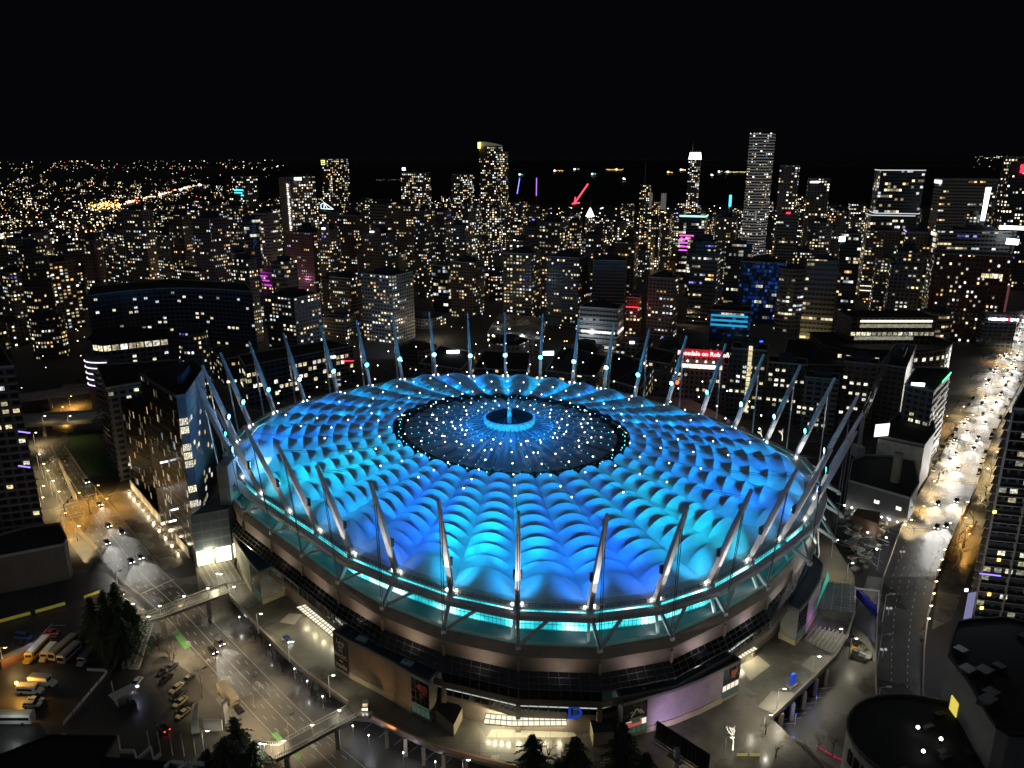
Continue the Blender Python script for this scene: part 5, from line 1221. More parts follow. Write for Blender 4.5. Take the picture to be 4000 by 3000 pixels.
P2, z2 = towerspec(1955, 1985, 592, 1262, -25, 1.5); mb = MB(); mb.prism(P2, 0, z2, bottom=False); mb.build('side_shaft', 'fac_far', r)
# oval striped tower
c = at_y(2980, 520, 1150); P = [Vector((c.x + 17.5 * math.cos(2 * PI * k / 28), 1150 + 14 * math.sin(2 * PI * k / 28), 0)) for k in range(28)]
r = tag(empty('skyscraper', (c.x, 1150, 0)), 'tall slender oval tower wrapped in pale horizontal stripes', 'skyscraper'); LAND['striped oval tower'] = (c.x, 1150, c.z); FOOT.append((c.x, 1150, 20))
mb = MB(); mb.prism(P, 0, c.z, 0, 0, bottom=False); mb.build('wall', 'fac_far_cool', r)
mb = MB(); z = 6; k = 0
while z < c.z - 2:
    s = 1.03 + .02 * math.sin(k * 1.7); mb.prism(inset(P, s), z, z + 1.5, 0, 0); z += 4.0; k += 1
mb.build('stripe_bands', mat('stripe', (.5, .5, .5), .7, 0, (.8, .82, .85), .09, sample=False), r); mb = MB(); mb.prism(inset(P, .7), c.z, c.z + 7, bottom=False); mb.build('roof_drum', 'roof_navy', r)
P, z = towerspec(2688, 2742, 622, 1600, -15, 1); r, P = building('skyscraper', 'slim tower with blazing white crown and roof mast', P, z, 'fac_far', pent=False, key='white-crown tower')
mb = MB(); Q = inset(P, 1.08); Q2 = inset(P, .9)
mb.ring([Vector((p.x, p.y, z)) for p in Q], [Vector((p.x, p.y, z + 13)) for p in Q2]); mb.build('crown', mat('crown_white', (0, 0, 0), .5, 0, (.95, 1, 1), 4, sample=False), r); mb = MB(); mb.prism(Q2, z + 13, z + 16, bottom=False); mb.build('crown_cap', 'grey_concrete', r); pole(r, 'roof_mast', Vector((P[0].x + 8, P[0].y + 8, z + 16)), 16, 'white_metal', 1.2)
SKY = [
 ('skyscraper', 'broad skyline tower with a few lit storeys at its top corner, beside light-strip tower', 1257, 1356, 622, 1300, 'fac_far_warm', -20, .8, 'corner-storey tower'),
 ('skyscraper', 'slim tower with a vertical string of white lights up its edge and a bright base', 1096, 1172, 694, 1000, 'fac_far', -18, .9, 'light-strip tower'),
 ('skyscraper', 'dim dark tower standing just beside the light-strip tower', 1170, 1226, 690, 1020, 'fac_far_cool', -18, .9, None),
 ('skyscraper', 'amber-windowed tower with one bright roof lamp', 1568, 1680, 675, 1300, 'fac_far_warm', -22, .8, 'amber roof-lamp tower'),
 ('skyscraper', 'tower with stepped shoulder beside golden-tip tower', 1764, 1850, 682, 1350, 'fac_far', -22, .9, 'stepped-shoulder tower'),
 ('skyscraper', 'dark glass tower with ragged cyan light patch near its top', 910, 1000, 690, 1250, 'fac_far_cool', -25, .9, 'cyan-patch tower'),
 ('skyscraper', 'grey tower with square top box, next to the striped oval tower', 3042, 3132, 648, 1050, 'fac_far', -20, .9, 'box-top tower'),
 ('skyscraper', 'tower with cool white top storeys, between box-top tower and double-stack glass tower', 3150, 3250, 698, 1050, 'fac_far_cool', -20, .9, 'cool-top tower'),
 ('skyscraper', 'dark office slab with a long white-lit top storey at the city edge', 3668, 3880, 700, 950, 'fac_office', -12, .5, 'lit-top office slab'),
 ('skyscraper', 'dark tower with dotted light column, beside the glowing white mast', 3875, 3935, 728, 930, 'fac_far', -12, .8, None),
 ('skyscraper', 'tall near-black tower with red lamp, cut by the picture edge', 3935, 4080, 615, 900, 'fac_far_cool', -12, .7, 'red-lamp tower'),
 ('office_block', 'broad office with brightly lit white and cream floors behind the red-brown office tower', 3660, 3945, 900, 720, 'fac_office', -14, .4, 'bright-floors office'),
 ('office_tower', 'curved-top office with rows of yellow windows and two white fins', 2520, 2580, 790, 1300, 'fac_far_warm', -20, .8, 'white-fin office'),
 ('skyscraper', 'spired dark tower, among low skyline roofs between red crane and white-crown tower', 2500, 2545, 722, 1550, 'fac_far_warm', -20, .9, 'spired tower'),
]
for nm, lb, uL, uR, vT, Y, fac, rz, asp, key in SKY:
    P, z = towerspec(uL, uR, vT, Y, rz, asp); r, P = building(nm, lb, P, z, fac, key=key, pent=(key != 'lit-top office slab')); E2 = seen_edge(P)
    if key == 'corner-storey tower':
        for k in range(3): strip(r, 'lit_floor', 'yellow_neon', *E2[0], z - 2 - k * 3, 1.2, .5, .02, .22)
    if key == 'light-strip tower':
        p = lerp(*E2[0], .45)
        for k in range(46): mb = MB(); mb.box((p.x + 2, p.y - 2, z - 8 - k * 2.35), (1.7, 1, 1.3)); mb.build('edge_light', WIN[2] if k % 5 else 'white_neon', r)
        mb = MB(); mb.box((p.x - 4, p.y - 1, z / 2), (9, 2, z)); mb.build('side_fin', 'tan_concrete', r)
        mb = MB(); mb.box((p.x + 16, p.y - 2, z - 1), (8, 1.5, 3)); mb.build('roof_lamp', 'pale_sign', r)
        mb = MB(); mb.box((p.x - 8, p.y - 6, z - 118), (10, 3, 14), -.3); mb.build('lit_base', WIN[2], r)
    if key == 'amber roof-lamp tower': mb = MB(); mb.box((P[0].x + 4, P[0].y + 8, z + 6), (5, 4, 4)); mb.build('roof_lamp', 'pale_sign', r)
    if key == 'cyan-patch tower':
        for k in range(4): strip(r, 'light_patch', 'cyan_neon', *E2[0], z - 20 - k * 4, 1.6, .5, .1, .75 - .1 * (k % 2))
    if key == 'cool-top tower': strip(r, 'lit_floor', 'white_neon', *E2[0], z - 4, 2.0, .5, .1, .5)
    if key == 'lit-top office slab': strip(r, 'lit_floor', mat('cool_lit', (0, 0, 0), .5, 0, (.9, 1, .95), 1.8, sample=False), *E2[0], z - 3, 4, .5, .05, .96); [windows(r, E2[0][0], E2[0][1], 20 + k * 18, 30 + k * 18, .5, bay=8, floor=8, w=6, h=3, kinds=(2, 6, 3), cap=8) for k in range(4)]
    if key == 'red-lamp tower': mb = MB(); mb.box((P[0].x + 12, P[0].y - 3, z - 12), (4, 3, 9)); mb.build('warning_lamp', 'red_neon', r)
    if key == 'bright-floors office':
        for zz, t0, t1, m in ((z - 4, .02, .38, WIN[2]), (z - 4, .40, .72, WIN[0]), (z - 9, .40, .72, WIN[6]), (z - 14, .40, .74, WIN[0]), (z - 19, .40, .98, WIN[6]), (z - 14, .76, .95, WIN[5]), (z + 16, .02, .5, WIN[2]), (z + 24, .02, .1, WIN[3])):
            if zz < z: strip(r, 'lit_floor', m, *E2[0], zz, 3.2, .5, t0, t1)
    if key == 'white-fin office': 
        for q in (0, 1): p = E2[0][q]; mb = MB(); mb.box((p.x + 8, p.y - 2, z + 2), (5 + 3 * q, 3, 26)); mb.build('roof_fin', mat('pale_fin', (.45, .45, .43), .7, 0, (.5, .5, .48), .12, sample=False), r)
    if key == 'spired tower': pole(r, 'spire', Vector((P[0].x + 10, P[0].y + 8, z + 5)), 46, 'mullion', 1.2)
# double-stack glass tower with light-edged boxes
r = None
for (uL, uR, vT, vB) in ((3425, 3606, 664, 832), (3388, 3566, 838, 1000)):
    P, z = towerspec(uL, uR, vT, 880, -14, .7); zb = at_y(3500, vB, 880).z if r is None else 0
    if r is None: r = tag(empty('skyscraper', (P[0].x, P[0].y, 0)), 'double-stacked glass tower whose boxes are outlined by thin white light lines', 'skyscraper'); LAND['double-stack glass tower'] = (P[0].x, 880, z); FOOT.append((P[0].x + 25, 890, 45))
    mb = MB(); mb.prism(P, max(0, zb), z, 0, 1); mb.build('stacked_box', ['fac_glass', 'roof_black'], r)
    m = mat('edge_line', (0, 0, 0), .5, 0, (.9, .93, 1), .8, sample=False)
    for e in seen_edge(P):
        strip(r, 'edge_line', m, *e, z, .9, .4)
        if zb > 5: strip(r, 'edge_line', m, *e, zb + .6, .9, .4)
# bright white light mast beside the lit-top slab
P0 = at_y(3838, 862, 760); P1 = at_y(3862, 732, 760)
t = tag(empty('light_mast', (P0.x, 760, 0)), 'glowing white leaning light mast before the lit-top office slab', 'light mast'); mb = MB(); mb.beam(P0, P1, 3.0, 1.5, 0, 4.0); mb.build('glow_panel', 'pale_sign', t); mb = MB(); mb.tube((P0.x, 760, 0), P0, 1.6); mb.build('pole', 'steel', t)
# stadium-like floodlit arena roof sign strip on far right edge
for u0, u1, v, Y, lb in ((3905, 4020, 888, 700, 'bright white sign strip on a dark rooftop by the picture edge, above the oval one'), (3932, 3978, 942, 690, 'bright oval white sign on a dark wall by the picture edge')):
    p, q = at_y(u0, v, Y), at_y(u1, v + 4, Y); t = tag(empty('billboard', (p.x, Y, 0)), lb, 'sign'); mb = MB(); mb.beam(p, q, 1.0, 3.2 if u0 < 3920 else 5); mb.build('sign_face', 'pale_sign', t); mb = MB(); mb.tube(((p.x + q.x) / 2, Y + 1, 0), ((p.x + q.x) / 2, Y + 1, p.z), 1.0); mb.build('post', 'dark_steel', t)
# ---- cranes outlined with coloured lamps on the skyline
def light_crane(u0, v0, u1, v1, Y, m, label, w=1.4, mastv=None):
    p, q = at_y(u0, v0, Y), at_y(u1, v1, Y); t = tag(empty('tower_crane', (p.x, Y, 0)), label, 'crane'); mb = MB(); mb.tube((p.x, Y, 0), p, 1.2, 1.0); mb.build('tower', 'dark_steel', t)
    mb = MB(); mb.beam(p, q, w); mb.build('lit_boom', m, t); return t, p, q
mat('purple_lamp', (0, 0, 0), .5, 0, (.35, .12, 1), 2.5, sample=False)
light_crane(2020, 757, 2030, 697, 1500, mat('blue_violet', (0, 0, 0), .5, 0, (.22, .2, 1), 3, sample=False), 'crane boom lit blue-violet on the skyline, topped by a pale lamp')
light_crane(2095, 765, 2096, 695, 1500, 'purple_lamp', 'upright crane boom lit purple, on the skyline')
t, p, q = light_crane(2243, 796, 2297, 718, 1450, mat('red_lamp', (0, 0, 0), .5, 0, (1, .04, .08), 4, sample=False), 'crane with red-lit leaning boom over the skyline', 2.2)
mb = MB(); mb.beam(p + Vector((2, 0, 12)), p, 1.6); mb.beam(p + Vector((-4, 0, 0)), p + Vector((10, 0, 2)), 2.0); mb.build('lit_counterjib', 'red_lamp', t)
light_crane(2851, 806, 2854, 762, 1350, 'cyan_neon', 'short crane lit cyan beside the striped oval tower', 3.2)
c = at_y(2305, 835, 1200); t = tag(empty('lantern_tower', (c.x, 1200, 0)), 'white glowing pyramid lantern with thin spire among rooftops below the red-lit crane', 'lantern'); mb = MB(); mb.prism(rect(c.x, 1200, 11, 11, .4), 0, c.z - 4, bottom=False); mb.build('tower', 'fac_far', t)
mb = MB(); P = rect(c.x, 1200, 10, 10, .4); [mb.face([Vector((P[i].x, P[i].y, c.z - 4)), Vector((P[(i + 1) % 4].x, P[(i + 1) % 4].y, c.z - 4)), Vector((c.x, 1200, c.z + 10))]) for i in range(4)]; mb.build('lantern', 'white_neon', t); pole(t, 'spire', Vector((c.x, 1200, c.z + 9)), 22, 'mullion', .6)
# illuminated suspension-bridge shaped sign
p = at_y(1276, 806, 1100); t = tag(empty('roof_sign', (p.x, 1100, 0)), 'pale blue outline sign shaped like a suspension bridge, on a dark block', 'sign'); mb = MB()
for (x0, z0, x1, z1) in ((-8, -3, 9, -4), (-3, 5, -8, 2.5), (-3, 5, 9, -4), (-3, 5, -4, -3), (-3, 5, 1, -3.4), (-8, 2.5, -8, -3)): mb.beam(p + Vector((x0, 0, z0)), p + Vector((x1, 0, z1)), .7)
mb.build('outline', mat('ice_blue', (0, 0, 0), .5, 0, (.6, .9, 1), 2.4, sample=False), t); P, z = towerspec(1248, 1300, 822, 1106, -20, .9); mb = MB(); mb.prism(P, 0, z, 0, 1, bottom=False); mb.build('block', ['fac_far', 'roof_black'], t); FOOT.append((p.x, 1100, 14))
# low pale car-park roof beyond the far rim, with white lamps
P = roofpoly([(1905, 1300), (2115, 1330), (2130, 1245), (1950, 1228)], 12); r, P = building('car_park', 'flat pale car-park roof with white lamps beyond the far rim', P, 12, 'fac_low', roof='pavement', pent=False)
for u, v in ((1945, 1260), (2025, 1322), (2040, 1308), (1990, 1285), (2100, 1300), (1925, 1310)):
    p = at(u, v, 15); mb = MB(); mb.tube(p - Vector((0, 0, 3)), p, .12); mb.ball(p, .5, 1); mb.build('roof_lamp', ['dark_steel', 'hot_white'], r); lamp('POINT', 'roof_light', p + Vector((0, -.8, .2)), 700, (.85, .97, 1), r, size=.3)
LOWS = [([(1640, 1420), (1800, 1445), (1860, 1380), (1720, 1352)], 16, 'low dark block with white-lit shop sign, just past the far rim'), ([(1850, 1440), (2060, 1450), (2070, 1380), (1890, 1372)], 15, 'wide low dark roof beyond central far masts'), ([(2130, 1450), (2330, 1475), (2370, 1395), (2200, 1352)], 18, 'hip-roofed dark block beyond the far rim'), ([(2352, 1478), (2500, 1520), (2560, 1420), (2400, 1380)], 17, 'dark block with two rows of dim arcade windows'), ([(2470, 1400), (2620, 1425), (2640, 1380), (2520, 1352)], 20, 'dark flat block behind the arcade-window block'), ([(1180, 1500), (1330, 1480), (1300, 1440), (1170, 1460)], 6, 'low garage roof behind the long dark block')]
for k, (pts, z, lb) in enumerate(LOWS):
    P = roofpoly(pts, z); r, P = building('low_block', lb, P, z, 'fac_low', pent=(k == 2))
    if k == 0: hot(1770, 1374, P[2].y, 9, 2.0, 'pale_sign', 'sign', .1, r)
    if k == 2: hot(2142, 1380, P[0].y + 8, 7, 2.6, 'pale_sign', 'sign', .1, r)
    if k == 3:
        e = max(seen_edge(P), key=lambda e: (e[0] - e[1]).length)
        for zz in (3, 8): windows(r, *e, zz, zz + 4, .9, bay=4, floor=4, w=2.2, h=1.8, kinds=(7, 7, 5), cap=20)
# ================================================================== the rest of downtown: residential towers filling the blocks
ENV = [(-200, 930), (0, 900), (330, 860), (520, 780), (900, 735), (1000, 770), (1250, 745), (1400, 765), (1580, 720), (1700, 790), (1850, 745), (2000, 760), (2180, 815), (2450, 780), (2650, 770), (2850, 790), (3050, 730), (3250, 760), (3400, 770), (3640, 760), (3700, 745), (4100, 740)]
def env(u):
    for i in range(len(ENV) - 1):
        if ENV[i][0] <= u <= ENV[i + 1][0]:
            t = (u - ENV[i][0]) / (ENV[i + 1][0] - ENV[i][0]); return ENV[i][1] + (ENV[i + 1][1] - ENV[i][1]) * t
    return 760
rows = [(500, 34), (540, 36), (575, 46), (630, 40), (690, 40), (750, 42), (830, 46), (940, 46), (1060, 48), (1200, 50), (1360, 52), (1540, 56), (1740, 60), (1960, 66), (2200, 72)]
rng = random.Random(5)
GEN = []
for ri, (Y, step) in enumerate(rows):
    x = -Y * .78
    while x < Y * .74:
        x += step * rng.uniform(.6, 1.15); y = Y + rng.uniform(-32, 32); u = px((x, y, 20))[0]
        if u < -60 or u > 4060: continue
        # keep the avenue on the right open, and the low blocks beyond the far rim
        if Y < 1300 and abs(x - (190 + (y - 330) * .755)) < 30 + (8 if y > 700 else 0): continue
        if x > 190 + (y - 330) * .755 + 40 and y < 900: continue
        if Y < 570 and (u < 560 or u > 2850): continue
        if Y > 1500 and u < 900: continue
        if u < 420 and 930 < Y < 1300: continue
        w = rng.uniform(15, 25) * (1.0 if Y < 1300 else 1.15); h = rng.choice((18, 26, 40, 55, 62, 70, 78, 86, 95, 100))
        if Y < 700: h *= .8
        if Y < 590 and 800 < u < 2900: h = rng.uniform(8, 17); w *= 1.2
        if rng.random() < .16: h = rng.uniform(8, 16); w *= 1.6
        vmax = env(u) + rng.uniform(4, 70); zmax = at_y(u, vmax, y).z
        h = min(h, zmax - 4)
        if h < 8: continue
        if any((x - fx) ** 2 + (y - fy) ** 2 < (w * .72 + fr * .92) ** 2 for fx, fy, fr in FOOT): continue
        GEN.append((x, y, w, h)); FOOT.append((x, y, w * .7))
GEN = GEN[:345]
# each gets a label of its own: look + rank beside the nearest landmark
def nearest(x, y):
    return min(LAND, key=lambda k: (LAND[k][0] - x) ** 2 + ((LAND[k][1] - y) * .8) ** 2)
TALLY = {}; ORD = ['nearest', 'second', 'third', 'fourth', 'fifth', 'sixth', 'seventh', 'eighth', 'ninth', 'tenth', 'eleventh', 'twelfth', 'thirteenth', 'fourteenth', 'fifteenth', 'sixteenth', 'seventeenth', 'eighteenth']
STY_N = [('fac_res', 'grey', 'scattered white windows'), ('fac_res_dim', 'dark', 'few lit windows'), ('fac_res_brown', 'brown', 'amber windows'), ('fac_res_warm', 'tan', 'many warm windows'), ('fac_glass', 'dark glass', 'pale window rows'), ('fac_office', 'ledged', 'white window bands'), ('fac_res_warm', 'tan', 'many warm windows'), ('fac_res', 'grey', 'scattered white windows')]
STY_F = [('fac_far', 'grey', 'white windows'), ('fac_far_warm', 'brown', 'amber windows'), ('fac_far_cool', 'slate', 'cool windows'), ('fac_far', 'grey', 'white windows')]
mat('slab_grey', (.17, .17, .175), .8); mat('slab_tan', (.16, .14, .11), .8)
items = []
for (x, y, w, h) in GEN:
    k = nearest(x, y); lx, ly, lz = LAND[k]; side = ('beyond' if y > ly else 'before') if abs(y - ly) > abs(x - lx) * .8 else ('to the left of' if x < lx else 'to the right of')
    f, c, wn_ = (rng.choice(STY_N) if y < 1000 else rng.choice(STY_F)); items.append([x, y, w, h, k, side, f, c, wn_, math.hypot(x - lx, y - ly)])
items.sort(key=lambda t: t[9])
BOX = {}
for x, y, w, h, k, side, f, c, wn_, d in items:
    shape = rng.choice(('plain', 'plain', 'chamfer', 'setback', 'slab', 'round'))
    size = 'low' if h < 18 else ('mid-height' if h < 50 else 'tall'); kind = 'block' if h < 18 else 'tower'
    adj = {'plain': 'square', 'chamfer': 'corner-cut', 'setback': 'stepped', 'slab': 'slab-like', 'round': 'rounded'}[shape]
    key = (size, adj, c, kind, side, k); n_ = TALLY.get(key, 0); TALLY[key] = n_ + 1
    lb = '%s %s %s %s with %s, %s one %s the %s' % (size, adj, c, kind, wn_, ORD[min(n_, 17)] if n_ else 'nearest', side, k)
    if len(lb.split()) > 16: lb = '%s %s %s %s, %s one %s the %s' % (size, adj, c, kind, ORD[min(n_, 17)], side, k)
    rz = math.radians(rng.choice((-28, -24, -20, 62, 66)) if x < 150 else rng.choice((-22, -18, 68))); z = h
    asp = 1.0 if shape != 'slab' else .55; P = rect(x, y, w * (1.15 if shape == 'slab' else 1), w * asp, rz)
    if shape == 'chamfer': P = [lerp(P[i], P[(i + 1) % 4], t) for i in range(4) for t in (.2, .8)]
    if shape == 'round': P = [Vector((x + w * .52 * math.cos(2 * PI * q / 14 + rz), y + w * .46 * math.sin(2 * PI * q / 14 + rz), 0)) for q in range(14)]
    nm = 'low_block' if h < 18 else ('apartment_tower' if 'office' not in f and 'glass' not in f else 'office_tower')
    root = tag(empty(nm, (x, y, 0)), lb, 'building', 'towers of the downtown skyline')
    mb = MB()
    if shape == 'setback':
        mb.prism(P, 0, z * .86, 0, 1, u0=rng.random() * 90, bottom=False); mb.prism(inset(P, .72), z * .86, z, 0, 1, u0=rng.random() * 90, bottom=False)
    else: mb.prism(P, 0, z, 0, 1, u0=rng.random() * 90, bottom=False)
    if shape in ('plain', 'chamfer') and h > 30 and rng.random() < .6:      # projecting bay stack
        a, b = P[0], P[1]; dd = (b - a).normalized(); nn = Vector((dd.y, -dd.x, 0)); q = [lerp(a, b, .3) - nn * .5, lerp(a, b, .3) + nn * 1.8, lerp(a, b, .7) + nn * 1.8, lerp(a, b, .7) - nn * .5]; mb.prism(q, 0, z * .93, 0, 1, u0=rng.random() * 60, bottom=False)
    mb.build('wall', [f, 'roof_black'], root)
    if y < 900 and h > 18:
        ms = MB(); zz = 3.0; q = inset(P, 1.035)
        while zz < h - 2: ms.prism(q, zz - .16, zz + .16, 0); zz += 3.0 if 'office' not in f else 3.7
        ms.build('floor_slabs', 'slab_grey' if rng.random() < .6 else 'slab_tan', root)
    mb = MB(); q = inset(P, .5 if shape != 'setback' else .36); mb.prism(q, z, z + rng.uniform(2.5, 5.5), 0, 0, bottom=False)
    if rng.random() < .3: p = inset(P, .3)[rng.randrange(len(P))]; mb.tube((p.x, p.y, z), (p.x, p.y, z + rng.uniform(6, 11)), .2, .1, 4)
    mb.build('penthouse', 'roof_navy', root)
    if rng.random() < .16:
        p = P[0] * .5 + P[1] * .5; mb = MB(); mb.box((p.x, p.y - .5, z + .8), (rng.uniform(1.5, 5), .8, rng.uniform(.8, 2))); mb.build('roof_lamp', rng.choice(('pale_sign', 'white_neon', 'white_neon', 'blue_neon', 'red_neon', 'violet', 'amber')), root)
print('generated towers', len(GEN))
# ---- street-lamp glow between the blocks: dots of light along the streets
glow('street_dot_warm', (1, .72, .32), 4.5); glow('street_dot_white', (1, .93, .8), 5); glow('dot_red', (1, .1, .06), 6); glow('dot_amber', (1, .55, .12), 8); glow('dot_blue', (.2, .3, 1), 8); glow('dot_dim', (1, .88, .66), 1.3)
DOTS = ['street_dot_warm', 'street_dot_white', 'dot_red', 'dot_amber', 'dot_blue', 'dot_dim']
mb = MB(); rr = random.Random(8)
def dot(mb, p, s, m): mb.box(p, (s, s, s * .8), 0, m)
for k in range(1100):
    Y = rr.uniform(470, 2300); x = rr.uniform(-.72, .72) * Y
    if x > 190 + (Y - 330) * .755 - 20 and Y < 1000: continue
    dot(mb, (x, Y, rr.uniform(4, 10)), Y * rr.uniform(.0006, .0012), rr.choices((0, 1, 2, 3, 4, 5), (4, 5, .6, 2, .3, 5))[0])
o = mb.build('street_lights', DOTS); tag(o, 'countless small street and shop lights scattered between the downtown towers', 'city lights', kind='stuff')
# real glow along a few downtown streets
for (u, v, Y, e, c) in ((790, 1095, 760, 30000, (1, .7, .25)), (2040, 1380, 600, 9000, (.85, .95, 1)), (2280, 1360, 590, 9000, (.85, .95, 1)), (1700, 1250, 640, 9000, (1, .8, .5)), (1180, 1290, 640, 9000, (1, .75, .4)), (3140, 1250, 560, 12000, (1, .75, .35)), (2480, 1300, 590, 9000, (1, .6, .5)), (2700, 1150, 700, 15000, (1, .75, .4)), (3300, 950, 900, 25000, (1, .7, .3)), (1450, 900, 1000, 30000, (1, .65, .3)), (2500, 880, 1050, 30000, (1, .75, .4)), (400, 1000, 900, 25000, (1, .7, .35)), (2900, 900, 1000, 25000, (1, .7, .35)), (1900, 950, 950, 25000, (1, .75, .4)), (1060, 1000, 850, 20000, (1, .4, .6))):
    p = at_y(u, v, Y); lamp('POINT', 'street_glow', (p.x, Y, 12), e, c, size=2.0)
# ---- far city on the plain and the hillside
facade('fac_house', (.06, .055, .05), dens=.3, warm=.8, es=4.0, bay=7, floor=5, fw=.5, fh=.5, apt=1)
mb = MB(); md = MB(); rr = random.Random(21)
def hill_z(x, y):
    if y < 9000: return 0
    pts = [(-16000, 9000, 60), (-11000, 9500, 95), (-8000, 9800, 110), (-5600, 10400, 140), (-4200, 11000, 170), (-2700, 12000, 150), (-1300, 13500, 90), (-900, 14000, 0)]
    for i in range(len(pts) - 1):
        if pts[i][0] <= x <= pts[i + 1][0]:
            t = (x - pts[i][0]) / (pts[i + 1][0] - pts[i][0]); y0 = lerp(pts[i][1], pts[i + 1][1], t); hz = lerp(pts[i][2], pts[i + 1][2], t)
            return max(0, min(1, (y - y0) / 2500)) * hz * .45
    return 0
n = 0
while n < 1250:
    Y = math.exp(rr.uniform(math.log(1250), math.log(13500))); u = rr.uniform(-60, 1800) if Y > 2000 else rr.uniform(-60, 900)
    x = (u - 2000) / F * Y * 1.02
    if Y > 2700 and x > -1000 - (Y - 2700) * .25: continue
    if 4000 < Y < 9000 and x > -1750: continue
    if 1000 < Y < 2500 and -2.0 < (x + 560 + (Y - 1020) * 1.36) / 110 < 1.6: continue      # creek stays dark
    if Y > 3500 and rr.random() < .35: continue
    if 5200 < Y < 9000 and rr.random() < .75: continue
    s = Y * rr.choice((.00025, .0003, .0004, .0005, .0007)); z = hill_z(x, Y)
    dot(md, (x, Y - s, z + s * .5 + rr.uniform(2, 9)), s, rr.choices((0, 1, 2, 3, 4, 5), (3, 5, .5, 1.2, .12, 9))[0]); n += 1
    if n % 3 == 0 and Y < 6000: w = rr.uniform(9, 22); mb.prism(rect(x, Y + 14, w, w, rr.uniform(-.6, 0)), 0, rr.uniform(6, 22), 0, 1, u0=rr.random() * 400, bottom=False)
# bright arterial road climbing to the right, amber cluster, marina
for k in range(170):
    t = rr.random() ** .9; u = lerp(470, 780, t) + rr.gauss(0, 4); v = lerp(797, 722, t) + rr.gauss(0, 2.2); p = at(u, v, 6); dot(md, p, p.y * rr.uniform(.0006, .0013), rr.choices((0, 1, 2, 3), (2, 6, 1.2, 1))[0])
for k in range(90): u, v = rr.uniform(345, 470), rr.gauss(803, 7); p = at(u, v, 6); dot(md, p, p.y * rr.uniform(.0006, .0013), 3 if rr.random() < .75 else 0)
for k in range(120): u, v = rr.uniform(0, 230), 925 + rr.gauss(0, 6) - .02 * rr.uniform(0, 230); p = at(u, v, 6); dot(md, p, p.y * rr.uniform(.0008, .0016), rr.choice((0, 1, 1, 5)))
for k in range(16): u, v = rr.uniform(1470, 1560), rr.gauss(703, .6); p = at(u, v, 6); dot(md, p, p.y * .0003, 5)
# mountain-side lights on the right
for k in range(70): u = rr.uniform(3660, 3960); Y = 11500; p = at_y(u, 612 + rr.gauss(0, 2) + abs(u - 3800) * .02 if k < 42 else rr.uniform(620, 680), Y); dot(md, (p.x, p.y - 900, p.z), Y * rr.uniform(.0003, .0006), rr.choice((1, 5, 5)))
for u, v in ((3720, 673), (3802, 673), (3891, 675), (3940, 674)): p = at_y(u, v, 10000); dot(md, p, 13, 1)
tag(md.build('city_lights', DOTS), 'sea of small white and amber lights spreading to the horizon', 'city lights', kind='stuff')
tag(mb.build('distant_houses', ['fac_house', 'roof_black']), 'dark low houses of the far suburbs', 'houses', kind='stuff')
# ---- anchored ships on the bay
SHIPS = [(2035, 688, 'cyan_neon', 'small pale-lit ship directly above the blue-violet crane boom', 26), (2180, 672, 'amber', 'long amber-lit freighter, leftmost of the amber ones on the bay', 70), (2252, 666, 'dot_dim', 'dim white-lit freighter between two amber freighters', 40), (2319, 686, 'cyan_neon', 'small greenish-lit ship nearer than the amber freighters', 32), (2400, 667, 'amber', 'brightest amber-lit freighter with deck lamps on the bay', 120), (2438, 706, 'white_neon', 'near boat with tall white light on the bay', 14), (2616, 678, 'amber', 'yellow-lit tanker left of the white-crown tower', 36), (2667, 668, 'dot_amber', 'dim orange-lit ship just beside the white-crown tower', 40), (2782, 690, 'white_neon', 'small white-lit boat right of the white-crown tower', 18), (2813, 676, 'dot_dim', 'dim ship at the end of yellow deck-light line', 30), (2870, 677, 'yellow_neon', 'long freighter with a yellow line of deck lights', 150)]
for u, v, m, lb, L in SHIPS:
    p = at(u, v, 3); d = p.y; t = tag(empty('cargo_ship', (p.x, p.y, 0)), lb, 'ship', 'ships anchored on the bay'); Lm = L / F * d * .55
    mb = MB(); h = Lm / 2; w = max(6, Lm * .09)
    pts = [Vector((p.x - h, p.y - w, 0)), Vector((p.x + h * .85, p.y - w, 0)), Vector((p.x + h, p.y, 0)), Vector((p.x + h * .85, p.y + w, 0)), Vector((p.x - h, p.y + w, 0))]; mb.prism(pts, .4, 9); mb.build('hull', 'dark_steel', t)
    mb = MB(); mb.box((p.x - h * .7, p.y, 15), (Lm * .14, w * 1.6, 14)); mb.build('deckhouse', 'white_metal', t)
    k = max(3, int(L / 9)); s = d * .0008
    for q in range(k): mb = MB(); mb.box((p.x - h + (q + .5) / k * Lm, p.y - w - 2, 12 + rr.uniform(0, s)), (s * rr.uniform(.5, 1.4), 2, s * rr.uniform(.5, 1.1))); mb.build('deck_lamp', m, t)
    mb = MB(); mb.box((p.x + (.2 if 'bright' in lb else -.7) * h, p.y - w - 3, 16), (s * 2.4, 2, s * 2.0)); mb.build('deck_lamp', 'pale_sign' if m != 'amber' else 'dot_amber', t)
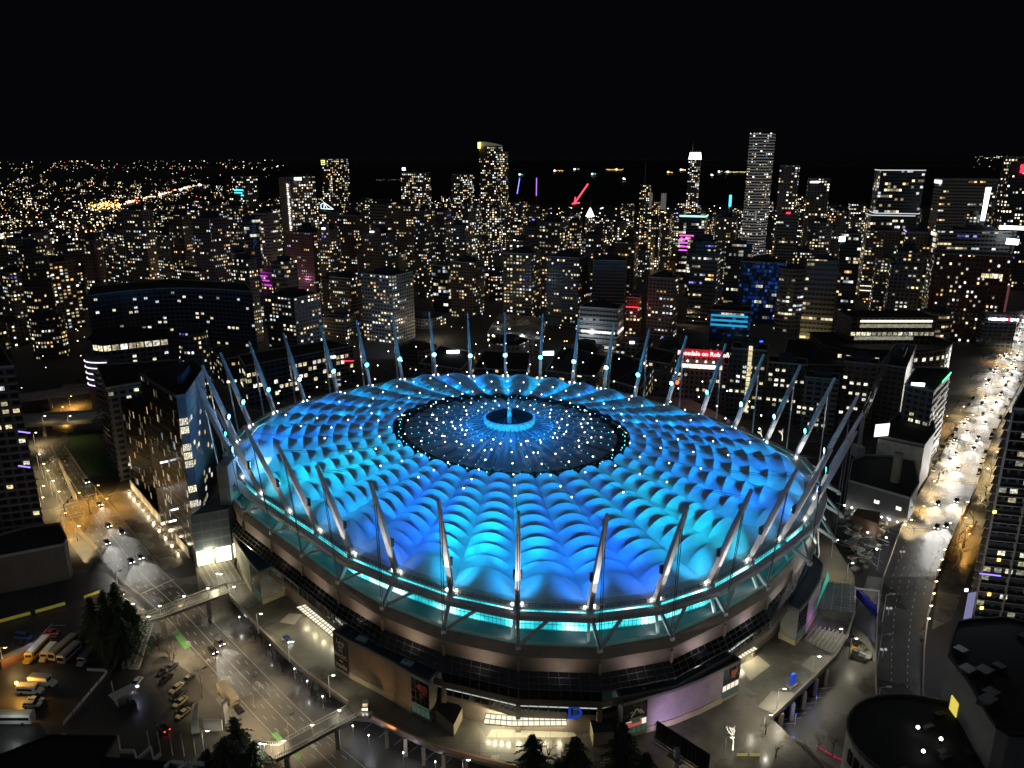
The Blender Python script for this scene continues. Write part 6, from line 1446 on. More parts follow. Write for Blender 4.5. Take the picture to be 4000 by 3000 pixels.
# ================================================================== VEHICLES
mat('tyre', (.012, .012, .012), .85); mat('car_glass', (.01, .011, .013), .08); glow('headlight_on', (1, .98, .92), 26); glow('taillight_on', (1, .03, .02), 9)
mat('headlight_off', (.5, .5, .5), .2); mat('taillight_off', (.25, .01, .01), .3); mat('chrome', (.5, .5, .5), .25, .8)
PAINT = {'white': (.7, .7, .68), 'silver': (.35, .36, .37), 'black': (.012, .012, .013), 'grey': (.1, .1, .105), 'red': (.4, .03, .025), 'blue': (.03, .06, .2), 'yellow': (.65, .42, .04), 'beige': (.45, .4, .3), 'green': (.03, .1, .06), 'cream': (.5, .44, .27)}  # cream: white bodywork with yellow lamplight put into the paint
for k, c in PAINT.items(): mat('paint_' + k, c, .28)
def loft(mb, secs, m=0):
    for i in range(len(secs) - 1): mb.ring(secs[i], secs[i + 1], m)
    mb.face(secs[0][::-1], m); mb.face(secs[-1], m)
def car_parts(root, kind, paint, on=False, tail=False, simple=False):
    """car pointing along +x, wheels on z = 0"""
    D = {'sedan': (4.6, 1.8, .62, .95, 1.42), 'suv': (4.7, 1.9, .72, 1.12, 1.75), 'van': (5.6, 2.0, .8, 1.4, 2.4)}[kind]; L, Wd, hb, hs, ht = D; x0 = -L / 2
    mb = MB(); secs = []
    prof = {'sedan': [(-2.3, .55, .8), (-2.2, .42, .98), (-1.5, .3, 1.0), (1.0, .3, .95), (2.0, .36, .82), (2.3, .5, .66)], 'suv': [(-2.35, .55, 1.05), (-2.25, .4, 1.15), (-1.5, .34, 1.15), (1.1, .34, 1.1), (2.1, .4, .98), (2.35, .52, .8)], 'van': [(-2.8, .5, 1.3), (-2.75, .4, 1.35), (-1, .38, 1.35), (1.6, .38, 1.3), (2.6, .42, 1.05), (2.8, .5, .85)]}[kind]
    for i, (x, z0, z1) in enumerate(prof):
        w = Wd / 2 * (.88 if i in (0, len(prof) - 1) else 1.0); secs.append([Vector((x, -w, z0)), Vector((x, w, z0)), Vector((x, w, z1 - .1)), Vector((x, w * .9, z1)), Vector((x, -w * .9, z1)), Vector((x, -w, z1 - .1))])
    loft(mb, secs); mb.build('body', 'paint_' + paint, root, loc=(0, 0, 0))
    cab = {'sedan': (-1.9, -1.1, .35, 1.25, .93), 'suv': (-2.25, -1.95, .5, 1.3, 1.1), 'van': (-2.75, -2.65, 1.0, 2.0, 1.3)}[kind]
    a, b, c, d, z = cab; w = Wd / 2 * .9; wt = w * .82
    mb = MB(); lo = [Vector((a, -w, z)), Vector((d, -w, z)), Vector((d, w, z)), Vector((a, w, z))]; hi = [Vector((b, -wt, ht - .06)), Vector((c, -wt, ht - .06)), Vector((c, wt, ht - .06)), Vector((b, wt, ht - .06))]
    mb.ring(lo, hi); mb.build('windows', 'car_glass', root)
    mb = MB(); mb.prism([p * 1.0 for p in hi], ht - .08, ht); mb.build('roof', 'paint_' + paint, root)
    for s in (-1, 1):
        mb = MB(); mb.ball((L / 2 - .12, s * Wd * .36, .68 if kind != 'van' else .85), .17 if not on else .24, 0, 6, 4, (.6, 1.2, .7)); mb.build('headlight', 'headlight_on' if on else 'headlight_off', root)
    if simple: return root
    for s in (-1, 1):
        mb = MB(); mb.box((-L / 2 + .03, s * Wd * .38, .8 if kind != 'van' else 1.1), (.1, .34, .2)); mb.build('taillight', 'taillight_on' if tail else 'taillight_off', root)
        for x in (-L * .3, L * .3):
            mb = MB(); mb.tube((x, s * (Wd / 2 - .22), .33), (x, s * (Wd / 2 + .01), .33), .33, n=12); mb.tube((x, s * (Wd / 2 + .01), .33), (x, s * (Wd / 2 + .02), .33), .19, n=8, m=1); mb.build('wheel', ['tyre', 'chrome'], root)
    return root
def bus_parts(root, paint, L=9.0, H=3.0, Wd=2.5, roofm='paint_white', nose=0.0, box=False, on=False):
    mb = MB(); h = Wd / 2
    mb.prism([Vector((-L / 2, -h, 0)), Vector((L / 2 - nose, -h, 0)), Vector((L / 2 - nose, h, 0)), Vector((-L / 2, h, 0))], .5, H); mb.build('body', 'paint_' + paint, root)
    mb = MB(); mb.prism([Vector((-L / 2 + .15, -h + .15, 0)), Vector((L / 2 - nose - .15, -h + .15, 0)), Vector((L / 2 - nose - .15, h - .15, 0)), Vector((-L / 2 + .15, h - .15, 0))], H, H + .14); mb.build('roof', roofm, root)
    if nose:
        mb = MB(); n0 = L / 2 - nose; mb.prism([Vector((n0, -h * .9, 0)), Vector((L / 2, -h * .75, 0)), Vector((L / 2, h * .75, 0)), Vector((n0, h * .9, 0))], .5, [H * .56, H * .42, H * .42, H * .56]); mb.build('bonnet', 'paint_' + paint, root)
        mb = MB(); mb.box((n0 + .03, 0, H * .72), (.06, Wd * .8, H * .26)); mb.build('windscreen', 'car_glass', root)
    else:
        mb = MB(); mb.box((L / 2 + .02, 0, H * .62), (.05, Wd * .85, H * .4)); mb.build('windscreen', 'car_glass', root)
    if not box:
        for s in (-1, 1): mb = MB(); mb.box((-.3 - nose / 2, s * (h + .01), H * .64), (L - nose - 1.2, .04, H * .28)); mb.build('side_windows', 'car_glass', root)
    for s in (-1, 1):
        mb = MB(); mb.box((L / 2 + .02, s * Wd * .33, .85), (.06, .3, .2)); mb.build('headlight', 'headlight_on' if on else 'headlight_off', root)
        for x in (-L * .3, L * .34): mb = MB(); mb.tube((x, s * (h - .3), .48), (x, s * (h + .02), .48), .48, n=12); mb.build('wheel', 'tyre', root)
    return root
PROTO = {}
def place(key, maker, pos, head, label, cat, name, group=None, scale=1.0):
    """first of a kind is built at the origin then moved; the rest are copied part by part"""
    if key not in PROTO:
        r = empty(name, (0, 0, 0)); maker(r); PROTO[key] = r
    else: r = copy_tree(PROTO[key]); r.name = name
    r.location = pos; r.rotation_euler = (0, 0, head); r.scale = (scale,) * 3
    for k in ('group',):
        if k in r: del r[k]
    return tag(r, label, cat, group)
def car(pos, head, kind, paint, label, on=False, tail=False, simple=False, group=None, beam=0.0, aim=13, cone=64):
    r = place((kind, paint, on, tail, simple), lambda q: car_parts(q, kind, paint, on, tail, simple), pos, head, label, {'sedan': 'car', 'suv': 'car', 'van': 'van'}[kind], {'sedan': 'car', 'suv': 'car', 'van': 'van'}[kind], group)
    if beam:
        d = Vector((math.cos(head), math.sin(head), 0)); p = Vector(pos) + d * 2.6 + Vector((0, 0, .8)); lamp('SPOT', 'headlight_beam', p, beam, (1, .97, .9), None, p + d * aim - Vector((0, 0, 1.1)), cone, 1.0, .15)
    return r
def hdg(a, b): d = b - a; return math.atan2(d.y, d.x)
# ---- boulevard traffic, coming towards the stadium bridges
RD = hdg(at(640, 2420, 0), at(960, 2800, 0))
for u, v, k, c, lb, e in ((338, 1885, 'van', 'white', 'white van with glaring headlights by the lawn edge', 26000), (390, 1972, 'sedan', 'black', 'dark car with headlights on, crossing the amber-lit junction', 24000), (424, 2055, 'sedan', 'grey', 'car with headlights on just past the amber junction, leading inner lane', 50000), (474, 2082, 'suv', 'grey', 'car with headlights on in the kerb lane behind the white glare', 50000), (418, 2122, 'sedan', 'black', 'car with headlights on hugging the median side of the white glare', 30000), (512, 2195, 'sedan', 'black', 'black car throwing a long white glare, left one of a pair on boulevard', 42000), (548, 2180, 'sedan', 'silver', 'silver car throwing white glare, right one of a pair on boulevard', 34000), (832, 2545, 'sedan', 'black', 'car with headlights on in the middle lane, between bus lane and cycle box', 20000), (858, 2515, 'sedan', 'grey', 'car with headlights on following another in the middle lane by the cycle box', 20000)):
    rd = hdg(at(u, v, 0), at(u + 60, v + 85, 0)) if v < 2300 else RD; car(at(u, v, .03), rd, k, c, lb, True, beam=e)
for u, v, k, c, lb in ((910, 2775, 'sedan', 'black', 'dark glossy car behind the beige-roofed truck at the boulevard edge'),): car(at(u + 20, v, .03), RD + PI, k, c, lb)
place('btruck', lambda q: bus_parts(q, 'beige', 9.5, 3.3, 2.6, 'paint_beige', box=True), at(892, 2730, .03), RD + PI, 'beige-roofed truck parked at the boulevard edge by the white sail sign', 'truck', 'truck')
# ---- avenue traffic: a stream of headlights
rc = random.Random(3); AV = []
def avenue_dir(t): return hdg(vpt(min(1, t + .01), .5), vpt(max(0, t - .01), .5))
near = [((3660, 2058), .0), ((3697, 2052), 0), ((3665, 1958), 0), ((3738, 1946), 0)]
for (u, v), _ in near:
    p = at(u, v, 5.2); t = min((k / 400 for k in range(401)), key=lambda q: (vpt(q, .5) - p).length); AV.append((t, p))
for t, p in AV: p.z = vpt(t, .5).z + .03
names = ['nearer left one of the first pair of cars with dazzling headlights on elevated road', 'nearer right one of the first pair of cars with dazzling headlights on elevated road', 'left one of second pair with headlights on, at the amber crossing', 'right one of second pair with headlights on, behind the first pair']
for (t, p), lb in zip(AV, names): car(p, avenue_dir(t), 'sedan', 'black', lb, True, beam=90000, aim=12)
spots = []; k = 0
while k < 2600 and len(spots) < 62:
    k += 1; t = rc.uniform(.56, .985); f = rc.choice((.16, .33, .5, .67)) if t > .6 else rc.choice((.25, .5)); p = vpt(t, f)
    if any((p - q[0]).length < 8.5 for q in spots): continue
    spots.append((p, t))
for p, t in spots: car(p + Vector((0, 0, .03)), avenue_dir(t), rc.choice(('sedan', 'sedan', 'suv')), rc.choice(('black', 'grey', 'silver')), 'car with white headlights in the dazzling stream along the avenue', True, simple=True, group='oncoming cars on the avenue', beam=60000 if p.y < 520 else 80000, cone=85)
spots2 = []
for f in (.03, .97):
    t = .55
    while t < .97:
        t += rc.uniform(.009, .02)
        if rc.random() < .62: p = vpt(t, f); spots2.append(p); car(p + Vector((0, 0, .03)), avenue_dir(t), rc.choice(('sedan', 'suv')), rc.choice(('black', 'grey', 'silver', 'white')), 'parked car along the kerb of the bright avenue', False, simple=True, group='parked cars along the avenue')
# ---- yard at lower left: coaches, vans, trucks
def yard_obj(kind, u0, v0, u1, v1, *a, **k):
    p, q = at(u0, v0, .02), at(u1, v1, .02); return (p + q) / 2, hdg(p, q), (q - p).length
c, h, L = yard_obj('', 130, 2500, 60, 2492); car(c + Vector((0, 0, 0)), h + PI, 'van', 'blue', 'blue and white marked van with roof panel, beside yard lamp')
car(at(78, 2517, .02), PI, 'sedan', 'black', 'black car parked beside the blue and white van')
car(at(203, 2477, .02), .05, 'sedan', 'red', 'small red car alone in a marked bay')
car(at(14, 2590, .02), .2, 'suv', 'white', 'white car with lights on, next to the rust-brown container', True, beam=300)
c, h, L = yard_obj('', 178, 2520, 112, 2590); place('school', lambda q: bus_parts(q, 'yellow', 11.5, 3.0, 2.5, 'paint_white', 1.6), c, h, 'yellow school bus with white roof, beside the rust-brown container', 'bus', 'school_bus')
c, h, L = yard_obj('', 212, 2540, 168, 2588); place('shut', lambda q: bus_parts(q, 'beige', 7.2, 2.8, 2.3, 'paint_white', 1.2), c, h, 'small cream shuttle bus next to the yellow school bus', 'bus', 'shuttle_bus')
c, h, L = yard_obj('', 285, 2515, 214, 2576); place('coachb', lambda q: bus_parts(q, 'beige', 10.5, 3.2, 2.5, 'paint_beige', 0), c, h, 'long beige bus, third in the row after yellow school bus', 'bus', 'bus')
c, h, L = yard_obj('', 300, 2540, 245, 2590); place('shut2', lambda q: bus_parts(q, 'white', 8, 3.0, 2.4, 'paint_silver', 0), c, h, 'white bus showing its square rear windows, beside the long beige bus', 'bus', 'bus')
c, h, L = yard_obj('', 368, 2550, 315, 2605); place('shut3', lambda q: bus_parts(q, 'silver', 8, 2.8, 2.3, 'paint_grey', 1.1), c, h, 'grey-roofed minibus parked apart at the dark end of the row', 'bus', 'minibus')
c, h, L = yard_obj('', 120, 2672, 222, 2680); place('btk', lambda q: bus_parts(q, 'white', 7.8, 3.2, 2.4, 'paint_silver', 1.8, True), c, h, 'white box truck beside amber-lit puddle', 'truck', 'box_truck')
c, h, L = yard_obj('', 78, 2705, 168, 2708); place('shut4', lambda q: bus_parts(q, 'white', 7.2, 2.8, 2.3, 'paint_white', 1.6), c, h, 'white minibus with dark windows between box truck and white cars', 'bus', 'minibus')
car(at(138, 2740, .02), .0, 'sedan', 'white', 'low white car next to the white minibus'); car(at(128, 2760, .02), .05, 'suv', 'white', 'white hatchback nearest the coach')
c, h, L = yard_obj('', 122, 2822, -20, 2822); place('coach', lambda q: bus_parts(q, 'white', 11.5, 3.3, 2.5, 'paint_beige', 0), c, h, 'long pale coach with black window band, at the yard entrance', 'bus', 'coach')
c = at(75, 2575, 0); t = tag(empty('container', c), 'rust-brown shipping container beside the yellow school bus', 'container'); mb = MB(); mb.box((c.x, c.y, 1.4), (3, 10.5, 2.8), -.66, 0, 1); mb.build('box', [mat('rust', (.16, .07, .045), .8, noise=.3), mat('rust_top', (.09, .07, .06), .8, noise=.3)], t)
for k in range(18): pass
car(at(533, 2672, .02), hdg(at(550, 2650, 0), at(515, 2690, 0)), 'sedan', 'white', 'white car with headlights on at the lot gate', True, beam=700)
car(at(516, 2752, .02), hdg(at(510, 2735, 0), at(525, 2770, 0)), 'suv', 'black', 'black car stopped at the violet-lit ticket kiosk')
car(at(640, 2848, .02), hdg(at(655, 2862, 0), at(625, 2830, 0)), 'sedan', 'black', 'dark car with glowing red tail lights in front of the flagpoles', tail=True)
for i, (u, v, c, lb) in enumerate(((640, 2625, 'black', 'black car at the top of the dark parking row'), (668, 2612, 'grey', 'grey car tucked beside the black one at the top of the row'), (648, 2655, 'black', 'black car third down the dark parking row'), (735, 2660, 'black', 'black car by itself near the boulevard kerb'), (690, 2693, 'beige', 'pale beige car in the dark parking row'), (700, 2722, 'black', 'black car between beige car and pale yellowish cars'), (705, 2748, 'cream', 'pale yellowish car above another like it in the row'), (722, 2770, 'black', 'black car squeezed between the two pale yellowish cars'), (716, 2793, 'cream', 'pale yellowish car at the bottom of the row'))):
    car(at(u, v, .02), hdg(at(u + 30, v - 24, 0), at(u, v, 0)), 'sedan', c, lb)
# kiosk, barrier fence, flagpoles, sail sign
c = at(487, 2740, 0); t = tag(empty('ticket_kiosk', c), 'small violet-lit ticket kiosk with slanted roof by the lot gate', 'kiosk'); mb = MB(); mb.box((c.x, c.y, 1.5), (2.4, 4.5, 3), -.7); mb.build('cabin', 'grey_concrete', t); mb = MB(); mb.box((c.x, c.y, 3.2), (3.6, 6.5, .25), -.7); mb.build('roof', 'steel', t)
mb = MB(); mb.box((c.x + 1.9, c.y + 1.6, 3.0), (.4, 3.6, .5), -.7); mb.build('lamp', mat('kiosk_lamp', (0, 0, 0), .5, 0, (.6, .65, 1), 3.5), t); lamp('POINT', 'kiosk_light', (c.x + 2.6, c.y + 1.2, 2.6), 120, (.6, .65, 1), t)
def fence(pts, h, m, label, step=4.0, z=0.0, panel=True, name='fence'):
    P = [at(u, v, z) for u, v in pts]; t = tag(empty(name, P[0]), label, 'fence'); mp = MB()
    for i in range(len(P) - 1):
        n = max(1, round((P[i + 1] - P[i]).length / step))
        for k in range(n):
            a, b = lerp(P[i], P[i + 1], k / n), lerp(P[i], P[i + 1], (k + .86) / n)
            if panel: q = MB(); q.beam(a + Vector((0, 0, h * .55)), b + Vector((0, 0, h * .55)), .08, h * .75); q.build('panel', m, t)
            mp.box(a + Vector((0, 0, h / 2)), (.12, .12, h))
    mp.build('posts', 'steel', t); return t
fence([(250, 2833), (420, 2632), (405, 2626), (330, 2622)], 1.3, 'white_metal', 'line of white barrier panels across the dark bus yard', 4.2)
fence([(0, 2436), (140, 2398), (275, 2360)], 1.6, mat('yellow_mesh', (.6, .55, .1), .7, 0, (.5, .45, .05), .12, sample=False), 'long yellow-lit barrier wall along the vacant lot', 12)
fence([(330, 2340), (402, 2314)], 1.4, 'yellow_mesh', 'short broken yellow barrier beside the dark trees', 7)
for i, (ub, vb, ut, vt) in enumerate(((585, 2920, 575, 2853), (630, 2952, 619, 2856), (675, 2952, 663, 2858), (720, 2954, 708, 2861), (765, 2954, 752, 2863), (450, 2742, 436, 2660))):
    b = at(ub, vb, 0); h = at_y(ut, vt, b.y).z; t = tag(empty('flagpole', b), ['white flagpole furthest from the dark conifer', 'white flagpole second along, behind the red tail lights', 'white flagpole in the middle of the row', 'white flagpole fourth along the row, limp flag', 'white flagpole nearest the dark conifer', 'lone pale flagpole by the lot gate with limp yellow flag'][i], 'flagpole', 'flagpoles by the lot' if i < 5 else None)
    mb = MB(); mb.tube(b, b + Vector((0, 0, h)), .14, .08, 6); mb.build('pole', 'white_metal', t)
    mb = MB(); a = b + Vector((.1, 0, h - .2)); mb.face([a, a + Vector((-.5, 0, -.6)), a + Vector((-.35, .1, -2.2)), a + Vector((0, 0, -2.4))]); mb.build('flag', mat('flag_cloth', (.55, .5, .42), .8) if i < 5 else mat('flag_yellow', (.6, .4, .1), .8), t)
b = at(780, 2868, 0); t = tag(empty('sign_pylon', b), 'white curved sail-shaped sign beside the dark conifer and beige-roofed truck', 'sign'); mb = MB()
top = at_y(785, 2748, b.y); h = top.z
for k in range(10):
    t0, t1 = k / 10, (k + 1) / 10; w = lambda q: 2.0 - 1.4 * q ** 1.5; x = lambda q: -1.2 + 1.5 * q * q
    mb.face([b + Vector((x(t0) - w(t0) * .5, 0, h * t0)), b + Vector((x(t0) + w(t0) * .5, .6, h * t0)), b + Vector((x(t1) + w(t1) * .5, .6, h * t1)), b + Vector((x(t1) - w(t1) * .5, 0, h * t1))])
mb.build('sail', 'white_metal', t); p, q = at(795, 2830, 2.5), at(868, 2832, 2.5); mb = MB(); mb.beam(p, q, .4, 3.6); mb.build('panel', 'white_metal', t); mb = MB(); mb.beam(at(872, 2790, 4), at(888, 2770, 4), .4, 7); mb.build('panel', 'white_metal', t)
# low dark hall at the bottom edge with white lattice
zt = 7; P = roofpoly([(-40, 3080), (-40, 2975), (195, 2880), (455, 2884), (405, 2968), (650, 2985), (820, 3080)], zt); r, P = building('low_hall', 'black-roofed low hall at the bottom edge fronted by white slanted lattice', P, zt, 'grey_concrete', pent=False, slab_m='roof_black')
pts = [(400, 2970), (462, 2878), (470, 2935), (525, 2935), (535, 2968), (590, 2920), (600, 2968), (628, 2945)]
for i in range(len(pts) - 1): mb = MB(); mb.beam(at(*pts[i], 5.5), at(*pts[i + 1], 5.5), .4, 1.0); mb.build('lattice', 'white_metal', r)
for p0, p1 in (((645, 2998), (665, 2978)), ((665, 2978), (715, 2980)), ((690, 3010), (735, 2980)), ((735, 2980), (800, 2984))): mb = MB(); mb.beam(at(*p0, 7.5), at(*p1, 7.5), .9, .6); mb.build('lattice', 'white_metal', r)
# ================================================================== FOOTBRIDGES
mat('rail_white', (.6, .58, .5), .6)
def railing(root, P, h=1.2):
    mb = MB()
    for i in range(len(P) - 1):
        a, b = P[i], P[i + 1]; n = max(1, int((b - a).length / .55))
        for k in range(n): mb.box(lerp(a, b, k / n) + Vector((0, 0, h * .5)), (.1, .1, h))
        mb.beam(a + Vector((0, 0, h)), b + Vector((0, 0, h)), .16, .12); mb.beam(a + Vector((0, 0, .15)), b + Vector((0, 0, .15)), .12, .12)
    mb.build('railing', 'rail_white', root)
def bridge(name, label, A, B, z, piers, deckm='pavement'):
    PA, PB = [at(u, v, z) for u, v in A], [at(u, v, z) for u, v in B]; t = tag(empty(name, PA[0]), label, 'footbridge'); mb = MB()
    for i in range(len(PA) - 1):
        mb.face([PA[i], PB[i], PB[i + 1], PA[i + 1]]); D = Vector((0, 0, -.9)); mb.face([PA[i] + D, PA[i + 1] + D, PA[i + 1], PA[i]]); mb.face([PB[i] + D, PB[i + 1] + D, PB[i + 1], PB[i]]); mb.face([PA[i] + D, PB[i] + D, PB[i + 1] + D, PA[i + 1] + D])
    mb.build('deck', deckm, t); railing(t, PA); railing(t, PB)
    for u, v in piers: p = at(u, v, z - .9); mb = MB(); mb.box((p.x, p.y, (z - .9) / 2), (1.1, 1.1, z - .95)); mb.build('pier', 'concrete', t)
    return t
fb1 = bridge('footbridge', 'lamp-lit footbridge over the boulevard from the hotel steps, with covered steps at its far end', [(455, 2328), (577, 2402), (700, 2354), (832, 2305), (880, 2288)], [(480, 2312), (598, 2385), (640, 2412), (866, 2325), (905, 2312)][:0] or [(432, 2336), (560, 2428), (630, 2412), (866, 2325), (900, 2312)], 7.02, [(812, 2345), (636, 2425), (540, 2430)])
fb2 = bridge('footbridge', 'broad footbridge with white railings over the boulevard in front of the pavilion banner', [(990, 2906), (1090, 2912), (1225, 2838), (1358, 2768)], [(1076, 2968), (1120, 2948), (1260, 2872), (1392, 2800)], 7.02, [(1316, 2850), (1120, 2960)])
# steps from first bridge down to the yard
P0, P1 = at(566, 2440, 6.2), at(600, 2445, 6.2); Q0, Q1 = at(478, 2612, .3), at(545, 2618, .3)
st = tag(empty('stairway', Q0), 'dark zigzag stairway dropping from the footbridge to the bus yard', 'stairs')
mb = MB(); n = 26
for k in range(n):
    a0, a1, b0, b1 = lerp(P0, Q0, k / n), lerp(P1, Q1, k / n), lerp(P0, Q0, (k + 1) / n), lerp(P1, Q1, (k + 1) / n); z = a0.z
    mb.face([Vector((a0.x, a0.y, z)), Vector((a1.x, a1.y, z)), Vector((b1.x, b1.y, z)), Vector((b0.x, b0.y, z))]); mb.face([Vector((b0.x, b0.y, z)), Vector((b1.x, b1.y, z)), Vector((b1.x, b1.y, b1.z)), Vector((b0.x, b0.y, b0.z))])
mb.build('steps', 'grey_concrete', st)
for t_ in (0, .33, .66, 1): mb = MB(); mb.beam(lerp(P0, P1, t_) + Vector((0, 0, 1)), lerp(Q0, Q1, t_) + Vector((0, 0, 1)), .12, .12); mb.build('handrail', 'rail_white', st)
def stair(label, A, B, zt, zb, n, rails, m='grey_concrete', rail_m='rail_white'):
    """A: top edge pixels (left, right), B: bottom edge pixels"""
    a0, a1, b0, b1 = at(*A[0], zt), at(*A[1], zt), at(*B[0], zb), at(*B[1], zb); t = tag(empty('stairway', b0), label, 'stairs'); mb = MB()
    for k in range(n):
        p0, p1, q0, q1 = lerp(a0, b0, k / n), lerp(a1, b1, k / n), lerp(a0, b0, (k + 1) / n), lerp(a1, b1, (k + 1) / n); z = p0.z
        mb.face([Vector((p0.x, p0.y, z)), Vector((p1.x, p1.y, z)), Vector((q1.x, q1.y, z)), Vector((q0.x, q0.y, z))]); mb.face([Vector((q0.x, q0.y, z)), Vector((q1.x, q1.y, z)), q1, q0])
    mb.build('steps', m, t)
    for k in range(rails):
        f = (k + .5) / rails; a, b = lerp(a0, a1, f), lerp(b0, b1, f); mb = MB(); mb.beam(a + Vector((0, 0, .95)), b + Vector((0, 0, .95)), .13, .1)
        for q in (0, .5, 1): p = lerp(a, b, q); mb.box(p + Vector((0, 0, .45)), (.1, .1, .95))
        mb.build('handrail', rail_m, t)
    return t
stair('wide yellow-lit steps with thin handrails before the hotel lobby', [(768, 2222), (905, 2195)], [(806, 2292), (950, 2268)], 10.5, 7.1, 22, 7)
stair('broad dark steps with white handrails at the plaza corner above the lot', [(3180, 2452), (3318, 2480)], [(3140, 2498), (3262, 2562)], 9.5, 7.02, 14, 8)
stair('stacked dark terraces of steps behind the teal banner', [(3215, 2268), (3338, 2282)], [(3192, 2378), (3338, 2398)], 12.5, 7.6, 10, 4)
stair('tan steps with pale handrails falling beside the lower parking lot', [(3060, 2880), (3145, 2905)], [(3090, 2985), (3230, 3010)], 6.6, 1, 20, 8, 'concrete')
# ================================================================== LAMPS
def street_lamp_parts(t, h, arm, m):
    mb = MB(); mb.tube((0, 0, 0), (0, 0, h), .13, .08, 6); mb.build('pole', 'steel', t)
    if arm: mb = MB(); mb.beam((0, 0, h - .1), (arm, 0, h + .3), .1, .1); mb.build('arm', 'steel', t)
    mb = MB(); mb.box((arm, 0, h + .25), (1.1, .5, .22)); mb.ball((arm, 0, h + .1), .42, 1, 8, 5, (1.4, .9, .45)); mb.build('lamp_head', ['steel', m], t)
glow('lamp_warm', (1, .8, .42), 16); glow('lamp_white', (1, .96, .82), 16); glow('lamp_amber', (1, .55, .12), 10); mat('lamp_off', (.45, .47, .5), .3)
LAMPN = 0
def street_lamp(u, v, h, kind, energy, label, group=None, z=0.0, arm=1.6, ang=0.0):
    """u, v: pixel of the lamp head"""
    hd = at(u, v, z + h); c = {'warm': (1, .74, .36), 'white': (1, .92, .7), 'amber': (1, .5, .1), 'cool': (.8, .88, 1), 'off': (1, 1, 1), 'cut': (1, .76, .44)}[kind]; m = {'warm': 'lamp_warm', 'white': 'lamp_white', 'amber': 'lamp_amber', 'cool': 'lamp_white', 'off': 'lamp_off', 'cut': 'lamp_off'}[kind]
    r = place(('lamp', h, arm, m), lambda q: street_lamp_parts(q, h, arm, m), (hd.x - arm * math.cos(ang), hd.y - arm * math.sin(ang), z), ang, label, 'street lamp', 'street_lamp', group)
    if energy: lamp('SPOT', 'lamp_light', hd - Vector((0, 0, .25)), energy, c, None, hd - Vector((0, 0, 5)), 155 if kind != 'cut' else 138, .6, .25)
    return r
G1 = 'warm lamps along the boulevard'
for u, v, e in ((155, 1775, 7000), (172, 1812, 7000), (188, 1838, 7000), (208, 1878, 7000), (231, 1920, 7000), (168, 1943, 4000), (170, 1898, 3000)): street_lamp(u, v, 8, 'warm', e, 'warm lamp in the close row along the upper boulevard carriageway', G1)
for u, v, k, e, lb in ((384, 1896, 'amber', 16000, 'amber lamp at the lawn corner of the junction'), (418, 1948, 'amber', 20000, 'amber lamp beside the junction signal gantry'), (310, 1925, 'amber', 15000, 'amber lamp on the junction median'), (256, 2005, 'amber', 16000, 'amber lamp at the podium side of the junction'), (308, 2055, 'warm', 15000, 'warm lamp beyond the junction by the median wall'), (278, 1548, 'amber', 22000, 'amber lamp shining on the retaining wall under upper overpass'), (245, 1590, 'amber', 14000, 'amber lamp between the two overpasses'), (140, 1690, 'warm', 9000, 'warm lamp under the lower overpass'), (20, 2530, 'amber', 0, 'yard lamp beaming amber over the buses'), (248, 2872, 'white', 700, 'small white lamp at the low hall roof edge'), (811, 2854, 'white', 900, 'white lamp at the foot of the sail sign')): street_lamp(u, v, 7, k, e, lb)
lamp('POINT', 'yard_lamp_or_fill', at(105, 2478, 6), 700, (.9, .95, 1), size=.3); lamp('POINT', 'yard_lamp_or_fill', at(30, 2790, 6), 500, (.9, 1, .95), size=.3); lamp('POINT', 'yard_lamp_or_fill', at(36, 2555, 5), 1700, (1, .62, .2), size=.3); lamp('POINT', 'yard_lamp_or_fill', at(64, 2668, 4), 2600, (1, .5, .08), size=.3)  # the first, cool white one is added to brighten the dark yard
q = at(64, 2668, 3); mb = MB(); mb.tube((q.x, q.y, 0), (q.x, q.y, 3), .1); mb.ball(q, .5, 1); tag(mb.build('work_light', ['steel', 'lamp_amber']), 'low amber work light reflected in a yard puddle', 'work light')
for u, v in ((175, 1625), (274, 1625)): street_lamp(u, v, 5, 'warm', 1200, 'lamp standing on the lower overpass', 'overpass lamps', z=9)
# boulevard lamps that hang dark over the road but wash it warm
for u, v in ((470, 2230), (560, 2370), (690, 2480), (800, 2610), (930, 2740), (1080, 2900), (700, 2330), (850, 2480), (1000, 2640), (1140, 2790)): street_lamp(u, v, 9, 'cut', 6800 if v > 2420 else 4200, 'tall dark-poled lamp over the boulevard lanes', 'tall boulevard lamps', ang=.8)
G2 = 'post lamps on the footbridges'
for u, v, z in ((482, 2320, 7), (520, 2358, 7), (581, 2408, 7), (624, 2367, 7), (719, 2329, 7), (812, 2298, 7), (914, 2292, 7), (1018, 2903, 7), (1033, 2905, 7), (1109, 2892, 7), (1219, 2831, 7), (1325, 2774, 7)): street_lamp(u, v, 3.6, 'white', 800, 'short bright post lamp on a footbridge railing', G2, z=z, arm=.1)
for u, v in ((850, 2240), (862, 2243)): street_lamp(u, v, 5, 'white', 800, 'twin-head lamp on the hotel steps', 'twin lamps on the hotel steps', z=8, arm=.3)
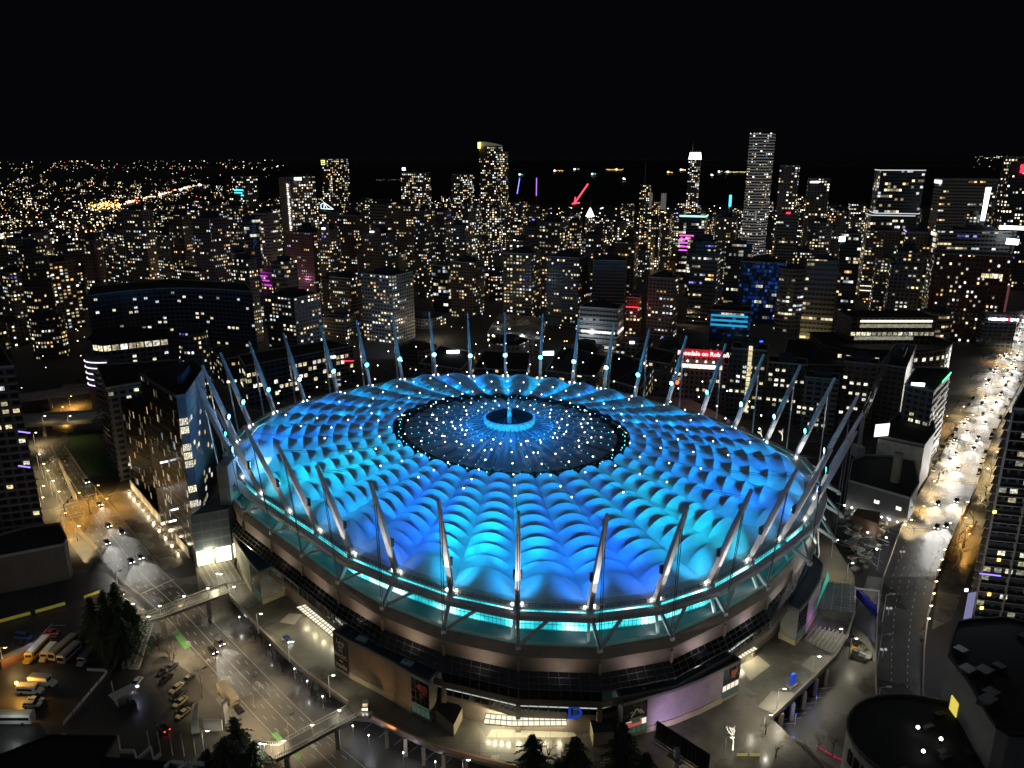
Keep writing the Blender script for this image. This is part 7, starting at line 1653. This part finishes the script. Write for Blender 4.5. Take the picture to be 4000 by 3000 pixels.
for k, (u, v, e, lb) in enumerate(((1019, 2398, 1500, 'plaza lamp nearest the hotel steps'), (1142, 2506, 1500, 'plaza lamp above the row of bare street trees'), (1302, 2638, 1500, 'plaza lamp before the lettered banner'), (1830, 2968, 900, 'lamp on the reddish parapet'), (3285, 2457, 2600, 'plaza lamp on the corner steps'), (3200, 2564, 2600, 'plaza lamp beside the corner steps, over the paving'), (3064, 2690, 2600, 'plaza lamp near the freestanding blue sign'), (3010, 2792, 2200, 'plaza lamp nearest the tan steps'), (3345, 2494, 3200, 'curled-neck lamp over the machinery in the lot'), (3330, 2200, 1600, 'lamp beside the ramp behind the stadium'), (3270, 2110, 1600, 'lamp at the top of the narrow ramp'), (2860, 2880, 700, 'lamp wrapped in glowing branches on the plaza'))): street_lamp(u, v, 7, 'white', e, lb, z=7 if u != 3345 else 0, arm=1.4)
for u, v in ((3490, 2322), (3475, 2480), (3472, 2685), (3465, 2130)): street_lamp(u, v, 10, 'off', 0, 'curved dark lamp post with twin globes on elevated road edge', 'unlit posts on the elevated road', z=7, arm=2.2)
for u, v in ((3473, 2376), (3452, 2537), (3446, 2750), (3525, 2155), (3573, 2062)):
    p = at(u, v, 9.5); t = tag(empty('globe_lamp', p - Vector((0, 0, 2.5))), 'pair of pale dim globes on the elevated road edge', 'lamp', 'twin globes on the elevated road'); mb = MB(); mb.tube(p - Vector((0, 0, 2.5)), p, .1); mb.build('pole', 'steel', t)
    for s in (-.6, .6): mb = MB(); mb.ball(p + Vector((s, 0, 0)), .42, 0, 10, 6); mb.build('globe', mat('globe_glow', (.4, .45, .45), .4, 0, (.7, .85, .85), .35, sample=False), t)
for u, v in ((3712, 2042), (3690, 2146), (3680, 2185), (3668, 2226), (3657, 2271), (3648, 2318), (3637, 2366), (3628, 2416)): street_lamp(u, v, 2.5, 'warm', 260, 'low warm lamp in the row edging the elevated road', 'low lamps along the elevated road', z=7, arm=.1)
for u, v, e, lb in ((3772, 2022, 4200, 'amber lamp among orange bare trees by the avenue'), (3792, 2054, 4200, 'amber lamp lower down among orange bare trees'), (3609, 1978, 5200, 'amber lamp at the kerb before the low chimney block'), (3786, 2085, 2600, 'amber lamp in front of orange bare trees'), (3700, 1625, 7000, 'amber lamp by the white-wall theatre kerb'), (3765, 1588, 9000, 'yellow strip-lit lamp at avenue corner'), (3850, 1480, 9000, 'white lamp beside the avenue before the red-brown tower'), (3905, 1385, 9000, 'amber lamp at the foot of the red-brown tower'), (3917, 1395, 6000, 'second amber lamp at the foot of the red-brown tower'), (3940, 1700, 6000, 'warm lamp on the far kerb of the avenue'), (3790, 1790, 6000, 'warm lamp between parked cars on the avenue')): street_lamp(u, v, 7, 'amber' if 'amber' in lb else 'warm', e, lb)
for u, v in ((3560, 2030), (3650, 1880), (3720, 1760), (3800, 1620), (3880, 1500), (3860, 1830), (3930, 1700), (3985, 1560), (3950, 1380), (3690, 1820), (3760, 1700), (3840, 1560), (3920, 1440), (3895, 1765), (3965, 1620), (3640, 1960), (3780, 1960), (3975, 1330)):
    street_lamp(u, v, 9, 'warm', 19000, 'tall lamp beside the dazzling avenue', 'tall avenue lamps')
# lights beneath the plaza edge, shining on the wet lots
for k, (u, v, z, e, c) in enumerate(((1378, 2835, 4.5, 420, (.85, .9, 1)), (1440, 2872, 4.5, 420, (.85, .9, 1)), (1575, 2940, 4.5, 420, (.85, .9, 1)), (1200, 2660, 4, 420, (.85, .9, 1)), (1150, 2612, 4, 300, (.85, .9, 1)), (935, 2410, 4, 380, (.9, .95, 1)), (1055, 2520, 4, 300, (.85, .9, 1)), (1260, 2720, 4, 300, (.85, .9, 1)), (3190, 2720, 4, 170, (.15, .25, 1)), (3110, 2790, 4, 170, (.15, .25, 1)), (1700, 2975, 4, 300, (.9, .9, 1)))):
    p = at(u, v, z); t = tag(empty('bollard_lamp', (p.x, p.y, 0)), 'blue-tinged lamp by the bluish lot' if c[0] < .5 else 'small white lamp by the wet pavement below the plaza edge', 'lamp', 'blue lamps by the lot' if c[0] < .5 else 'small lamps below the plaza edge'); mb = MB(); mb.tube((p.x, p.y, 0), p, .07); mb.build('post', 'steel', t); mb = MB(); mb.ball(p, .2); mb.build('bulb', 'bulb_white' if c[0] > .5 else mat('dim_blue', (.05, .05, .1), .5, 0, (.1, .15, .8), .5, sample=False), t); lamp('POINT', 'bollard_light', p - Vector((0, 0, .5)), e, c, t, size=.2)
# plaza washers: purple and orange floods on the pavilions and rim
for (u, v, z, tu, tv, tz, e, c, lb) in ((2640, 2960, 7.4, 2660, 2720, 12, 5200, (.75, .55, 1), 'ground floodlight casting violet light on the pavilion wall'), (1400, 2800, 7.4, 1450, 2620, 12, 1100, (1, .6, .22), 'ground floodlight warming the brown pavilion wall'), (1520, 2870, 7.4, 1550, 2700, 12, 1100, (1, .65, .25), 'ground floodlight near the red emblem glass')):
    p = at(u, v, z); t = tag(empty('floodlight', p), lb, 'floodlight'); mb = MB(); mb.box(p, (.6, .4, .4)); mb.build('housing', 'dark_steel', t); lamp('SPOT', 'flood', p + Vector((0, .2, .5)), e, c, t, at(tu, tv, tz), 110, .8, .3)
# traffic-signal gantries at the junction
for u0, v0, u1, v1, lb in ((258, 2022, 312, 1968, 'signal gantry on the near side of the amber junction'), (352, 2005, 420, 1950, 'signal gantry beside the lawn at the amber junction'), (3660, 1900, 3700, 1880, 'signal gantry over the avenue crossing')):
    p = at(u0, v0, 0); t = tag(empty('signal_gantry', p), lb, 'traffic signal'); mb = MB(); mb.tube(p, p + Vector((0, 0, 6.5)), .16); d = (at(u1, v1, 0) - p).normalized(); mb.beam(p + Vector((0, 0, 6.3)), p + d * 9 + Vector((0, 0, 6.3)), .14); mb.build('frame', 'dark_steel', t)
    for k in (4, 8): q = p + d * k + Vector((0, 0, 5.8)); mb = MB(); mb.box(q, (.4, .4, 1.1)); mb.build('signal_head', 'dark_steel', t)
# ================================================================== TREES
mat('bark', (.05, .038, .028), .9); mat('needles', (.035, .055, .03), .85, noise=.5, nscale=.5); mat('bark_amber_lit', (.12, .07, .035), .9)  # second, warmer bark carries the amber lamplight in its colour
rt = random.Random(77)
def conifer_parts(t, h, r, seed):
    q = random.Random(seed); mb = MB(); mb.tube((0, 0, 0), (0, 0, h * .96), .22 + h * .008, .04, 7); mb.build('trunk', 'bark', t); mb = MB(); n = int(h * 3.2)
    for k in range(n):
        s = k / n; z = h * (.1 + .9 * s); R = r * (1 - s) ** .8 * q.uniform(.4, 1.1) + .15
        for j in range(q.randint(5, 8)):
            a = q.uniform(0, 2 * PI); d = Vector((math.cos(a), math.sin(a), 0)); L = R * q.choice((.5, .75, .9, 1.0, 1.1, 1.3)) * q.uniform(.85, 1.1); m = max(2, int(L / .45)); sd = Vector((-d.y, d.x, 0))
            for i in range(m):
                f = (i + .6) / m; p = d * L * f + Vector((0, 0, z - .34 * L * f * f + q.uniform(-.15, .15))); w = (.55 - .32 * f) * q.uniform(.8, 1.4); l = .55 * q.uniform(.8, 1.4)
                tip = p + d * l + Vector((0, 0, -.22)); mb.face([p - d * .2, p + sd * w + Vector((0, 0, -.18)), tip, p - sd * w + Vector((0, 0, -.18))]); 
                if i % 2: mb.face([p - d * .1, p + sd * w * .5 + Vector((0, 0, .3)), tip + sd * w * .6, p + d * .4])
    mb.build('crown', 'needles', t)
def bare_parts(t, h, seed, m='bark'):
    q = random.Random(seed); mb = MB(); tw = MB()
    def grow(p, d, L, r, lv):
        e = p + d * L; (mb if lv < 2 else tw).tube(p, e, r, r * .62, 5 if lv < 2 else 3, caps=False)
        if lv >= 4: return
        for k in range(q.randint(2, 3) + (1 if lv == 0 else 0)):
            a = q.uniform(0, 2 * PI); tilt = q.uniform(.35, .8); x = d.orthogonal().normalized(); y = d.cross(x); nd = (d * math.cos(tilt) + (x * math.cos(a) + y * math.sin(a)) * math.sin(tilt) + Vector((0, 0, .12))).normalized(); grow(e - d * L * q.uniform(0, .25), nd, L * q.uniform(.58, .8), r * .6, lv + 1)
    grow(Vector((0, 0, 0)), Vector((0, 0, 1)), h * .3, h * .018 + .03, 0); mb.build('trunk', m, t); tw.build('crown', m, t)
def tree(u, v, h, kind, label, group=None, z=0.0, r=3.0, seed=1, m='bark', px_base=True):
    p = at(u, v, z); key = ('tree', kind, seed, m)
    return place(key, (lambda q: conifer_parts(q, h, r * 1.75, seed)) if kind == 'conifer' else (lambda q: bare_parts(q, h, seed, m)), p, rt.uniform(0, 6), label, 'tree', 'conifer' if kind == 'conifer' else 'bare_tree', group)
def rooted(ut, vt, h, z): # ground point under a treetop pixel
    p = at(ut, vt, z + h); return px((p.x, p.y, z))
for ut, vt, h, r, s, lb in ((2080, 2868, 15, 4.6, 1, 'dark conifer under the bare tree, before the lit main canopy'), (2248, 2876, 15, 4.4, 2, 'dark conifer in the middle of the plaza clump'), (2180, 2965, 10, 3.4, 6, 'short dark conifer between two taller ones on the plaza'), (2436, 2818, 19, 4.4, 3, 'tallest dark spiky conifer before the violet pavilion'), (2528, 2940, 10, 2.6, 4, 'small dark conifer nearest the big unlit billboard')):
    u, v = rooted(ut, vt, h, 7); tree(u, v, h, 'conifer', lb, None, 7, r, s)
for ut, vt, h, r, s, lb in ((910, 2800, 14, 4.2, 5, 'dark conifer beside the white sail sign'), (870, 2880, 14, 6, 7, 'broad dark conifer at the bottom edge beside flagpoles'), (985, 2900, 12, 4.5, 8, 'dark conifer at the foot of the broad footbridge'), (800, 2930, 10, 4, 14, 'low dark conifer over the white lattice')):
    u, v = rooted(ut, vt, h, 0); tree(u, v, h, 'conifer', lb, None, 0, r, s)
for i, (ut, vt, h, r, s) in enumerate(((345, 2330, 15, 4.5, 9), (395, 2305, 17, 4.5, 10), (440, 2275, 18, 4.5, 11), (430, 2370, 15, 4.8, 12), (490, 2345, 15, 4, 13), (395, 2420, 12, 4, 9), (465, 2430, 14, 4.5, 10), (520, 2400, 12, 4, 13))):
    u, v = rooted(ut, vt, h, 0); tree(u, v, h, 'conifer', 'black evergreen in the unlit grove beside the stairway', 'unlit grove beside the stairway', 0, r, s)
u, v = rooted(2130, 2840, 14, 7); tree(u, v, 14, 'bare', 'tall leafless tree lit from behind by the main canopy', None, 7, seed=21)
for i in range(26):
    t = i / 25; u, v = lerp2((1030, 2500), (1330, 2800), t); tree(u + rt.uniform(-40, 6), v + rt.uniform(-10, 20), 7, 'bare', 'leafless street tree on the pavement below the plaza edge', 'bare street trees below the plaza', 0, seed=22 + i % 3)
for i in range(9):
    t = i / 8; u, v = lerp2((545, 2480), (680, 2600), t); tree(u + rt.uniform(-10, 30), v, 8, 'bare', 'leafless tree on the boulevard pavement beside the stairway', 'bare trees beside the stairway', 0, seed=22 + i % 3)
for i, (u, v) in enumerate(((3725, 2160), (3745, 2110), (3765, 2140), (3790, 2090), (3750, 2190), (3800, 2050), (3830, 1990), (3850, 1930), (3870, 1860), (3890, 1800), (3720, 2230), (3700, 2290))): tree(u, v, 10, 'bare', 'orange-lit leafless tree beside the avenue and framed balcony tower', 'orange-lit bare trees', 0, seed=25 + i % 2, m='bark_amber_lit')
for i, (u, v) in enumerate(((3560, 1860), (3600, 1790), (3640, 1730), (3690, 1650), (3740, 1570), (3790, 1490), (3840, 1410))): tree(u, v, 8, 'bare', 'leafless kerb tree on the theatre side of the avenue', 'bare kerb trees on the avenue', 0, seed=22 + i % 3)
for u, v, z, s, lb in ((3030, 2960, 7, 23, 'leafless tree at the plaza corner above the tan steps'), (3195, 2935, 0, 24, 'leafless tree in the lower lot, left of a pair'), (3250, 2955, 0, 22, 'leafless tree in the lower lot, right of a pair'), (2990, 2870, 7, 22, 'leafless tree beside yellow barrier rail')): tree(u, v, 8, 'bare', lb, None, z, seed=s)
mat('lit_bark', (.1, .1, .1), .5, 0, (1, .9, .7), 1.6, sample=False)
for u, v, lb in ((2975, 1722, 'tree wrapped in bright white string lights by the far rim'), (3055, 1722, 'second tree wrapped in white string lights, right beside the mast'), (2612, 1600, 'string-lit tree at the foot of the red-sign hotel'), (2862, 2930, 'small leafless tree strung with warm lights on the plaza')): tree(u, v, 9, 'bare', lb, None, 7 if v > 2000 else 0, seed=31, m='lit_bark')
for i in range(10): tree(*lerp2((300, 1520), (420, 1430), i / 9), 7, 'bare', 'leafless tree among the amber-lit ramps beyond the overpasses', 'trees beyond the overpasses', 0, seed=22 + i % 3)
# ================================================================== ODDS AND ENDS
# black billboard on its post
p0, p1 = at(2562, 2905, 7), at(2770, 3060, 7); bz = 15.5
A0, A1 = at_y(2565, 2860, at(2565, 2905, 11).y), None
t = tag(empty('billboard', at(2655, 3010, 7)), 'big unlit black billboard on a steel post, seen from behind before the violet pavilion', 'billboard')
a = at(2566, 2818, 17); b = at(2772, 2950, 17); mb = MB(); mb.beam(a - Vector((0, 0, 2.4)), b - Vector((0, 0, 2.4)), .5, 5.0); mb.build('panel', 'roof_black', t)
mb = MB(); d = (b - a).normalized()
for k in range(15): p = lerp(a, b, k / 14) + Vector((-.5, -.5, 0)); mb.box((p.x, p.y, 14.6), (.15, .15, 5)); 
mb.beam(a + Vector((-.5, -.5, -4.9)), b + Vector((-.5, -.5, -4.9)), .3); mb.beam(a + Vector((-1.2, -1.2, -5.0)), b + Vector((-1.2, -1.2, -5.0)), .15); mb.build('frame', 'dark_steel', t)
c = lerp(a, b, .45); mb = MB(); mb.tube((c.x - .6, c.y - .8, 7), (c.x - .6, c.y - .8, 14), .8, n=12); mb.build('post', 'steel', t)
mb = MB(); mb.box((c.x - .8, c.y - 1, 11.5), (4, 2, .2), math.atan2(d.y, d.x)); [mb.box((c.x - .8 + x * 1.9 * d.x, c.y - 1 + x * 1.9 * d.y, 12.2), (.1, .1, 1.3)) for x in (-1, 0, 1)]; mb.build('platform', 'dark_steel', t)
# freestanding blue letter sign on plinth
c = at(3095, 2680, 7); t = tag(empty('gate_sign', c), 'freestanding blue letter sign on a pale plinth near the plaza edge', 'sign'); mb = MB(); mb.box(c + Vector((0, 0, .3)), (3.6, 1.6, .6), .6); mb.build('plinth', 'pale_slab', t); words('letter', 'B', 4.6, 'gate_blue', c + Vector((0, 0, 2.4)), (.8, .6, 0), (0, 0, 1), t, .3, bold=.1)
# blue hoarding under the elevated road
c = at(3390, 2350, 0); t = tag(empty('hoarding', c), 'blue painted hoarding canopy wedged under the elevated road', 'hoarding'); mb = MB()
mb.beam(at(3348, 2310, 6), at(3428, 2395, 6), 1.2, 2.6); mb.build('blue_side', mat('hoarding_blue', (.02, .03, .28), .6, noise=.2), t); mb = MB(); mb.beam(at(3340, 2298, 7.5), at(3434, 2308, 7.5), .4, .4); mb.beam(at(3434, 2308, 7.5), at(3428, 2395, 7.5), .3, .4); mb.build('rim', 'white_metal', t); mb = MB(); mb.box(at(3400, 2330, 5), (5, 5, 3), .3); mb.build('store_box', 'pale_slab', t)
lamp('POINT', 'hoarding_light', at(3425, 2385, 4), 200, (.7, .75, 1), t); lamp('POINT', 'hoarding_light', at(3360, 2325, 9), 150, (.7, .75, 1), t)
# teal banner along the right-hand pavilion
a, b = at(3234, 2235, 15), at(3182, 2395, 15); mb = MB(); mb.face([at(3234, 2228, 18), at(3240, 2262, 13), at(3190, 2372, 9.5), at(3181, 2398, 9)]); q = mb.build('banner', mat('teal_banner', (.03, .4, .3), .6, 0, (.02, .5, .38), .4, sample=False), p4)
lamp('POINT', 'violet_wash', at(3190, 2420, 10), 300, (.8, .3, 1), p4); lamp('POINT', 'ramp_wash', at(3260, 2215, 11), 900, (1, .85, .35), p4)
# machinery and barriers in the lot below the plaza
for k, (u, v, lb, c) in enumerate(((3352, 2545, 'yellow loading machine among dark crates by the lot wall', 'yellow'), (3305, 2520, 'heap of dark gear beside plaza edge', 'black'), (3375, 2565, 'white-sided equipment trailer by the lot wall', 'white'), (3350, 2575, 'pair of dark bins in the open lot', 'grey'))):
    p = at(u, v, 0); t = tag(empty('equipment', p), lb, 'equipment'); mb = MB(); mb.box((p.x, p.y, 1.1), (4.0, 1.8, 1.6), -.6); mb.build('body', 'paint_' + c, t); mb = MB(); mb.box((p.x - .8, p.y + .5, 2.4), (1.4, 1.4, 1.3), -.6); mb.build('cab', 'car_glass' if k == 0 else 'paint_grey', t)
    mb = MB(); [mb.tube((p.x + x * 1.4, p.y - x * .9 - .8, .4), (p.x + x * 1.4 - .2, p.y - x * .9 - 1.1, .4), .4, n=8) for x in (-1, 1)]; mb.build('wheels', 'tyre', t)
kerbwall('lot_wall', [(3330, 2478), (3385, 2520), (3418, 2590)], 0, 3.0, .4, 'grey_concrete', 'pale concrete wall beside the loading machine in the lower lot', 'wall')
fence([(3190, 2918), (3260, 2960), (3330, 2990), (3400, 3030)], .6, mat('red_rail', (.4, .02, .05), .6, 0, (.9, .02, .12), .3, sample=False), 'red-lit guard rail along the bottom of the lower lot', 2.2)
fence([(2878, 2955), (2975, 2955)], 1.0, mat('yellow_rail', (.6, .5, .1), .6, 0, (.8, .7, .15), .25, sample=False), 'yellow barrier rail on the plaza near the lit little tree', 3.0, 7.0)
# small service carts with headlamps on the plaza
for u, v, hd, lb in ((1428, 2765, -1.5, 'small utility cart with two headlamps below the brown pavilion wall'), (1120, 2508, -.6, 'small blue and white cart on the plaza near the lit canopy')):
    p = at(u, v, 7.01); t = tag(empty('utility_cart', p), lb, 'cart'); d = Vector((math.cos(hd), math.sin(hd), 0)); mb = MB(); mb.box(p + Vector((0, 0, .7)), (3.0, 1.4, .6), hd); mb.build('body', 'paint_white', t); mb = MB(); mb.box(p + Vector((0, 0, 2.0)), (1.6, 1.4, .1), hd); [mb.box(p + Vector((0, 0, 1.5)) + d * s * .7, (.08, 1.3, 1.0), hd) for s in (-1, 1)]; mb.build('canopy', 'paint_blue' if u < 1300 else 'paint_silver', t)
    for s in (-.5, .5): mb = MB(); mb.ball(p + d * 1.55 + Vector((-d.y * s, d.x * s, .8)), .22); mb.build('headlight', 'headlight_on', t)
    mb = MB(); [mb.tube(p + d * x + Vector((-d.y * .6, d.x * .6, .3)), p + d * x + Vector((d.y * .6, -d.x * .6, .3)), .3, n=8) for x in (-1, 1)]; mb.build('wheels', 'tyre', t)
# warm spill over plaza corners
for (u, v, z, e, c) in ((1060, 2430, 13, 900, (1, .86, .5)), (3100, 2600, 14, 900, (.95, .95, .85)), (2950, 2720, 14, 900, (1, .9, .65)), (2700, 2900, 13, 900, (1, .85, .5))): lamp('POINT', 'plaza_spill', at(u, v, z), e, c, size=.6)
